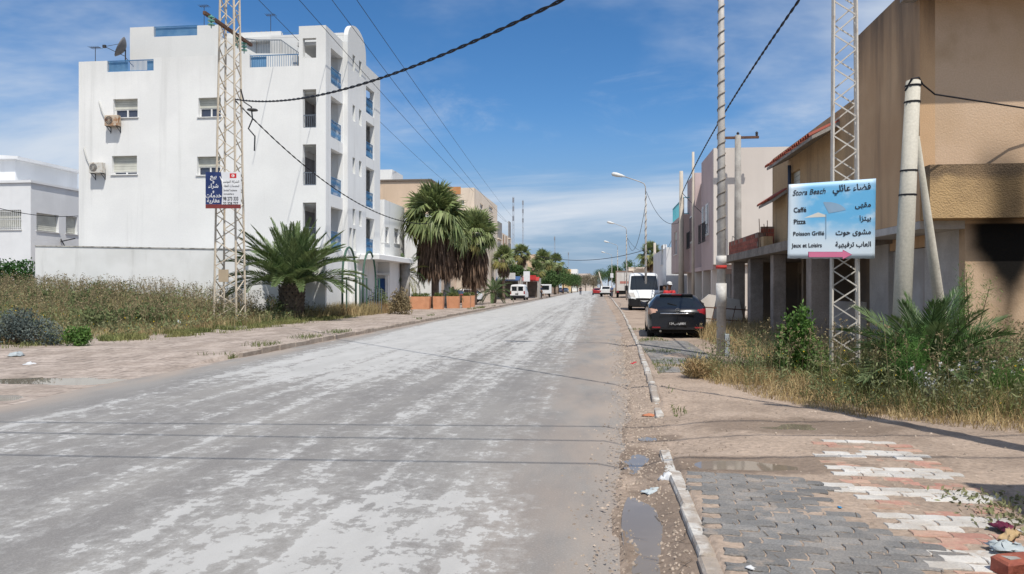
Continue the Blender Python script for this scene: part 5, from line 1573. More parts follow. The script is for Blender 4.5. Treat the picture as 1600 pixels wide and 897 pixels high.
for k, (px, pxf, pyf) in enumerate(((398, 722, 306), (462, 790, 347), (514, 795, 350), (553, 802, 341))):
    wire('thin power line over the white block, ' + ('first', 'second', 'third', 'fourth')[k] + ' counting from the lattice pole', PD(px, -6, 36 - k * 1.5), PD(pxf, pyf, (118, 116, 114, 189)[k]), .5, .014, name='power_line', group='thin power lines over the white block')
# three lines slung across the street overhead, just outside the picture: their shadows cross the road
for k, yy in enumerate((665, 681, 715)):
    ga, gb = G(0, yy - 8), G(985, yy + (4 if k else -2))
    h = 6.5; sh_ = h / math.tan(R(SUN_EL)); sx0, sy0 = math.sin(R(SUN_AZ)) * sh_, math.cos(R(SUN_AZ)) * sh_
    A, B = Vector((ga[0] - sx0, ga[1] - sy0, h)), Vector((gb[0] - sx0, gb[1] - sy0, h))
    dr = (B - A)
    wire('overhead line slung across the street above the camera, ' + ('farthest', 'middle', 'nearest')[k] + ' of three', A - dr * .6, B + dr * 1.0, .35, .016, name='power_line', group='lines slung across the street')
wire('thin wire crossing the front of the low white house at the left edge', PD(-5, 325, 42), PD(122, 338, 47), .2, .02)

# ================================================================== VEHICLES
TYRE = M('tyre_rubber', (.018, .018, .018), rough=.85)
RIM = M('alloy_rim', (.45, .45, .46), rough=.35, metal=.8)
PLASTIC = M('black_plastic', (.02, .02, .022), rough=.55)
CARGLASS = M('car_glass', (.012, .016, .02), rough=.04, spec=.7)
REDL = M('red_lens', (.30, .02, .03), rough=.15, spec=.6)
CLEARL = M('clear_lens', (.55, .52, .48), rough=.12, spec=.6)
PLATE = M('black_plate', (.02, .02, .02), rough=.4)
CHROME = M('chrome', (.7, .7, .7), rough=.15, metal=1.0)
UNDER = M('underbody', (.012, .012, .012), rough=.9)
def interp(pts, y):
    xs = [p_[0] for p_ in pts]; return np.interp(y, xs, [p_[1] for p_ in pts])
def smooth_interp(pts, y):
    """monotone-ish cubic through points"""
    xs = np.array([p_[0] for p_ in pts], float); v = np.array([p_[1] for p_ in pts], float)
    d = np.diff(v) / np.diff(xs); m = np.zeros_like(v)
    m[1:-1] = np.where(d[:-1] * d[1:] > 0, 2 * d[:-1] * d[1:] / (d[:-1] + d[1:] + 1e-12), 0); m[0] = d[0]; m[-1] = d[-1]
    y = np.clip(y, xs[0], xs[-1]); i = np.clip(np.searchsorted(xs, y) - 1, 0, len(xs) - 2)
    h = xs[i + 1] - xs[i]; t = (y - xs[i]) / h
    return (2 * t**3 - 3 * t**2 + 1) * v[i] + (t**3 - 2 * t**2 + t) * h * m[i] + (-2 * t**3 + 3 * t**2) * v[i + 1] + (t**3 - t**2) * h * m[i + 1]

def car_shell(root, L, top, bottom, width, belt, tumble, paint, regions, ny=90, nv=30, bulge=.05, bulge2=.06):
    """body skin: stations along y (0 = rear), section from sill to roof centre. regions: list of (name, material, test(c,n)) cut out of the skin as parts"""
    ys = np.unique(np.concatenate([np.linspace(0, .7, 26), np.linspace(.7, L - .9, ny // 2), np.linspace(L - .9, L, 26)]))
    T, B, Wd = smooth_interp(top, ys), interp(bottom, ys), smooth_interp(width, ys)
    V = []
    for y, t, b, w in zip(ys, T, B, Wd):
        bl = min(interp(belt, y), t - .07)
        wr = w - tumble * max(0.0, (t - bl)) - .02
        cp = [(w * .90, b), (w * .975, b + .06), (w, b + (bl - b) * .55), (w * .985, bl), (wr + (.012), t - min(.10, (t - bl) * .5)), (wr - .10, t - .02), (wr * .5, t + .006), (0, t + .010)]
        s_ = np.array([0, .06, .30, .52, .74, .84, .93, 1.0])
        q = np.linspace(0, 1, nv)
        xs = smooth_interp(list(zip(s_, [c[0] for c in cp])), q); zs = smooth_interp(list(zip(s_, [c[1] for c in cp])), q)
        V.append(np.stack([xs, np.full(nv, y), zs], -1))
    V = np.array(V)
    # round the ends in plan
    for k in range(len(ys)):
        x = V[k, :, 0]; wmax = x.max() + 1e-6
        e0 = max(0, 1 - ys[k] / .5); e1 = max(0, 1 - (L - ys[k]) / .6)
        V[k, :, 1] += bulge * e0 * (x / wmax) ** 2 - bulge2 * e1 * (x / wmax) ** 2
    quads, cents = [], []
    verts = []
    def addgrid(Gd, flip):
        o = len(verts); r, c = Gd.shape[:2]
        verts.extend(Gd.reshape(-1, 3).tolist())
        for i in range(r - 1):
            for j in range(c - 1):
                f = (o + i * c + j, o + i * c + j + 1, o + (i + 1) * c + j + 1, o + (i + 1) * c + j)
                quads.append(f[::-1] if flip else f)
    addgrid(V, True)
    Vm = V.copy(); Vm[:, :, 0] *= -1; addgrid(Vm, False)
    for k, fl in ((0, False), (-1, True)):
        sec = V[k]; g_ = []
        for u in np.linspace(-1, 1, 41):
            row = sec.copy(); row[:, 0] = sec[:, 0] * u
            wmax = sec[:, 0].max()
            yend = ys[k]
            row[:, 1] = yend + (bulge * (row[:, 0] / wmax) ** 2 if k == 0 else -bulge2 * (row[:, 0] / wmax) ** 2)
            g_.append(row)
        addgrid(np.array(g_), fl)
    verts = np.array(verts); quads = np.array(quads)
    c = verts[quads].mean(1)
    nrm = np.cross(verts[quads[:, 2]] - verts[quads[:, 0]], verts[quads[:, 3]] - verts[quads[:, 1]])
    nrm /= np.linalg.norm(nrm, axis=1)[:, None] + 1e-9
    left = np.ones(len(quads), bool)
    out = {}
    for name, mt, test in regions:
        sel = left & test(c, nrm)
        if sel.any():
            for side in ((c[:, 0] < 0), (c[:, 0] >= 0)) if name.startswith('*') else (np.ones(len(quads), bool),):
                s2 = sel & side
                if not s2.any(): continue
                ids = np.unique(quads[s2]); mp_ = np.zeros(len(verts), int); mp_[ids] = np.arange(len(ids))
                out[name] = fast(name.strip('*'), verts[ids], mp_[quads[s2]], mt, root, smooth=True)
            left &= ~sel
    ids = np.unique(quads[left]); mp_ = np.zeros(len(verts), int); mp_[ids] = np.arange(len(ids))
    out['body'] = fast('body', verts[ids], mp_[quads[left]], paint, root, smooth=True)
    return out

def wheels(root, spots, r, w, rim=RIM):
    first = None
    for (x, y) in spots:
        if first is None:
            mb = MB(); pr = [(r * .62, -w / 2), (r * .93, -w / 2), (r, -w / 2 + .03), (r, w / 2 - .03), (r * .93, w / 2), (r * .62, w / 2)]
            n = 24; vs, fs = [], []
            for a in range(n):
                t = 2 * math.pi * a / n
                vs += [(z_, rr * math.cos(t), rr * math.sin(t)) for rr, z_ in pr]
            m_ = len(pr)
            for a in range(n):
                for j in range(m_ - 1):
                    fs.append((a * m_ + j, a * m_ + j + 1, ((a + 1) % n) * m_ + j + 1, ((a + 1) % n) * m_ + j))
            mb.add(vs, fs); first = mb.build('wheel', TYRE, root, smooth=True)
            mb = MB(); mb.tube([(-w / 2 + .03, 0, 0), (w / 2 - .03, 0, 0)], r * .64, 20)
            for k in range(5):
                t = k * 2 * math.pi / 5
                for s in (-1, 1):
                    mb.bar((s * (w / 2 - .02), 0, 0), (s * (w / 2 - .02), math.cos(t) * r * .6, math.sin(t) * r * .6), .03)
            frim = mb.build('rim', rim, first)
            o = first
        else:
            o = inst(first, 'wheel', root); inst(frim, 'rim', o)
        o.location = (x, y, r)

def hatchback(name, label, loc, rz, paintm, group=None, plate='120 تونس 4321', detail=True):
    t = thing(name, label, 'car', loc, rz, group)
    L = 4.25
    top = [(0, .84), (.06, .92), (.13, .965), (.72, 1.33), (1.1, 1.36), (1.7, 1.37), (2.3, 1.31), (3.15, .98), (3.6, .92), (4.05, .78), (4.25, .60)]
    bottom = [(0, .32), (.25, .25), (4.0, .22), (4.25, .28)]
    width = [(0, .76), (.12, .81), (.35, .86), (.8, .88), (3.4, .87), (3.95, .83), (4.25, .72)]
    belt = [(0, .95), (1, .93), (3.2, .88), (4.25, .7)]
    def rear_win(c, n): return (c[:, 1] > .11) & (c[:, 1] < .60) & (n[:, 2] > .35) & (np.abs(c[:, 0]) < .585 - (c[:, 2] - 1.0) * .30) & (c[:, 2] > .985) & (c[:, 2] < 1.315)
    def wind(c, n): return (c[:, 1] > 2.32) & (c[:, 1] < 3.12) & (n[:, 2] > .3) & (np.abs(c[:, 0]) < .68)
    def side_win(c, n): return (np.abs(n[:, 0]) > .5) & (c[:, 2] > .96) & (c[:, 2] < 1.33 - np.clip(c[:, 1] - 2.3, 0, 1) * .45 - np.clip(.75 - c[:, 1], 0, 1) * .6) & (c[:, 1] > .55) & (c[:, 1] < 2.95) & (np.abs(c[:, 1] - 1.62) > .04)
    def tail(c, n): return (c[:, 1] < .42) & (c[:, 2] > .775 + np.clip(.80 - np.abs(c[:, 0]), 0, 1) * .40) & (c[:, 2] < .92 + (np.abs(c[:, 0]) - .6) * .1) & (np.abs(c[:, 0]) > .53)
    def head(c, n): return (c[:, 1] > 3.75) & (c[:, 2] > .60) & (c[:, 2] < .76) & (np.abs(c[:, 0]) > .42)
    def bump(c, n): return (c[:, 1] < .25) & (c[:, 2] < .40)
    reg = [('rear_window', CARGLASS, rear_win), ('windscreen', CARGLASS, wind), ('*side_window', CARGLASS, side_win), ('*tail_light', REDL, tail), ('*headlight', CLEARL, head), ('rear_bumper_skirt', PLASTIC, bump)]
    out = car_shell(t, L, top, bottom, width, belt, .50, paintm, reg, bulge=.11)
    mb = MB(); mb.box(-.78, .78, .2, L - .25, .2, .45); mb.build('underbody', UNDER, t)
    wheels(t, [(-.76, .82), (.76, .82), (-.76, 3.42), (.76, 3.42)], .325, .215)
    for x in (-1, 1):
        mb = MB(); mb.cbox(x * .93 - .10, x * .93 + .10, 2.72, 2.84, .93, 1.07, .03); mb.build('door_mirror', paintm, t)
    if detail:
        mb = MB(); mb.tube([(-.5, -.005, .80), (-.25, -.022, .795), (0, -.025, .793), (.25, -.022, .795), (.5, -.005, .80)], .018, 6); mb.build('chrome_strip', CHROME, t, smooth=True)
        mb = MB(); mb.box(-.27, .27, -.022, -.008, .44, .56); pl = mb.build('number_plate', PLATE, t)
        o = text(pl, arabic('تونس'), .0, .475, .085, INKW, 'CENTER', -.024); 
        text(pl, '124', -.25, .47, .09, INKW, 'LEFT', -.024); text(pl, '1801', .06, .47, .09, INKW, 'LEFT', -.024)
        mb = MB(); mb.tube([(.065 * math.cos(a * math.pi / 10), -.026, .885 + .065 * math.sin(a * math.pi / 10)) for a in range(21)], .011, 5, False)
        mb.bar((-.065, -.026, .878), (.065, -.026, .892), .014); mb.build('badge', CHROME, t)
        mb = MB(); mb.prism([(-.50, 1.325), (.50, 1.325), (.47, 1.365), (-.47, 1.365)], lambda u, v, w: (u, w, v), .56, .72); mb.build('roof_spoiler', paintm, t)
        mb = MB(); mb.box(-.15, .15, .552, .558, 1.335, 1.355); mb.build('brake_light', REDL, t)
        mb = MB(); mb.bar((-.02, .20, 1.03), (-.28, .28, 1.10), .02); mb.build('wiper', PLASTIC, t)
        for x in (-.62, .62):
            mb = MB(); mb.box(x - .12, x + .12, -.0, .012, .36, .40); o = mb.build('reflector', REDL, t); o.location.y = .022
        mb = MB(); mb.tube([(-.5, .02, .27), (-.5, .3, .28)], .035, 8); mb.build('exhaust_pipe', CHROME, t)
    return t
BLACKP = M('black_blue_paint', (.010, .012, .018), rough=.25, spec=.35, coat=.45, scale=3, col2=(.012, .013, .017))
cpos = Vector((2.27, 22.75, .02))
car = hatchback('black_hatchback', 'black hatchback parked on the pavement with its rear to the street view', tuple(cpos), R(-2), BLACKP)
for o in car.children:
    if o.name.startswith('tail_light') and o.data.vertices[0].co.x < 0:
        o.data.materials[0] = M('painted_sunlit_lens', (.50, .30, .22), rough=.15, spec=.6); o['label'] = 'left tail light with sun glare painted pale pinkish'  # sun on the left lens is painted into its pale colour
SILV = M('silver_paint', (.40, .41, .43), rough=.3, metal=.5, coat=.5)
DBLUE = M('dark_blue_paint', (.03, .045, .09), rough=.25, coat=.6)
WHITEP = M('white_vehicle_paint', (.74, .75, .75), (.66, .67, .67), rough=.35, coat=.3, scale=1.2, streak=(.45, .42, .38), samt=.2)
REDP = M('red_vehicle_paint', (.35, .03, .03), rough=.3, coat=.5)
for (px, py, t_, rz, mt, lb) in ((752, 472, 74, R(80), WHITEP, 'white car parked crosswise behind the terracotta planters'), (728, 472, 71, R(84), DBLUE, 'dark blue car parked crosswise behind the fan palm trunk'),
                             (933, 461, 150, R(2), REDP, 'small red car driving far down the road'), (874, 460, 190, R(2), DBLUE, 'dark car parked far down the left kerb'),
                             (884, 459.5, 205, R(178), SILV, 'silver car parked far down the left kerb, past the dark one')):
    q = PD(px, 449, t_)
    hatchback('parked_car', lb, (q.x, q.y, .02), rz, mt, 'small distant cars', detail=False)

# white panel van facing the camera
def panel_van(label, loc, rz):
    t = thing('panel_van', label, 'van', loc, rz)
    L = 5.4
    top = [(0, 2.38), (.15, 2.44), (3.3, 2.46), (3.75, 2.36), (4.1, 2.05), (4.62, 1.32), (4.95, 1.16), (5.28, .96), (5.40, .80)]
    bottom = [(0, .38), (5.2, .28), (5.4, .30)]
    width = [(0, 1.0), (.3, 1.02), (4.6, 1.02), (5.1, .97), (5.40, .84)]
    belt = [(0, 1.32), (4.3, 1.28), (5.4, 1.0)]
    def wind(c, n): return (c[:, 1] > 3.86) & (c[:, 1] < 4.62) & (n[:, 1] > .3) & (np.abs(c[:, 0]) < .88 - (c[:, 2] - 1.4) * .10) & (c[:, 2] > 1.33)
    def side(c, n): return (np.abs(n[:, 0]) > .55) & (c[:, 1] > 3.25) & (c[:, 1] < 4.45) & (c[:, 2] > 1.36) & (c[:, 2] < 2.02 - np.clip(c[:, 1] - 3.9, 0, 1) * .9)
    def head(c, n): return (c[:, 1] > 4.72) & (c[:, 2] > .86 + np.clip(5.3 - c[:, 1], 0, 1) * .25) & (c[:, 2] < 1.16) & (np.abs(c[:, 0]) > .62)
    def bumper(c, n): return (c[:, 1] > 4.55) & (c[:, 2] < .78 - np.clip(.75 - np.abs(c[:, 0]), 0, 1) * .3)
    def grille(c, n): return (c[:, 1] > 5.0) & (c[:, 2] > .66) & (c[:, 2] < .82) & (np.abs(c[:, 0]) < .55)
    def strip(c, n): return (np.abs(n[:, 0]) > .8) & (c[:, 2] > .55) & (c[:, 2] < .75) & (c[:, 1] > .3) & (c[:, 1] < 3.4)
    car_shell(t, L, top, bottom, width, belt, .10, WHITEP, [('windscreen', CARGLASS, wind), ('*side_window', CARGLASS, side), ('*headlight', CLEARL, head), ('grille', PLASTIC, grille), ('bumper', PLASTIC, bumper), ('*rub_strip', PLASTIC, strip)], bulge=.02, bulge2=.16)
    mb = MB(); mb.box(-.9, .9, .2, L - .35, .22, .6); mb.build('underbody', UNDER, t)
    wheels(t, [(-.88, .95), (.88, .95), (-.88, 4.35), (.88, 4.35)], .35, .23, M('steel_wheel', (.35, .35, .35)))
    for x in (-1, 1):
        mb = MB(); mb.cbox(x * 1.13 - .10, x * 1.13 + .10, 4.05, 4.2, 1.28, 1.62, .03); mb.build('door_mirror', PLASTIC, t)
    mb = MB(); mb.box(-.26, .26, L - .03, L + .0, .45, .57); mb.build('number_plate', PLATE, t)
    mb = MB(); mb.bar((-.05, L - .88, 1.22), (-.6, L - .98, 1.36), .02); mb.bar((.6, L - .88, 1.22), (.1, L - .98, 1.36), .02); mb.build('wiper', PLASTIC, t)
    return t
q = PD(1005, 449, 48.5)
panel_van('tall white panel van facing the camera behind the lamp post', (q.x + .22, q.y + 5.4, .08), R(178.5))

# small white box van seen from behind
def small_van(label, loc, rz):
    t = thing('small_van', label, 'van', loc, rz)
    L = 4.1
    top = [(0, 1.72), (.08, 1.80), (2.3, 1.83), (2.6, 1.75), (3.3, 1.08), (3.95, .85), (4.1, .7)]
    bottom = [(0, .36), (4.1, .28)]
    width = [(0, .82), (.2, .84), (3.5, .83), (4.1, .70)]
    belt = [(0, 1.02), (4.1, .8)]
    def rw(c, n): return (c[:, 1] < .06) & (c[:, 2] > 1.10) & (c[:, 2] < 1.60) & (np.abs(c[:, 0]) > .07) & (np.abs(c[:, 0]) < .64)
    def bump(c, n): return (c[:, 1] < .2) & (c[:, 2] < .58)
    def tail(c, n): return (c[:, 1] < .12) & (c[:, 2] > .72) & (c[:, 2] < 1.1) & (np.abs(c[:, 0]) > .70)
    def side(c, n): return (np.abs(n[:, 0]) > .55) & (c[:, 1] > 1.7) & (c[:, 1] < 2.9) & (c[:, 2] > 1.08) & (c[:, 2] < 1.6 - np.clip(c[:, 1] - 2.4, 0, 1) * .8)
    def wind(c, n): return (c[:, 1] > 2.62) & (c[:, 1] < 3.28) & (n[:, 2] > .3) & (np.abs(c[:, 0]) < .66)
    car_shell(t, L, top, bottom, width, belt, .10, WHITEP, [('*rear_window', CARGLASS, rw), ('rear_bumper', PLASTIC, bump), ('*tail_light', REDL, tail), ('*side_window', CARGLASS, side), ('windscreen', CARGLASS, wind)], bulge=.02)
    mb = MB(); mb.box(-.7, .7, .2, 3.8, .22, .5); mb.build('underbody', UNDER, t)
    wheels(t, [(-.72, .75), (.72, .75), (-.72, 3.3), (.72, 3.3)], .30, .19, M('steel_wheel', (.35, .35, .35)))
    mb = MB(); mb.box(-.24, .10, -.02, -.006, .70, .82); mb.build('number_plate', PLATE, t)
    mb = MB(); mb.box(-.008, .008, -.012, -.002, .62, 1.7); mb.build('door_gap', PLASTIC, t)
    return t
q = PD(808.5, 449, 84.5)
small_van('small white van with two rear windows parked on the left verge', (q.x, q.y, .06), R(-1))

# box truck and pickup far on the right
q = PD(975.5, 449, 104)
t = thing('box_truck', 'box truck with a pale cargo body parked beyond the white van', 'truck', (q.x, q.y, .05), R(-1))
CARGO = M('pale_cargo_panel', (.62, .60, .57), (.54, .52, .49), scale=1.5, streak=(.35, .3, .27), samt=.3)
mb = MB(); mb.cbox(-1.15, 1.15, 0, 5.2, 1.05, 3.75, .05); cb = mb.build('cargo_box', CARGO, t)
mb = MB(); mb.box(-1.17, 1.17, -.03, .1, 3.60, 3.78); mb.box(-1.19, -1.05, -.035, .12, 1.0, 3.6); mb.box(1.05, 1.19, -.035, .12, 1.0, 3.6); mb.build('door_frame', M('brown_frame_paint', (.25, .18, .15)), cb)
mb = MB(); mb.box(-.02, .02, -.02, -.003, 1.1, 3.6); mb.build('door_gap', PLASTIC, cb)
mb = MB(); mb.box(-.6, .75, -.015, -.004, 2.02, 2.35); mb.build('red_stripe_print', M('faded_red_print', (.50, .22, .18)), cb)
mb = MB(); mb.box(-.95, .95, .1, 7.2, .55, 1.0); mb.build('chassis', UNDER, t)
mb = MB(); mb.prism([(5.4, .6), (7.2, .6), (7.25, 1.5), (6.9, 2.6), (5.4, 2.7)], lambda u, v, w: (w, u, v), -1.05, 1.05); mb.build('cab', WHITEP, t)
wheels(t, [(-.9, 1.2), (.9, 1.2), (-.9, 6.2), (.9, 6.2)], .45, .32, M('steel_wheel', (.35, .35, .35)))
for x in (-.9, .9):
    mb = MB(); mb.box(x - .15, x + .15, -.03, .1, .8, .98); mb.build('tail_light', REDL, t)
q = PD(946, 449, 122)
t = thing('pickup_truck', 'pale pickup parked on the right edge before the far trees', 'pickup', (q.x, q.y, .03), R(-3))
mb = MB(); mb.cbox(-.9, .9, 0, 2.0, .62, 1.22, .04); mb.build('cargo_bed', WHITEP, t)
mb = MB(); mb.prism([(2.02, .5), (4.9, .45), (5.0, .8), (4.9, 1.02), (3.8, 1.12), (3.2, 1.72), (2.2, 1.75), (2.02, 1.2)], lambda u, v, w: (w, u, v), -.85, .85); mb.build('cab', WHITEP, t)
mb = MB(); mb.box(-.6, .6, 1.985, 2.018, 1.25, 1.62); mb.build('rear_window', CARGLASS, t)
mb = MB(); mb.box(-.75, .75, .1, 4.6, .35, .6); mb.box(-.88, .88, -.08, .0, .5, .62); mb.build('chassis', UNDER, t)
for x in (-.8, .8):
    mb = MB(); mb.box(x - .08, x + .08, -.02, -.003, .75, 1.0); mb.build('tail_light', REDL, t)
wheels(t, [(-.76, .9), (.76, .9), (-.76, 4.0), (.76, 4.0)], .34, .2)

# ================================================================== PEOPLE
SKIN = M('brown_skin', (.28, .16, .105), rough=.6)
def skin_mesh(name, verts, edges, radii, mat, parent, sub=1, root=0):
    me = bpy.data.meshes.new(name); me.from_pydata(verts, edges, []); me.materials.append(mat)
    o = bpy.data.objects.new(name, me); COL.objects.link(o); o.parent = parent
    o.modifiers.new('skin', 'SKIN'); o.modifiers.new('sub', 'SUBSURF').levels = sub
    o.modifiers['sub'].render_levels = sub
    for i, r_ in enumerate(radii):
        rr = r_ if isinstance(r_, tuple) else (r_, r_)
        me.skin_vertices[0].data[i].radius = rr
    me.skin_vertices[0].data[root].use_root = True
    bpy.context.view_layer.update()
    dg = bpy.context.evaluated_depsgraph_get()
    new = bpy.data.meshes.new_from_object(o.evaluated_get(dg))
    o.modifiers.clear(); o.data = new
    new.polygons.foreach_set('use_smooth', [True] * len(new.polygons))
    if not new.materials: new.materials.append(mat)
    return o
def person(label, loc, rz, shirt, trousers, cap=None, s=1.0, hair=(.02, .015, .012)):
    t = thing('person', label, 'person', loc, rz); t.scale = (s, s, s)
    # body: head, neck, torso, arms with hands, legs (faces -Y)
    v, e, r_ = [], [], []
    def ad(p_, rad, to=None):
        v.append(p_); r_.append(rad)
        if to is not None: e.append((to, len(v) - 1))
        return len(v) - 1
    pel = ad((0, 0, .95), (.15, .11)); sp_ = ad((0, 0, 1.15), (.15, .10), pel); ch = ad((0, .0, 1.34), (.165, .105), sp_); nk0 = ad((0, .005, 1.46), (.075, .07), ch)
    nk = ad((0, 0, 1.52), .055, nk0); hd0 = ad((0, -.01, 1.58), (.068, .08), nk); hd1 = ad((0, -.015, 1.66), (.078, .095), hd0); ad((0, -.005, 1.735), (.062, .075), hd1)
    for sx_ in (-1, 1):
        sh2 = ad((sx_ * .17, 0, 1.41), .062, ch); el = ad((sx_ * .235, .02, 1.13), .045, sh2); wr = ad((sx_ * .25, -.10, .90), .031, el); hn = ad((sx_ * .25, -.13, .83), (.022, .04), wr)
        for k, (dx, ln) in enumerate(((-.028, .075), (-.009, .085), (.010, .08), (.028, .065))):
            f1 = ad((sx_ * .25 + dx, -.15, .80 - ln * .35), .0095, hn); ad((sx_ * .25 + dx, -.145, .80 - ln), .0085, f1)
        th = ad((sx_ * .25 - sx_ * .035, -.165, .825), .011, hn); ad((sx_ * .25 - sx_ * .04, -.185, .79), .009, th)
        hp = ad((sx_ * .09, 0, .90), .095, pel); kn = ad((sx_ * .10, -.01, .50), .06, hp); an = ad((sx_ * .105, .02, .09), .042, kn); ad((sx_ * .11, -.13, .035), (.045, .03), an)
    skin_mesh('body', v, e, r_, SKIN, t, 1)
    # face
    mb = MB()
    for sx_ in (-.03, .03):
        mb.lathe([(.001, -.012), (.011, -.006), (.013, 0), (.011, .006), (.001, .012)], (sx_, -.098, 1.665), 8)
    mb.build('eyes', INK, t, smooth=True)
    mb = MB(); mb.add([(-.012, -.10, 1.64), (.012, -.10, 1.64), (0, -.125, 1.632), (0, -.098, 1.675)], [(0, 1, 2), (0, 2, 3), (1, 3, 2), (0, 3, 1)]); mb.build('nose', SKIN, t)
    mb = MB(); mb.bar((-.022, -.094, 1.605), (.022, -.094, 1.605), .01); mb.build('mouth', M('lip_skin', (.22, .09, .07)), t)
    for sx_ in (-1, 1):
        mb = MB(); mb.lathe([(.004, -.03), (.014, -.012), (.014, .015), (.004, .03)], (sx_ * .082, .005, 1.65), 6); mb.build('ear', SKIN, t, smooth=True)
    # hair and cap
    mb = MB(); mb.lathe([(.088, 1.66), (.094, 1.70), (.086, 1.74), (.055, 1.775), (.01, 1.787)], (0, .012, 0), 16); mb.build('hair', M('dark_hair', hair, rough=.7), t, smooth=True)
    if cap:
        mb = MB(); mb.lathe([(.101, 1.685), (.102, 1.72), (.092, 1.765), (.058, 1.797), (.01, 1.808)], (0, .008, 0), 18)
        cpo = mb.build('cap', cap, t, smooth=True)
        mb = MB(); mb.prism([(-.075, -.07), (-.07, -.15), (-.03, -.19), (.03, -.19), (.07, -.15), (.075, -.07)], lambda u, v_, w: (u, v_, w - .15 * (v_ + .07) * -1), 1.69, 1.70); mb.build('cap_brim', cap, cpo)
    # clothes
    v, e, r_ = [], [], []
    pel = ad((0, 0, .90), (.175, .135)); sp_ = ad((0, 0, 1.12), (.17, .125), pel); ch = ad((0, 0, 1.33), (.185, .13), sp_); ad((0, .005, 1.445), (.095, .085), ch)
    for sx_ in (-1, 1):
        sh2 = ad((sx_ * .18, 0, 1.405), .08, ch); ad((sx_ * .235, .02, 1.17), .07, sh2)
    skin_mesh('shirt', v, e, r_, shirt, t, 1)
    v, e, r_ = [], [], []
    pel = ad((0, 0, .96), (.16, .125))
    for sx_ in (-1, 1):
        hp = ad((sx_ * .095, 0, .86), .11, pel); kn = ad((sx_ * .10, -.01, .50), .082, hp); ad((sx_ * .105, .015, .12), .07, kn)
    skin_mesh('trousers', v, e, r_, trousers, t, 1)
    for sx_ in (-1, 1):
        mb = MB(); mb.cbox(sx_ * .11 - .048, sx_ * .11 + .048, -.19, .075, 0, .10, .025); mb.build('shoe', PLASTIC, t, smooth=True)
    return t
RED = M('red_cloth', (.55, .045, .05), (.45, .03, .035), rough=.85, scale=6)
NAVYC = M('navy_cloth', (.03, .04, .08), rough=.9); GREYC = M('charcoal_cloth', (.05, .05, .055), rough=.9)
BLUEC = M('blue_cloth', (.06, .13, .30), rough=.9); CAPW = M('white_cloth', (.72, .72, .71), rough=.85)
q = PD(1046, 449, 27.6); person('person in a red shirt and white cap behind the black hatchback', (q.x, q.y, .09), R(14), RED, NAVYC, CAPW, s=.95)
q = PD(1038.5, 449, 31.5); person('person in dark clothes beside the one in the red shirt', (q.x, q.y, .09), R(-30), GREYC, NAVYC, s=.90)
q = PD(956, 449, 116); person('person in blue standing beside the far pickup', (q.x, q.y, .05), R(160), BLUEC, NAVYC)
q = PD(907, 449, 150); person('person in dark clothes walking on the far road', (q.x, q.y, .03), R(10), GREYC, NAVYC)
q = PD(846, 449, 100); person('person in dark clothes on the left verge past the small van', (q.x, q.y, .08), R(80), NAVYC, GREYC)

# ================================================================== VEGETATION
def rot_rand(n):
    v = nrg.normal(size=(n, 3)); return v / np.linalg.norm(v, axis=1)[:, None]
def blades(P, h, w, lean, mid=.55):
    """grass blades, three triangles each. P (N,3); h,w (N,); lean (N,) sideways throw of the tip as part of h"""
    n = len(P); a = nrg.uniform(0, 2 * math.pi, n); b = nrg.uniform(0, 2 * math.pi, n)
    d = np.stack([np.cos(a), np.sin(a), np.zeros(n)], -1); s = np.stack([np.cos(b), np.sin(b), np.zeros(n)], -1) * (w / 2)[:, None]
    up = np.array([0, 0, 1.0])
    m = P + up * (h * mid)[:, None] + d * (h * lean * .30)[:, None]
    t = P + up * (h * (1 - .35 * lean ** 2))[:, None] + d * (h * lean)[:, None]
    V = np.stack([P - s, P + s, m - s * .8, m + s * .8, t], 1).reshape(-1, 3)
    o = (np.arange(n) * 5)[:, None]
    F = np.concatenate([o + np.array([0, 1, 3]), o + np.array([0, 3, 2]), o + np.array([2, 3, 4])], 0)
    return V, F
def leaves(C, L, Wd, up=.3, dirs=None):
    """rhombic leaves at C, quads"""
    n = len(C); d = rot_rand(n) if dirs is None else dirs
    d = d + np.array([0, 0, up]); d /= np.linalg.norm(d, axis=1)[:, None]
    s = np.cross(d, rot_rand(n)); s /= np.linalg.norm(s, axis=1)[:, None] + 1e-9
    L = np.broadcast_to(L, (n,))[:, None]; Wd = np.broadcast_to(Wd, (n,))[:, None]
    V = np.stack([C, C + d * L * .5 + s * Wd * .5, C + d * L, C + d * L * .5 - s * Wd * .5], 1).reshape(-1, 3)
    F = (np.arange(n) * 4)[:, None] + np.array([0, 1, 2, 3])
    return V, F
def stemsq(A, B, w):
    """thin crossed stems from A to B as quads"""
    n = len(A); b = nrg.uniform(0, 2 * math.pi, n); s = np.stack([np.cos(b), np.sin(b), np.zeros(n)], -1) * (np.broadcast_to(w, (n,)) / 2)[:, None]
    V = np.stack([A - s, A + s, B + s * .5, B - s * .5], 1).reshape(-1, 3)
    F = (np.arange(n) * 4)[:, None] + np.array([0, 1, 2, 3])
    return V, F
def merge(parts):
    vs, fs, o = [], [], 0
    for V, F in parts:
        vs.append(V); fs.append(F + o); o += len(V)
    return np.concatenate(vs), np.concatenate(fs)

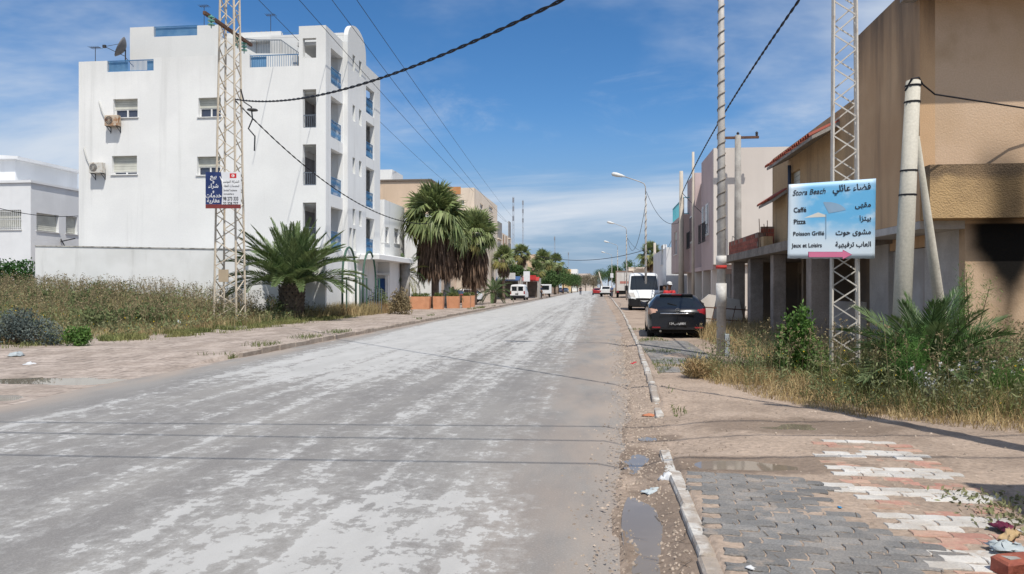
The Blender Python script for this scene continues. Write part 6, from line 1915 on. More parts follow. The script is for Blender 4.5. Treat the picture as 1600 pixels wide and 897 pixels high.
STRAW = M('dry_straw', (.46, .37, .20), (.33, .27, .14), scale=.6, island=.35, rough=.9, spec=.1, trans=.25, speck=(.30, .17, .09), pscale=.35, plo=.52, pamt=.7)
GREYGRN = M('grey_green_weed', (.17, .215, .095), (.26, .25, .14), scale=.5, island=.4, rough=.9, spec=.1, trans=.25)
GRASSG = M('fresh_green_grass', (.12, .165, .055), (.17, .19, .07), scale=.8, island=.35, rough=.85, spec=.15, trans=.3)
UMBEL = M('dry_seed_heads', (.30, .24, .14), (.22, .18, .11), scale=2, island=.3, rough=.95, spec=.05, trans=.2)
LEAFG = M('shrub_leaf_green', (.085, .17, .035), (.12, .22, .05), scale=3, island=.4, rough=.6, spec=.3, trans=.3)
FENNEL = M('feathery_green', (.09, .20, .05), (.13, .25, .06), scale=3, island=.35, rough=.8, trans=.3)
SILVER = M('silver_green_leaf', (.20, .235, .17), (.26, .28, .20), scale=3, island=.3, rough=.9, trans=.2)
PALE = M('pale_flower', (.58, .57, .56), (.50, .49, .50), scale=4, island=.2, rough=.9)
YELF = M('yellow_flower', (.62, .42, .03), rough=.9, island=.2)
TWIG = M('brown_twig', (.14, .10, .065), rough=.95)
BLUEGR = M('blue_grey_leaf', (.10, .13, .12), (.14, .165, .15), scale=3, island=.3, rough=.9, trans=.15)

# ---- the overgrown lot on the left
def lot_points(n, y0=17.5, y1=35.4, x0=-52.0, edge=0.0, dens=None):
    Y = nrg.uniform(y0, y1, n) ; X = nrg.uniform(x0, -12.6, n)
    lim = np.interp(Y, [15, 18.5, 20, 24, 35], [-16.0, -14.6, -13.5, -13.3, -13.1]) - edge + (fnoise(X, Y, .9, 21) - .5) * .9
    k = X < lim
    # only what lies inside the picture or just beside it
    r_ = (X * CY + Y * SY) / (-X * SY + Y * CY)
    k &= r_ > -.92
    if dens is not None:
        k &= nrg.random(n) < dens(X, Y)
    X, Y = X[k], Y[k]
    return np.stack([X, Y, left_z(X, Y)], -1)
def grow(P):           # how rank the growth is: low along the pavement, high against the wall
    return sstep(0.0, 6.5, -13.2 - P[:, 0]) * .55 + sstep(19, 30, P[:, 1]) * .45
P = lot_points(120000, dens=lambda X, Y: .25 + .75 * sstep(.3, .7, fnoise(X, Y, .35, 31)))
h = (.16 + .72 * grow(P) * nrg.uniform(.35, 1.0, len(P)) * (.55 + .9 * fnoise(P[:, 0], P[:, 1], .45, 35)))
tag(fast('dry_grass', *blades(P, h, nrg.uniform(.010, .024, len(P)), nrg.uniform(.1, .8, len(P))), STRAW), 'tall dry straw coloured grass filling the lot before the white wall', 'grass', kind='stuff')
P = lot_points(70000, dens=lambda X, Y: .2 + .8 * sstep(.35, .65, fnoise(X, Y, .5, 33)))
h = (.12 + .42 * grow(P) * nrg.uniform(.4, 1.0, len(P)))
tag(fast('green_grass', *blades(P, h, nrg.uniform(.012, .028, len(P)), nrg.uniform(.2, .9, len(P))), GRASSG), 'green grass growing low through the dry lot', 'grass', kind='stuff')
P = lot_points(9500, edge=.4)
g_ = grow(P); H = (.25 + .95 * g_ * nrg.uniform(.45, 1.0, len(P))) * (.5 + .9 * fnoise(P[:, 0], P[:, 1], .4, 36))
T = P + np.stack([nrg.normal(0, .10, len(P)), nrg.normal(0, .10, len(P)), H], -1)
ps = [stemsq(P, T, .012)]
for k in range(11):
    f = nrg.uniform(.12, 1.0, len(P))[:, None]
    C = P + (T - P) * f + nrg.normal(0, .07, P.shape) * np.array([1, 1, .6])
    ps.append(leaves(C, nrg.uniform(.06, .15, len(P)), nrg.uniform(.025, .06, len(P)), .4))
tag(fast('weeds', *merge(ps), GREYGRN), 'grey green weeds standing through the lot', 'weeds', kind='stuff')
cc = lot_points(400, edge=.8, y0=20)[:36]
PP = np.repeat(cc, 60, 0) + nrg.normal(0, .28, (len(cc) * 60, 3)) * np.array([1, 1, 0]); PP[:, 2] = left_z(PP[:, 0], PP[:, 1])
H = np.repeat(nrg.uniform(.6, 1.35, len(cc)) * (.45 + .55 * grow(cc)), 60) * nrg.uniform(.6, 1, len(PP))
T = PP + np.stack([nrg.normal(0, .12, len(PP)), nrg.normal(0, .12, len(PP)), H], -1)
ps = [stemsq(PP, T, .014)]
for k in range(9):
    ps.append(leaves(PP + (T - PP) * nrg.uniform(.2, 1, len(PP))[:, None] + nrg.normal(0, .06, PP.shape), nrg.uniform(.08, .2, len(PP)), nrg.uniform(.03, .08, len(PP)), .4))
DKW = M('dark_green_weed', (.10, .15, .06), (.15, .175, .08), scale=.5, island=.4, rough=.9, spec=.1, trans=.25)
tag(fast('weed_clumps', *merge(ps), DKW), 'darker green weed clumps rising out of the dry lot', 'weeds', kind='stuff')
P = lot_points(2600, edge=1.0, y0=21)
g_ = grow(P); H = .55 + .95 * g_ * nrg.uniform(.5, 1.0, len(P))
T = P + np.stack([nrg.normal(0, .10, len(P)), nrg.normal(0, .10, len(P)), H], -1)
ps = [stemsq(P, T, .014)]
for k in range(6):
    f = nrg.uniform(.55, .9, len(P))[:, None]
    A = P + (T - P) * f; B = A + np.stack([nrg.normal(0, .13, len(P)), nrg.normal(0, .13, len(P)), nrg.uniform(.08, .28, len(P))], -1)
    ps.append(stemsq(A, B, .009))
    for q_ in range(3):
        ps.append(leaves(B + nrg.normal(0, .018, B.shape), nrg.uniform(.03, .06, len(P)), nrg.uniform(.03, .05, len(P)), .6))
tag(fast('seed_heads', *merge(ps), UMBEL), 'tall dry seed heads against the white boundary wall', 'weeds', kind='stuff')
P = lot_points(1500, edge=.3)
tag(fast('yellow_flowers', *leaves(P + np.array([0, 0, .1]) + np.stack([np.zeros(len(P)), np.zeros(len(P)), .6 * grow(P)], -1), .05, .05), YELF), 'small yellow flowers in the lot', 'flowers', kind='stuff')
n = 30000
Y = nrg.uniform(15.5, 36, n); lim = np.interp(Y, [15, 18.5, 20, 24, 35], [-16.0, -14.6, -13.5, -13.3, -13.1])
X = lim + nrg.normal(.1, .45, n); k = fnoise(X, Y, 1.3, 44) > .45
P = np.stack([X[k], Y[k], left_z(X[k], Y[k])], -1)
tag(fast('lot_edge_grass', *blades(P, nrg.uniform(.05, .22, len(P)), nrg.uniform(.01, .022, len(P)), nrg.uniform(.3, 1, len(P))), M('yellow_green_grass', (.26, .25, .10), (.16, .19, .07), scale=1.2, island=.35, rough=.9, trans=.25)), 'short yellow green grass creeping onto the left pavement', 'grass', kind='stuff')
# thin growth along the left pavement and kerb
n = 9000
Y = nrg.uniform(16, 60, n); X = kerb_left(Y) - nrg.uniform(-.15, .9, n) ** 2 * 1.0
k = fnoise(X, Y, .7, 41) > .68
P = np.stack([X[k], Y[k], left_z(X[k], Y[k])], -1)
tag(fast('kerb_grass', *blades(P, nrg.uniform(.05, .17, len(P)), nrg.uniform(.01, .02, len(P)), nrg.uniform(.3, 1, len(P))), GRASSG), 'sparse grass tufts along the left kerb', 'grass', kind='stuff')
n = 15000
Y = nrg.uniform(34, 62, n); X = nrg.uniform(-14.2, -12.0, n)
k = fnoise(X, Y, .6, 43) > .35
P = np.stack([X[k], Y[k], left_z(X[k], Y[k])], -1)
P = P[(P[:, 1] < 49) | (P[:, 0] < -13)]
tag(fast('verge_weeds', *blades(P, nrg.uniform(.25, .85, len(P)), nrg.uniform(.015, .03, len(P)), nrg.uniform(.2, .8, len(P))), STRAW), 'dry weeds around the green arches before the white block', 'weeds', kind='stuff')

def shrub(name, label, loc, rx, ry, rz, nl, mat, L=.07, Wd=.04, stems=9, cat='shrub', up=.4, lobes=7):
    t = thing(name, label, cat, loc)
    ls = rot_rand(lobes) * np.array([.55, .55, .45]); ls[:, 2] = np.abs(ls[:, 2]) * 1.1 + .1
    ls = np.concatenate([ls, [[0, 0, .4]]])
    c = ls[nrg.integers(0, len(ls), nl)] + rot_rand(nl) * (nrg.uniform(0, 1, nl) ** .4)[:, None] * .42
    c = c * np.array([rx, ry, rz]); c[:, 2] = np.maximum(c[:, 2], .02)
    fast('foliage', *leaves(c, nrg.uniform(.6, 1.3, nl) * L, nrg.uniform(.6, 1.2, nl) * Wd, up), mat, t)
    mb = MB()
    for k in range(stems):
        e_ = ls[k % len(ls)] * np.array([rx, ry, rz])
        mb.tube([(0, 0, -.05), tuple(e_ * .5 + nrg.normal(0, .03, 3)), tuple(e_ * 1.15)], [.014, .010, .004], 4)
    mb.build('stems', TWIG, t)
    return t
def gl(px, py): return tuple(G(px, py, .12))
shrub('blue_grey_bush', 'low blue grey bush at the left edge of the lot', gl(18, 540), 1.5, .8, .95, 4200, BLUEGR, .09, .035)
shrub('small_green_bush', 'small dark green bush on the lot edge by the litter', gl(120, 541), .42, .35, .6, 1100, LEAFG, .09, .045)
shrub('leafy_shrub', 'bright green leafy shrub left of the banner pole', (G(1250, 592, .15)[0], G(1250, 592, .15)[1], .13), .46, .40, 1.22, 4600, LEAFG, .075, .045)
shrub('yellow_weed', 'small yellow flowered tuft beside the thick lamp post', tuple(G(1093, 592, .08)), .40, .35, .42, 1300, STRAW, .10, .018, up=1.0)
shrub('dry_bush', 'brownish dry bush by the entrance canopy', tuple(G(628, 492, .1)), 1.0, .8, 1.5, 1800, UMBEL, .14, .06)
shrub('green_bush', 'round green bush near the second green arch', tuple(G(590, 488, .12)), .8, .7, 1.6, 1600, GREYGRN, .14, .06)

# clipped hedge at the left house
hd = thing('hedge', 'dark green hedge at the foot of the white house', 'hedge', (XatY(20, 38), 38, 0))
n = 17000; C = np.stack([nrg.uniform(-6, XatY(54, 38) - XatY(20, 38), n), nrg.uniform(-.7, .7, n), nrg.uniform(.2, 2.9, n) + nrg.normal(0, .12, n)], -1)
fast('foliage', *leaves(C, nrg.uniform(.10, .2, n), nrg.uniform(.06, .12, n), .3), M('hedge_leaf', (.035, .09, .02), (.05, .12, .03), scale=2, island=.4, rough=.5, trans=.2), hd)
mb = MB(); [mb.tube([(x, 0, -.1), (x + .1, .1, 2.4)], .04, 5) for x in np.arange(-5.5, 1.0, .8)]; tag(mb.build('stems', TWIG, hd), kind='stuff')

# ---- palms
def frond_mesh(name, mat, L, droop, leaf, npair=34, wid=.032, vee=.45, curl=.25, start=.14, power=1.5):
    ns = 14; s = np.linspace(0, 1, ns); th = -droop * s ** power
    x = np.concatenate([[0], np.cumsum(np.cos((th[1:] + th[:-1]) / 2)) * L / (ns - 1)]); z = np.concatenate([[0], np.cumsum(np.sin((th[1:] + th[:-1]) / 2)) * L / (ns - 1)])
    Q = []
    def pt(u): return np.array([np.interp(u, s, x), 0, np.interp(u, s, z)]), np.interp(u, s, th)
    vs, fs = [], []
    for i in range(ns):
        r_ = .028 * (1 - s[i]) + .005
        c = np.array([x[i], 0, z[i]]); nn = np.array([-math.sin(th[i]), 0, math.cos(th[i])])
        vs += [c + np.array([0, r_, 0]), c + nn * r_ * .6, c - np.array([0, r_, 0]), c - nn * r_ * .6]
    for i in range(ns - 1):
        for k in range(4):
            fs.append((i * 4 + k, i * 4 + (k + 1) % 4, i * 4 + 4 + (k + 1) % 4, i * 4 + 4 + k))
    rr = random.Random(int(L * 100 + droop * 37))
    for i in range(npair):
        u = start + (1 - start) * (i + .5) / npair
        c, a = pt(u); tg = np.array([math.cos(a), 0, math.sin(a)]); nn = np.array([-math.sin(a), 0, math.cos(a)])
        al = R(68 - 45 * u)
        ln = leaf * (math.sin(math.pi * (.12 + .80 * u)) ** .7) * rr.uniform(.85, 1.1)
        for sd in (-1, 1):
            v_ = vee * rr.uniform(.6, 1.3)
            d = tg * math.cos(al) + (np.array([0, sd, 0]) * math.cos(v_) + nn * math.sin(v_)) * math.sin(al)
            d = d / np.linalg.norm(d)
            w = np.cross(d, nn); w = w / (np.linalg.norm(w) + 1e-9) * wid / 2
            o = len(vs)
            m_ = c + d * ln * .5; tip = c + d * ln + np.array([0, 0, -curl * ln * .4])
            vs += [c, m_ + w, tip, m_ - w]; fs.append((o, o + 1, o + 2, o + 3))
    me = bpy.data.meshes.new(name); me.from_pydata([tuple(p_) for p_ in vs], [], fs); me.materials.append(mat)
    return me
PALMG = M('date_palm_leaf', (.10, .155, .06), (.14, .19, .08), scale=1.5, island=.3, rough=.5, spec=.35, trans=.2)
PALMY = M('palm_leaf_yellowing', (.20, .19, .07), (.16, .17, .06), scale=1.5, island=.3, rough=.6, trans=.2)
BOSS = M('palm_trunk_bosses', (.15, .12, .09), (.09, .07, .055), scale=8, bump=.6, bscale=25, fine=.2)
def feather_palm(label, loc, nfr, L, trunk_h, trunk_r, leaf=.5, emin=-25, emax=82, scale=1.0, mats=None, npair=34, wid=.034, droops=(.5, .8, 1.1, 1.4), group=None, seed=1, name='date_palm', cat='palm tree'):
    t = thing(name, label, cat, loc, 0, group)
    r_ = random.Random(seed)
    mats = mats or [PALMG]
    ms = [frond_mesh('frond', mats[k % len(mats)], L * (1 - .07 * (k % 3)), d, leaf, npair, wid) for k, d in enumerate(droops)]
    ga = 2.39996
    for i in range(nfr):
        f = i / max(1, nfr - 1)
        el = R(emax - (emax - emin) * f ** .85) + r_.uniform(-.09, .09)
        k = min(len(ms) - 1, int(f * len(ms) * .999))
        o = bpy.data.objects.new('frond', ms[k]); COL.objects.link(o); o.parent = t
        a = i * ga + r_.uniform(-.25, .25)
        rr = trunk_r * .35
        o.location = (math.cos(a) * rr, math.sin(a) * rr, trunk_h + .25 * (1 - f) * trunk_r)
        o.rotation_euler = (r_.uniform(-.35, .35), -el, a)
        sc = (r_.uniform(.85, 1.08)) * (.80 + .2 * min(1, f * 2.5)); o.scale = (sc, sc, sc)
    mb = MB()
    mb.lathe([(trunk_r * .8, -.2), (trunk_r * .92, .1), (trunk_r, trunk_h * .6), (trunk_r * .8, trunk_h), (trunk_r * .4, trunk_h + .25)], n=16)
    tr = mb.build('trunk', BOSS, t, smooth=True)
    mb = MB(); nb_ = int(12 + trunk_r * 30); rows = max(3, int(trunk_h / .16))
    for j in range(rows):
        for i in range(nb_ // 2):
            a = (i + .5 * (j % 2)) * 2 * math.pi / (nb_ // 2); z = trunk_h * (j + .5) / rows
            d = Vector((math.cos(a), math.sin(a), 0)); b_ = d * trunk_r * (.9 + .1 * min(1, z / trunk_h)) + Vector((0, 0, z))
            tx = Vector((-d.y, d.x, 0)) * trunk_r * .26
            tip = b_ + d * .10 + Vector((0, 0, .17))
            mb.add([b_ - tx, b_ + tx, b_ + tx * .6 + Vector((0, 0, .16)) + d * .07, b_ - tx * .6 + Vector((0, 0, .16)) + d * .07, b_ - tx * .5 + Vector((0, 0, .14)), b_ + tx * .5 + Vector((0, 0, .14))],
                   [(0, 1, 2, 3), (3, 2, 5, 4)])
    tag(mb.build('leaf_bases', BOSS, tr), kind='stuff')
    return t
dp = G(459, 500, .15)
feather_palm('bushy date palm with a stout scaly trunk beside the lattice pole', (-14.0, 33.1, .15), 70, 3.5, 1.45, .56, leaf=.60, emin=14, emax=87, npair=54, wid=.056, droops=(.28, .42, .62, .85, 1.05), seed=4, mats=[M('bright_date_palm_leaf', (.125, .185, .07), (.17, .22, .09), scale=1.5, island=.3, rough=.5, spec=.35, trans=.25)])
feather_palm('small slim palm with yellowing fronds by the entrance canopy', (XatY(633, 51), 51, .1), 24, 2.1, 2.4, .12, leaf=.45, emin=-35, emax=75, mats=[PALMG, PALMY], npair=22, wid=.05, seed=8)
feather_palm('low young palm behind the planters', (XatY(771, 68), 68, .1), 26, 2.0, 1.0, .25, leaf=.45, emin=-10, emax=80, npair=22, wid=.06, seed=9)
feather_palm('small palm growing out of a terracotta planter', (XatY(708, 53.2), 53.2, .85), 14, 1.0, .05, .10, leaf=.28, emin=5, emax=75, npair=18, wid=.04, seed=12)
# young palm among the right-hand weeds
dq = G(1474, 622, .15)
feather_palm('young dark palm growing against the timber brace', (dq[0], dq[1] + .5, .12), 34, 1.35, .25, .16, leaf=.36, emin=20, emax=82, npair=38, wid=.022, droops=(.3, .5, .75, .9), mats=[M('dark_palm_leaf', (.075, .13, .045), (.10, .16, .055), scale=3, island=.35, rough=.45, spec=.4, trans=.15), PALMG], seed=15)
feather_palm('dry low palm sucker left of the young palm', (dq[0] - .75, dq[1] + .45, .12), 12, .85, .08, .08, leaf=.25, emin=0, emax=60, npair=24, wid=.013, droops=(.5, .9), mats=[PALMY], seed=17)

def fan_mesh(name, mat, pet=.85, rad=.95, nseg=24, spread=105, droop=.35, rr=None):
    rr = rr or random.Random(3)
    vs, fs = [], []
    p0, p1 = np.array([0, 0, 0.0]), np.array([pet, 0, 0.0])
    for c, w in ((p0, .03), (p1, .016)):
        vs += [c + np.array([0, w, 0]), c + np.array([0, 0, w]), c - np.array([0, w, 0]), c - np.array([0, 0, w])]
    for k in range(4): fs.append((k, (k + 1) % 4, 4 + (k + 1) % 4, 4 + k))
    for i in range(nseg):
        a = R(-spread + 2 * spread * (i + .5) / nseg); ln = rad * (.72 + .28 * math.cos(a * .75)) * rr.uniform(.85, 1.1)
        d = np.array([math.cos(a), math.sin(a), 0]); s_ = np.array([-d[1], d[0], 0]) * rad * .065
        fold = .10 * (1 if i % 2 else -1) * rad * .5
        m_ = p1 + d * ln * .55 + np.array([0, 0, fold - droop * .10 * ln]); tip = p1 + d * ln * (1 - .2 * droop) + np.array([0, 0, -droop * ln * rr.uniform(.4, 1.3)])
        o = len(vs); vs += [p1, m_ + s_, tip, m_ - s_]; fs.append((o, o + 1, o + 2, o + 3))
    me = bpy.data.meshes.new(name); me.from_pydata([tuple(p_) for p_ in vs], [], fs); me.materials.append(mat)
    return me
FANG = M('fan_palm_leaf', (.155, .205, .075), (.22, .25, .10), scale=1.2, island=.35, rough=.5, spec=.35, trans=.25)
FANY = M('fan_palm_leaf_old', (.26, .23, .08), (.20, .20, .07), scale=1.2, island=.3, rough=.6, trans=.25)
DEAD = M('dead_palm_leaf', (.20, .135, .095), (.12, .085, .065), scale=1.5, island=.4, rough=.95, spec=.05, trans=.1)
PTRUNK = M('palm_trunk_smooth', (.20, .15, .115), (.13, .10, .08), scale=4, bump=.5, bscale=15, fine=.15)
PTRUNKW = M('whitewashed_trunk', (.55, .52, .46), (.42, .38, .33), scale=3)
def fan_palm(label, loc, zc, lr, nleaf, skirt, skirt_r, trunk_r=.24, seed=1, white=False, group='fan palms by the planters', nskirt=1500):
    t = thing('fan_palm', label, 'palm tree', loc, 0, group)
    r_ = random.Random(seed)
    ms = [fan_mesh('leaf', FANG, lr * .48, lr * .52, 26, 115, .25, r_), fan_mesh('leaf', FANG, lr * .46, lr * .55, 26, 110, .7, r_), fan_mesh('leaf', FANY, lr * .42, lr * .52, 24, 105, 1.0, r_)]
    for i in range(nleaf):
        f = i / (nleaf - 1); el = R(85 - 102 * f) + r_.uniform(-.15, .15); a = i * 2.39996 + r_.uniform(-.3, .3)
        k = 0 if f < .55 else (1 if f < .80 or r_.random() < .35 else 2)
        o = bpy.data.objects.new('leaf', ms[k]); COL.objects.link(o); o.parent = t
        o.location = (0, 0, zc + .3 * (1 - f) - .2 * f); o.rotation_euler = (r_.uniform(-.7, .7), -el, a); s_ = r_.uniform(.82, 1.12); o.scale = (s_, s_, s_)
    z1, z0 = skirt
    n = nskirt; u = nrg.uniform(0, 1, n); a = nrg.uniform(0, 2 * math.pi, n); zz_ = z1 + (z0 + .5 - z1) * u
    rr = (skirt_r[0] + (skirt_r[1] - skirt_r[0]) * u) * np.sqrt(nrg.uniform(.25, 1.05, n)) * (1 - .25 * np.exp(-u * 9))
    P0 = np.stack([np.cos(a) * rr, np.sin(a) * rr, zz_ + .3], -1); ln = nrg.uniform(.7, 1.4, n) * (.6 + .4 * (z1 - z0) / 3)
    d = np.stack([np.cos(a) * nrg.uniform(-.02, .28, n), np.sin(a) * nrg.uniform(-.02, .28, n), -np.ones(n)], -1)
    V, F = leaves(P0, ln, nrg.uniform(.05, .14, n), 0.0, dirs=d)
    tag(fast('dead_leaf_skirt', V, F, DEAD, t), kind='stuff')
    mb = MB(); mb.tube([(0, 0, -.2), (0, 0, .5), (0, 0, zc * .5), (0, 0, zc + .2)], [trunk_r * 1.25, trunk_r * 1.05, trunk_r, trunk_r * .9], 12)
    tr = mb.build('trunk', PTRUNK, t, smooth=True)
    if white:
        mb = MB(); mb.tube([(0, 0, -.1), (0, 0, .55), (0, 0, 2.0)], [trunk_r * 1.27, trunk_r * 1.08, trunk_r * 1.04], 12); mb.build('whitewash', PTRUNKW, tr, smooth=True)
    return t
def fpos(px, t_): q_ = PD(px, 449, t_); return (q_.x, q_.y, .1)
fan_palm('tallest fan palm with a wide brown skirt behind the planters', fpos(680, 54), 6.2, 2.85, 50, (5.4, 2.05), (1.25, 1.1), .27, 5, nskirt=2200)
fan_palm('fan palm with a whitewashed trunk right behind the tallest one', fpos(699, 58.5), 5.4, 2.2, 40, (4.6, 2.2), (1.2, 1.0), .24, 6, True)
fan_palm('far fan palm standing beside the blue awning', fpos(787, 90), 4.6, 1.9, 26, (3.9, 2.4), (.7, .5), .18, 41, group='distant palms', nskirt=260)
fan_palm('fan palm rising over the row of green trees', fpos(868, 152), 6.0, 2.3, 24, (5.2, 3.6), (.7, .5), .18, 43, group='distant palms', nskirt=260)
fan_palm('fan palm with a narrow skirt at the right end of the planters', fpos(741, 62), 5.5, 2.4, 40, (4.6, 1.4), (1.15, .8), .22, 7, nskirt=1600)
# far palms and trees
for i, (px, t_, zc, lr, n, lb) in enumerate(((815, 112, 6.2, 1.9, 26, 'tall thin palm standing above the shop awnings'), (848, 128, 5.6, 2.3, 30, 'full fan palm over the roadside trees'), (857, 140, 5.0, 2.0, 24, 'fan palm half merged behind the full one'),
                              (838, 122, 3.8, 2.0, 22, 'lower fan palm beside the shop signs'), (1017, 105, 5.6, 2.2, 26, 'palm rising behind the white van'), (1030, 118, 5.4, 2.0, 22, 'second palm behind the concrete pole and van'))):
    fan_palm(lb, fpos(px, t_), zc, lr, n, (zc - .6, zc - 2.0), (.7, .5), .18, 20 + i, group='distant palms', nskirt=260)
LEAFD = M('roadside_tree_leaf', (.055, .105, .03), (.085, .14, .045), scale=.8, island=.4, rough=.7, trans=.2)
LEAFB = M('tamarisk_leaf', (.15, .13, .085), (.20, .165, .11), scale=.8, island=.35, rough=.9, trans=.2)
def tree(label, loc, rx, rz, H, nl, mat, L=.3, seed=1, group='roadside trees'):
    t = thing('roadside_tree', label, 'tree', loc, 0, group)
    lob = rot_rand(12) * np.array([.7, .7, .6]); c = lob[nrg.integers(0, 12, nl)] + rot_rand(nl) * (nrg.uniform(0, 1, nl) ** .4)[:, None] * .42
    c = c * np.array([rx, rx, rz]) + np.array([0, 0, H])
    fast('crown', *leaves(c, nrg.uniform(.6, 1.3, nl) * L, nrg.uniform(.5, 1.0, nl) * L * .6, .1), mat, t)
    mb = MB(); mb.tube([(0, 0, -.1), (.05, 0, H * .5), (0, .05, H)], [.16, .12, .06], 7)
    for k in range(5):
        e_ = lob[k] * np.array([rx, rx, rz]) + np.array([0, 0, H]); mb.tube([(0, 0, H * .55), tuple((e_ + np.array([0, 0, H * .6])) / 2), tuple(e_)], [.08, .05, .02], 5)
    mb.build('trunk', TWIG, t)
for px, t_, rx, rz, H, mt, lb in ((866, 150, 2.4, 2.0, 3.4, LEAFD, 'dense green tree after the far palms'), (880, 175, 3.2, 2.2, 3.6, LEAFD, 'wide green tree nearest the yellow building'), (893, 200, 3.0, 2.0, 3.4, LEAFD, 'green tree at the end of the left row'),
                              (858, 118, 1.8, 1.6, 2.6, LEAFD, 'low green tree beside the white cart'), (927, 230, 4.0, 2.6, 3.8, LEAFB, 'brownish round tamarisk at the street end'), (950, 215, 3.6, 3.4, 5.4, LEAFD, 'tall green tree beside the leaning pole'),
                              (938, 240, 3.2, 3.0, 4.6, LEAFD, 'green tree at the far right of the road end'), (962, 170, 2.2, 2.4, 4.2, LEAFD, 'green tree beside the box truck'), (915, 285, 4, 3, 4, LEAFB, 'pale brown tree before the pink building'),
                              (832, 112, 1.7, 1.4, 2.0, LEAFD, 'low bushy tree by the shop posts'), (990, 150, 2.5, 2.2, 5.2, LEAFD, 'dark tree over the truck roof'), (843, 140, 2.6, 2.2, 3.6, LEAFD, 'green tree between the two full fan palms'), (824, 120, 1.8, 1.5, 3.0, LEAFD, 'green tree behind the sign pylon'), (872, 165, 2.8, 2.0, 4.4, LEAFD, 'taller green tree left of the yellow building'), (902, 235, 3.2, 2.4, 3.2, LEAFD, 'low green tree below the pink building'), (803, 104, 1.5, 1.4, 3.4, LEAFD, 'slim green tree rising over the blue awning')):
    q = PD(px, 449, t_); tree(lb, (q.x, q.y, 0), rx, rz, H, 2600, mt, .32)

# ---- planters
TERRA = M('terracotta_paint', (.66, .33, .19), (.58, .28, .155), scale=2.5, fine=.06, streak=(.33, .17, .10), samt=.35, sscale=3)
SOIL = M('planter_soil', (.10, .075, .05), rough=1.0)
for i, (pa, pb, t_, lb) in enumerate(((640, 674, 51, 'widest terracotta planter under the tallest fan palm'), (677, 694, 51.6, 'second terracotta planter, next to the widest one'), (698, 719, 53, 'terracotta planter with a small palm'),
                                 (722, 736, 54.5, 'terracotta planter at the right end of the front row'), (734, 742, 57, 'narrow terracotta planter behind the last one'))):
    a, b_ = PD(pa, 449, t_), PD(pb, 449, t_)
    w = (b_ - a).length * .94; c = (a + b_) / 2
    t = thing('terracotta_planter', lb, 'planter', (c.x, c.y, .1), YAW * .6, 'terracotta planters in a row')
    mb = MB(); hw, h = w / 2, .86; k = .90
    vs = [(-hw * k, -.42 * k, 0), (hw * k, -.42 * k, 0), (hw * k, .42 * k, 0), (-hw * k, .42 * k, 0), (-hw, -.42, h), (hw, -.42, h), (hw, .42, h), (-hw, .42, h), (-hw + .06, -.36, h), (hw - .06, -.36, h), (hw - .06, .36, h), (-hw + .06, .36, h), (-hw + .06, -.36, h - .1), (hw - .06, -.36, h - .1), (hw - .06, .36, h - .1), (-hw + .06, .36, h - .1)]
    mb.add(vs, [(3, 2, 1, 0), (0, 1, 5, 4), (1, 2, 6, 5), (2, 3, 7, 6), (3, 0, 4, 7), (4, 5, 9, 8), (5, 6, 10, 9), (6, 7, 11, 10), (7, 4, 8, 11), (8, 9, 13, 12), (9, 10, 14, 13), (10, 11, 15, 14), (11, 8, 12, 15)])
    mb.build('box', TERRA, t)
    mb = MB(); mb.add([(-hw + .06, -.36, h - .06), (hw - .06, -.36, h - .06), (hw - .06, .36, h - .06), (-hw + .06, .36, h - .06)], [(0, 1, 2, 3)]); mb.build('soil', SOIL, t)
    n = 420; C = np.stack([nrg.uniform(-hw + .1, hw - .1, n), nrg.uniform(-.3, .3, n), h - .05 + nrg.uniform(0, .22, n)], -1)
    tag(fast('plants', *leaves(C, .13, .05, .6), GRASSG, t), kind='stuff')

# ---- weeds on the right
WB = np.array([(1.55, 12.6), (1.85, 11.6), (2.35, 10.3), (3.0, 9.15), (4.1, 8.25), (6.2, 7.5), (9, 7.0)])
def right_pts(n, x0=1.6, x1=9.0, y0=7.2, y1=13.6, inset=0.0, dens=None):
    X = nrg.uniform(x0, x1, n); Y = nrg.uniform(y0, y1, n)
    lim = np.interp(X, WB[:, 0], WB[:, 1]) + inset + (fnoise(X, Y, 2.0, 51) - .5) * .35
    k = Y > lim
    r_ = (X * CY + Y * SY) / (-X * SY + Y * CY); k &= r_ < 1.15
    if dens is not None: k &= nrg.random(n) < dens(X, Y)
    X, Y = X[k], Y[k]
    return np.stack([X, Y, verge_z(X, Y)], -1)
def depth_in(P): return P[:, 1] - np.interp(P[:, 0], WB[:, 0], WB[:, 1])
STRAW2 = M('dry_verge_grass', (.50, .39, .21), (.38, .28, .14), scale=2.0, island=.35, rough=.9, spec=.1, trans=.25)
P = right_pts(60000, dens=lambda X, Y: .35 + .65 * sstep(.3, .6, fnoise(X, Y, 1.1, 61)))
h = .07 + .26 * sstep(0, 1.2, depth_in(P)) * nrg.uniform(.4, 1, len(P))
tag(fast('verge_dry_grass', *blades(P, h, nrg.uniform(.004, .010, len(P)), nrg.uniform(.3, 1.1, len(P))), STRAW2), 'matted dry grass along the right-hand verge under the banner', 'grass', kind='stuff')
P = right_pts(20000, inset=.45, dens=lambda X, Y: .05 + .95 * sstep(.5, .7, fnoise(X, Y, .9, 63)))
h = .14 + .42 * sstep(0, 1.5, depth_in(P)) * nrg.uniform(.4, 1, len(P))
tag(fast('verge_green_grass', *blades(P, h, nrg.uniform(.005, .011, len(P)), nrg.uniform(.2, .8, len(P))), GRASSG), 'green grass among the right-hand weeds', 'grass', kind='stuff')
P = right_pts(1900, inset=.5, dens=lambda X, Y: .35 + .65 * sstep(.35, .6, fnoise(X, Y, .8, 65)))
H = .25 + .55 * sstep(.2, 1.8, depth_in(P)) * nrg.uniform(.5, 1, len(P))
T = P + np.stack([nrg.normal(0, .07, len(P)), nrg.normal(0, .07, len(P)), H], -1)
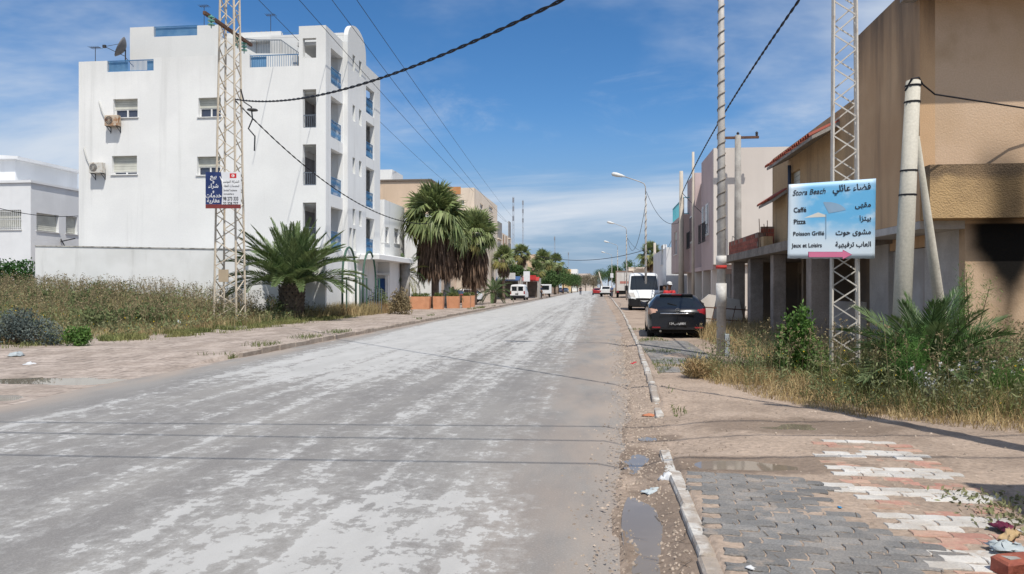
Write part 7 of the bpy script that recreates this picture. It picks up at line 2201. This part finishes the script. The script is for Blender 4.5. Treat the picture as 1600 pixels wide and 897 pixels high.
ps = [stemsq(P, T, .006)]
for k in range(22):
    f = nrg.uniform(.1, 1, len(P))[:, None]
    ps.append(leaves(P + (T - P) * f + nrg.normal(0, .04, P.shape), nrg.uniform(.03, .085, len(P)), nrg.uniform(.010, .026, len(P)), .5))
tag(fast('verge_weeds_right', *merge(ps), GREYGRN), 'leafy grey green weeds round the banner pole', 'weeds', kind='stuff')
P = right_pts(420, inset=.5)
H = .45 + .55 * nrg.uniform(.3, 1, len(P)); T = P + np.stack([nrg.normal(0, .08, len(P)), nrg.normal(0, .08, len(P)), H], -1)
ps = [stemsq(P, T, .006)]
for k in range(7):
    A = P + (T - P) * nrg.uniform(.5, .95, len(P))[:, None]; B = A + np.stack([nrg.normal(0, .07, len(P)), nrg.normal(0, .07, len(P)), nrg.uniform(.05, .16, len(P))], -1)
    ps.append(stemsq(A, B, .004))
    for q_ in range(4): ps.append(leaves(B + nrg.normal(0, .008, B.shape), .028, .018, .8))
tag(fast('verge_seed_heads', *merge(ps), UMBEL), 'dry branching seed stalks on the right-hand verge', 'weeds', kind='stuff')
P = right_pts(160, x0=2.6, x1=4.8, inset=.4); P[:, 2] += nrg.uniform(.15, .55, len(P))
tag(fast('yellow_flowers', *leaves(P, .025, .025), YELF), 'small yellow flowers round the banner pole', 'flowers', kind='stuff')
# pale-flowered silver plants
for (px, py, lb) in ((1520, 632, 'pale flowered silvery plant in front of the young palm'), (1578, 628, 'pale flowered silvery plant at the right picture edge'), (1460, 640, 'small pale flowered plant left of the young palm')):
    g0 = G(px, py, .12); t = thing('silvery_plant', lb, 'plant', (g0[0], g0[1], .12), 0, 'pale flowered plants')
    n = 14; B0 = np.zeros((n, 3)); T0 = np.stack([nrg.normal(0, .17, n), nrg.normal(0, .15, n), nrg.uniform(.25, .58, n)], -1)
    ps = [stemsq(B0, T0, .006)]
    for k in range(26): ps.append(leaves(B0 + (T0 - B0) * nrg.uniform(.15, .95, n)[:, None] + nrg.normal(0, .025, (n, 3)), nrg.uniform(.03, .07, n), .014, .4))
    fast('foliage', *merge(ps), SILVER, t)
    ps = [leaves(T0 + nrg.normal(0, .011, (n, 3)), .026, .020, .8) for k in range(9)]
    tag(fast('flower_heads', *merge(ps), PALE, t), kind='stuff')
# feathery green plants
for (px, py, rx, rz, lb) in ((1440, 632, .45, 1.0, 'feathery green plant under the young palm'), (1545, 615, .5, 1.05, 'feathery green plant right of the young palm'), (1590, 640, .40, .55, 'low feathery plant at the right picture edge')):
    g0 = G(px, py, .12); t = thing('feathery_plant', lb, 'plant', (g0[0], g0[1] + .2, .12), 0, 'feathery green plants')
    n = 70; T0 = np.stack([nrg.normal(0, rx * .5, n), nrg.normal(0, rx * .45, n), nrg.uniform(.35, 1.0, n) * rz], -1); B0 = T0 * np.array([.1, .1, 0])
    ps = [stemsq(B0, T0, .005)]
    for k in range(70):
        c = B0 + (T0 - B0) * nrg.uniform(.2, 1, n)[:, None]
        ps.append(leaves(c, nrg.uniform(.04, .11, n), .006, .5))
    fast('foliage', *merge(ps), FENNEL, t)
g0 = G(1560, 625, .12); t = thing('tamarisk_sapling', 'tall feathery sapling in front of the sunlit ochre wall', 'sapling', (g0[0], g0[1] + .9, .12))
mb = MB(); br = []
for k in range(7):
    e_ = Vector((rnd.uniform(-.35, .3), rnd.uniform(-.2, .2), rnd.uniform(1.1, 1.75))); br.append(e_)
    mb.tube([(0, 0, -.05), tuple(e_ * .5 + Vector((rnd.uniform(-.05, .05), 0, .05))), tuple(e_)], [.014, .009, .003], 5)
mb.build('stems', TWIG, t)
E = np.array([tuple(b_) for b_ in br]); n = 2600; k = nrg.integers(0, len(E), n); f = nrg.uniform(.45, 1.02, n)[:, None]
C = E[k] * f + nrg.normal(0, .055, (n, 3))
fast('foliage', *leaves(C, nrg.uniform(.04, .11, n), .007, .7), FENNEL, t)
# growth by the lamp post, car and portico
def strip(name, label, n, x0, x1, y0, y1, h0, h1, mat, thr=.5, seed=71, w=(.006, .014)):
    X = nrg.uniform(x0, x1, n); Y = nrg.uniform(y0, y1, n); k = fnoise(X, Y, 1.2, seed) > thr
    P = np.stack([X[k], Y[k], verge_z(X[k], Y[k])], -1)
    tag(fast(name, *blades(P, nrg.uniform(h0, h1, len(P)), nrg.uniform(w[0], w[1], len(P)), nrg.uniform(.2, .9, len(P))), mat), label, 'grass', kind='stuff')
strip('portico_weeds', 'dry weeds in front of the bare portico columns', 14000, 2.9, 5.6, 13.5, 31, .12, .55, STRAW2, .42, 72)
strip('portico_green', 'green weeds at the foot of the portico', 9000, 3.3, 6.6, 14, 30, .1, .5, GREYGRN, .52, 73)
strip('kerb_tufts', 'grass growing behind the right kerb by the black car', 6000, 1.0, 1.9, 11, 30, .02, .10, GRASSG, .60, 74)
strip('gutter_tufts', 'sparse tufts in the gutter by the drive-over', 900, .9, 1.6, 9.0, 10.6, .02, .07, GRASSG, .62, 75)
strip('wall_weeds', 'weeds below the mauve house behind the black car', 7000, 4.0, 5.8, 31, 46, .15, .7, GREYGRN, .4, 76, (.012, .025))
# creeping stems on the pavement corner
n = 700; X = nrg.normal(2.72, .16, n); Y = nrg.uniform(4.2, 5.9, n); P = np.stack([X, Y, np.full(n, .105)], -1)
tag(fast('creeping_weed', *leaves(P, .045, .02, .35), GREYGRN), 'creeping weed over the corner of the striped pavers', 'weeds', kind='stuff')

# ================================================================== SMALL THINGS
PEB = M('pebbles', (.38, .31, .25), (.26, .21, .17), island=.35, scale=3, rough=.95)
n = 9000
Y = 3.3 + nrg.uniform(0, 1, n) ** 1.6 * 20; X = np.where(nrg.random(n) < .45, road_right(Y) + nrg.normal(.1, .18, n), nrg.uniform(.2, 6, n))
k = nrg.random(n) < np.where(X > .8, .55, 1); X, Y = X[k], Y[k]; n = len(X)
sz = nrg.uniform(.004, .014, n) * (1 + .06 * Y); Z = np.where(X < road_right(Y), .0, verge_z(X, Y))
base = np.array([(1, 0, 0), (-.5, .87, 0), (-.5, -.87, 0), (0, 0, .8)]); an = nrg.uniform(0, 6.28, n)
V = base[None] * sz[:, None, None] * nrg.uniform(.6, 1.3, (n, 4, 1)); ca_, sa_ = np.cos(an)[:, None], np.sin(an)[:, None]
V = np.stack([V[..., 0] * ca_ - V[..., 1] * sa_ + X[:, None], V[..., 0] * sa_ + V[..., 1] * ca_ + Y[:, None], V[..., 2] + Z[:, None]], -1).reshape(-1, 3)
o = (np.arange(n) * 4)[:, None]
tag(fast('gravel', V, np.concatenate([o + np.array(t_) for t_ in ((0, 1, 3), (1, 2, 3), (2, 0, 3))]), PEB), 'loose pebbles scattered over the sandy verge', 'gravel', kind='stuff')
n = 900
Y = 3.4 + nrg.uniform(0, 1, n) ** 1.4 * 12; X = np.where(nrg.random(n) < .5, road_right(Y) + nrg.normal(.3, .2, n), nrg.uniform(.7, 4, n))
A = np.stack([X, Y, verge_z(X, Y) + .006], -1); an = nrg.uniform(0, 6.28, n); ln = nrg.uniform(.03, .13, n)
tag(fast('twigs', *stemsq(A, A + np.stack([np.cos(an) * ln, np.sin(an) * ln, nrg.uniform(0, .012, n)], -1), .006), TWIG), 'dry twigs and stalks strewn over the verge', 'litter', kind='stuff')

def crumple(name, label, px, py, z, sx_, sy_, h, mat, cat='litter', n=9, seed=1, group='scraps of litter'):
    g0 = G(px, py, z); r_ = np.random.default_rng(seed)
    for _ in range(4 if px < 700 else 0):
        z = float(left_z(np.array([g0[0]]), np.array([g0[1]]))[0]) - .005; g0 = G(px, py, z)
    u, v = np.meshgrid(np.linspace(-1, 1, n), np.linspace(-1, 1, n))
    rr = np.maximum(np.abs(u), np.abs(v)); zz_ = h * (1 - rr ** 2) * r_.uniform(.15, 1, u.shape) + r_.uniform(0, h * .15, u.shape)
    V = np.stack([(u + r_.normal(0, .12, u.shape)) * sx_ / 2, (v + r_.normal(0, .12, u.shape)) * sy_ / 2, zz_], -1).reshape(-1, 3)
    i = np.arange((n - 1) * n).reshape(n - 1, n)[:, :-1].ravel(); F = np.stack([i, i + 1, i + 1 + n, i + n], -1)
    o = fast(name, V, F, mat); o.location = (g0[0], g0[1], z); o.rotation_euler = (0, 0, seed)
    sm = o.modifiers.new('thickness', 'SOLIDIFY'); sm.thickness = .002
    return tag(o, label, cat, group)
WPL = M('white_plastic_film', (.66, .67, .68), rough=.35, spec=.4); BPL = M('blue_plastic', (.05, .28, .55), rough=.4); OPL = M('orange_paper', (.55, .22, .12), rough=.8)
RPL = M('red_wrapper', (.55, .05, .06), rough=.4); MPL = M('maroon_plastic', (.16, .03, .06), rough=.4); TSK = M('tan_sack', (.50, .36, .20), rough=.9); GRPL = M('grey_plastic', (.45, .50, .52), rough=.4); TEAL = M('teal_plastic', (.08, .30, .33), rough=.4)
for a in (('plastic_sheet', 'crumpled clear plastic sheet at the lower right corner', 1572, 857, .12, .20, .14, .05, GRPL, 'litter', 11, 3), ('torn_sack', 'tan torn sack at the lower right corner', 1578, 838, .12, .24, .08, .05, TSK, 'litter', 9, 4),
          ('maroon_wrapper', 'maroon wrapper behind the tan torn sack', 1568, 826, .12, .16, .09, .05, MPL, 'litter', 9, 5), ('paper_scrap', 'white folded paper standing at the kerb gap', 1044, 752, .03, .13, .10, .09, WPL, 'litter', 7, 6),
          ('flattened_packet', 'flattened pale packet in the gutter by the kerb end', 1022, 768, .01, .22, .10, .03, GRPL, 'litter', 9, 7), ('bottle_cap', 'bright blue scrap on the charcoal pavers', 1312, 793, .105, .035, .025, .012, BPL, 'litter', 5, 8),
          ('orange_scrap', 'orange paper scrap at the gutter of the drive-over', 1014, 650, .0, .16, .09, .03, OPL, 'litter', 7, 9), ('red_wrapper', 'red wrapper in the gutter near the kerb', 992, 569, .0, .20, .10, .05, RPL, 'litter', 7, 10),
          ('teal_scrap', 'teal scrap in the gutter close to the camera', 1098, 890, .0, .05, .04, .02, TEAL, 'litter', 5, 11), ('white_scrap', 'tiny white scrap on the near charcoal pavers', 1172, 888, .105, .05, .035, .02, WPL, 'litter', 5, 12),
          ('white_bag', 'white plastic bag in the grass of the lot', 136, 514, .25, .42, .3, .2, WPL, 'litter', 7, 13), ('torn_paper', 'torn white paper in the lot grass, right of the white bag', 186, 514, .25, .6, .25, .12, WPL, 'litter', 7, 14),
          ('grey_bag', 'pale grey bag at the lot edge before the lattice pole', 279, 511, .2, .45, .3, .28, GRPL, 'litter', 7, 15), ('pale_rag', 'pale rag on the lot edge beside the yellow grass', 25, 557, .12, .3, .25, .14, GRPL, 'litter', 7, 16),
          ('white_wrapper', 'white wrapper on the left pavement edge', 46, 570, .1, .26, .16, .06, WPL, 'litter', 7, 17), ('white_box_scrap', 'white scrap low on the lattice pole foot', 349, 503, .3, .2, .2, .16, WPL, 'litter', 5, 18)):
    crumple(*a)
g0 = G(1580, 890, .1)
t = thing('broken_brick', 'broken red brick at the bottom right corner on white pavers', 'brick', (g0[0] + .03, g0[1] - .02, .10), R(20))
mb = MB(); mb.cbox(-.13, .13, -.07, .07, 0, .075, .012); mb.v = [(x + rnd.uniform(-.012, .012), y + rnd.uniform(-.01, .01), z + rnd.uniform(-.006, .006)) for x, y, z in mb.v]; mb.build('block', BRICK, t)
mb = MB(); mb.box(-.09, -.02, -.03, .03, .0745, .0785); mb.build('mortar_patch', CONC, t)

# concrete slab and rails lying behind the car
q = PD(1102, 449, 27.5)
t = thing('leaning_slab', 'pale concrete slab leaning behind the parked black hatchback', 'slab', (q.x, q.y, .08), R(10))
mb = MB(); mb.prism([(-.7, 0), (1.5, 0), (1.4, 1.05), (.3, 1.25), (-.1, .95)], lambda u, v, w: (u, w + v * .35, v), 0, .14); mb.build('block', STEPM, t)
t = thing('rusty_rail', 'rusty iron rail fence beside the leaning slab', 'fence', (q.x - .2, q.y - .9, .08), R(4))
for z in (.35, .75): 
    mb = MB(); mb.bar((-.6, 0, z + .1), (1.7, 0, z - .05), .04); mb.build('rail', RUST, t)
for x in np.arange(-.5, 1.7, .36):
    mb = MB(); mb.bar((x, .02, -.05), (x + .2, .02, .85), .022); mb.build('bar', RUST, t)

# shops under awnings on the left
def shop(label, px, t_, w, col, sign, signcol, txt=None, sh=.8):
    q_ = PD(px, 449, t_); t = thing('shop_kiosk', label, 'kiosk', (q_.x, q_.y, .1), 0, 'street kiosks on the left')
    mb = MB(); mb.box(-w / 2, w / 2, 1.2, 3.6, 0, 2.7); mb.build('booth', M('kiosk_wall', (.45, .42, .38)), t)
    mb = MB(); mb.box(-w / 2 + .3, w / 2 - .3, 1.15, 1.197, .2, 2.2); mb.build('painted_shop_opening', DARKR, t)  # dark sheet on the solid booth stands for the shaded inside
    mb = MB(); mb.prism([(1.19, 2.75), (-.5, 2.3), (-.5, 2.38), (1.19, 2.85)], lambda u, v, w_: (w_, u, v), -w / 2, w / 2); mb.build('awning', col, t)
    for x in (-w / 2 + .1, w / 2 - .1):
        mb = MB(); mb.bar((x, -.45, 0), (x, -.45, 2.3), .07); mb.build('post', GALV, t)
    mb = MB(); mb.box(-w * .35, w * .35, -.56, -.51, 2.45, 2.45 + sh); mb.build('signboard', signcol, t)
shop('kiosk under a blue awning past the fan palms', 792, 94, 3.2, M('blue_awning', (.06, .12, .26)), 1, M('white_board', (.66, .66, .66)))
shop('kiosk with a white signboard beside the small white van', 812, 104, 2.4, M('navy_awning', (.05, .08, .16)), 1, M('pink_white_board', (.66, .45, .44)), sh=.7)
shop('kiosk with a red signboard before the far palms', 829, 100, 2.2, M('red_awning', (.45, .06, .05)), 1, M('red_board', (.55, .05, .05)), sh=.6)
q = PD(823, 449, 96); t = thing('sign_pylon', 'tall white sign pylon between the street kiosks', 'sign', (q.x, q.y, .1))
mb = MB(); mb.box(-.4, .4, -.1, .1, 2.2, 3.5); mb.build('panel', SIGNW, t)
mb = MB(); mb.bar((0, 0, 0), (0, 0, 2.197), .12); mb.build('post', GALV, t)
q = PD(851, 449, 112); t = thing('white_cart', 'white vending cart on the left verge past the kiosks', 'cart', (q.x, q.y, .1))
mb = MB(); mb.cbox(-1.0, 1.0, -.6, .6, .55, 1.9, .05); mb.build('cabin', WHITEP, t)
mb = MB(); mb.box(-.7, .7, -.63, -.603, 1.1, 1.7); mb.build('hatch', CARGLASS, t)
wheels(t, [(-.75, .0), (.75, .0)], .3, .15)
q = PD(845.5, 449, 118); t = thing('white_trailer', 'low white trailer behind the vending cart', 'trailer', (q.x - 1.4, q.y, .1))
mb = MB(); mb.cbox(-1.3, 1.3, -.7, .7, .5, 2.4, .06); mb.build('box', CARGO, t)
wheels(t, [(-.9, .0), (.9, .0)], .3, .15)
q = PD(956, 449, 110); t = thing('notice_board', 'small white notice board on a pole beside the truck', 'sign', (q.x, q.y, .05))
mb = MB(); mb.bar((0, 0, 0), (0, 0, 4.0), .09); mb.build('post', GALV, t)
mb = MB(); mb.box(-.22, .22, -.06, -.047, 2.9, 3.55); mb.build('panel', SIGNW, t)
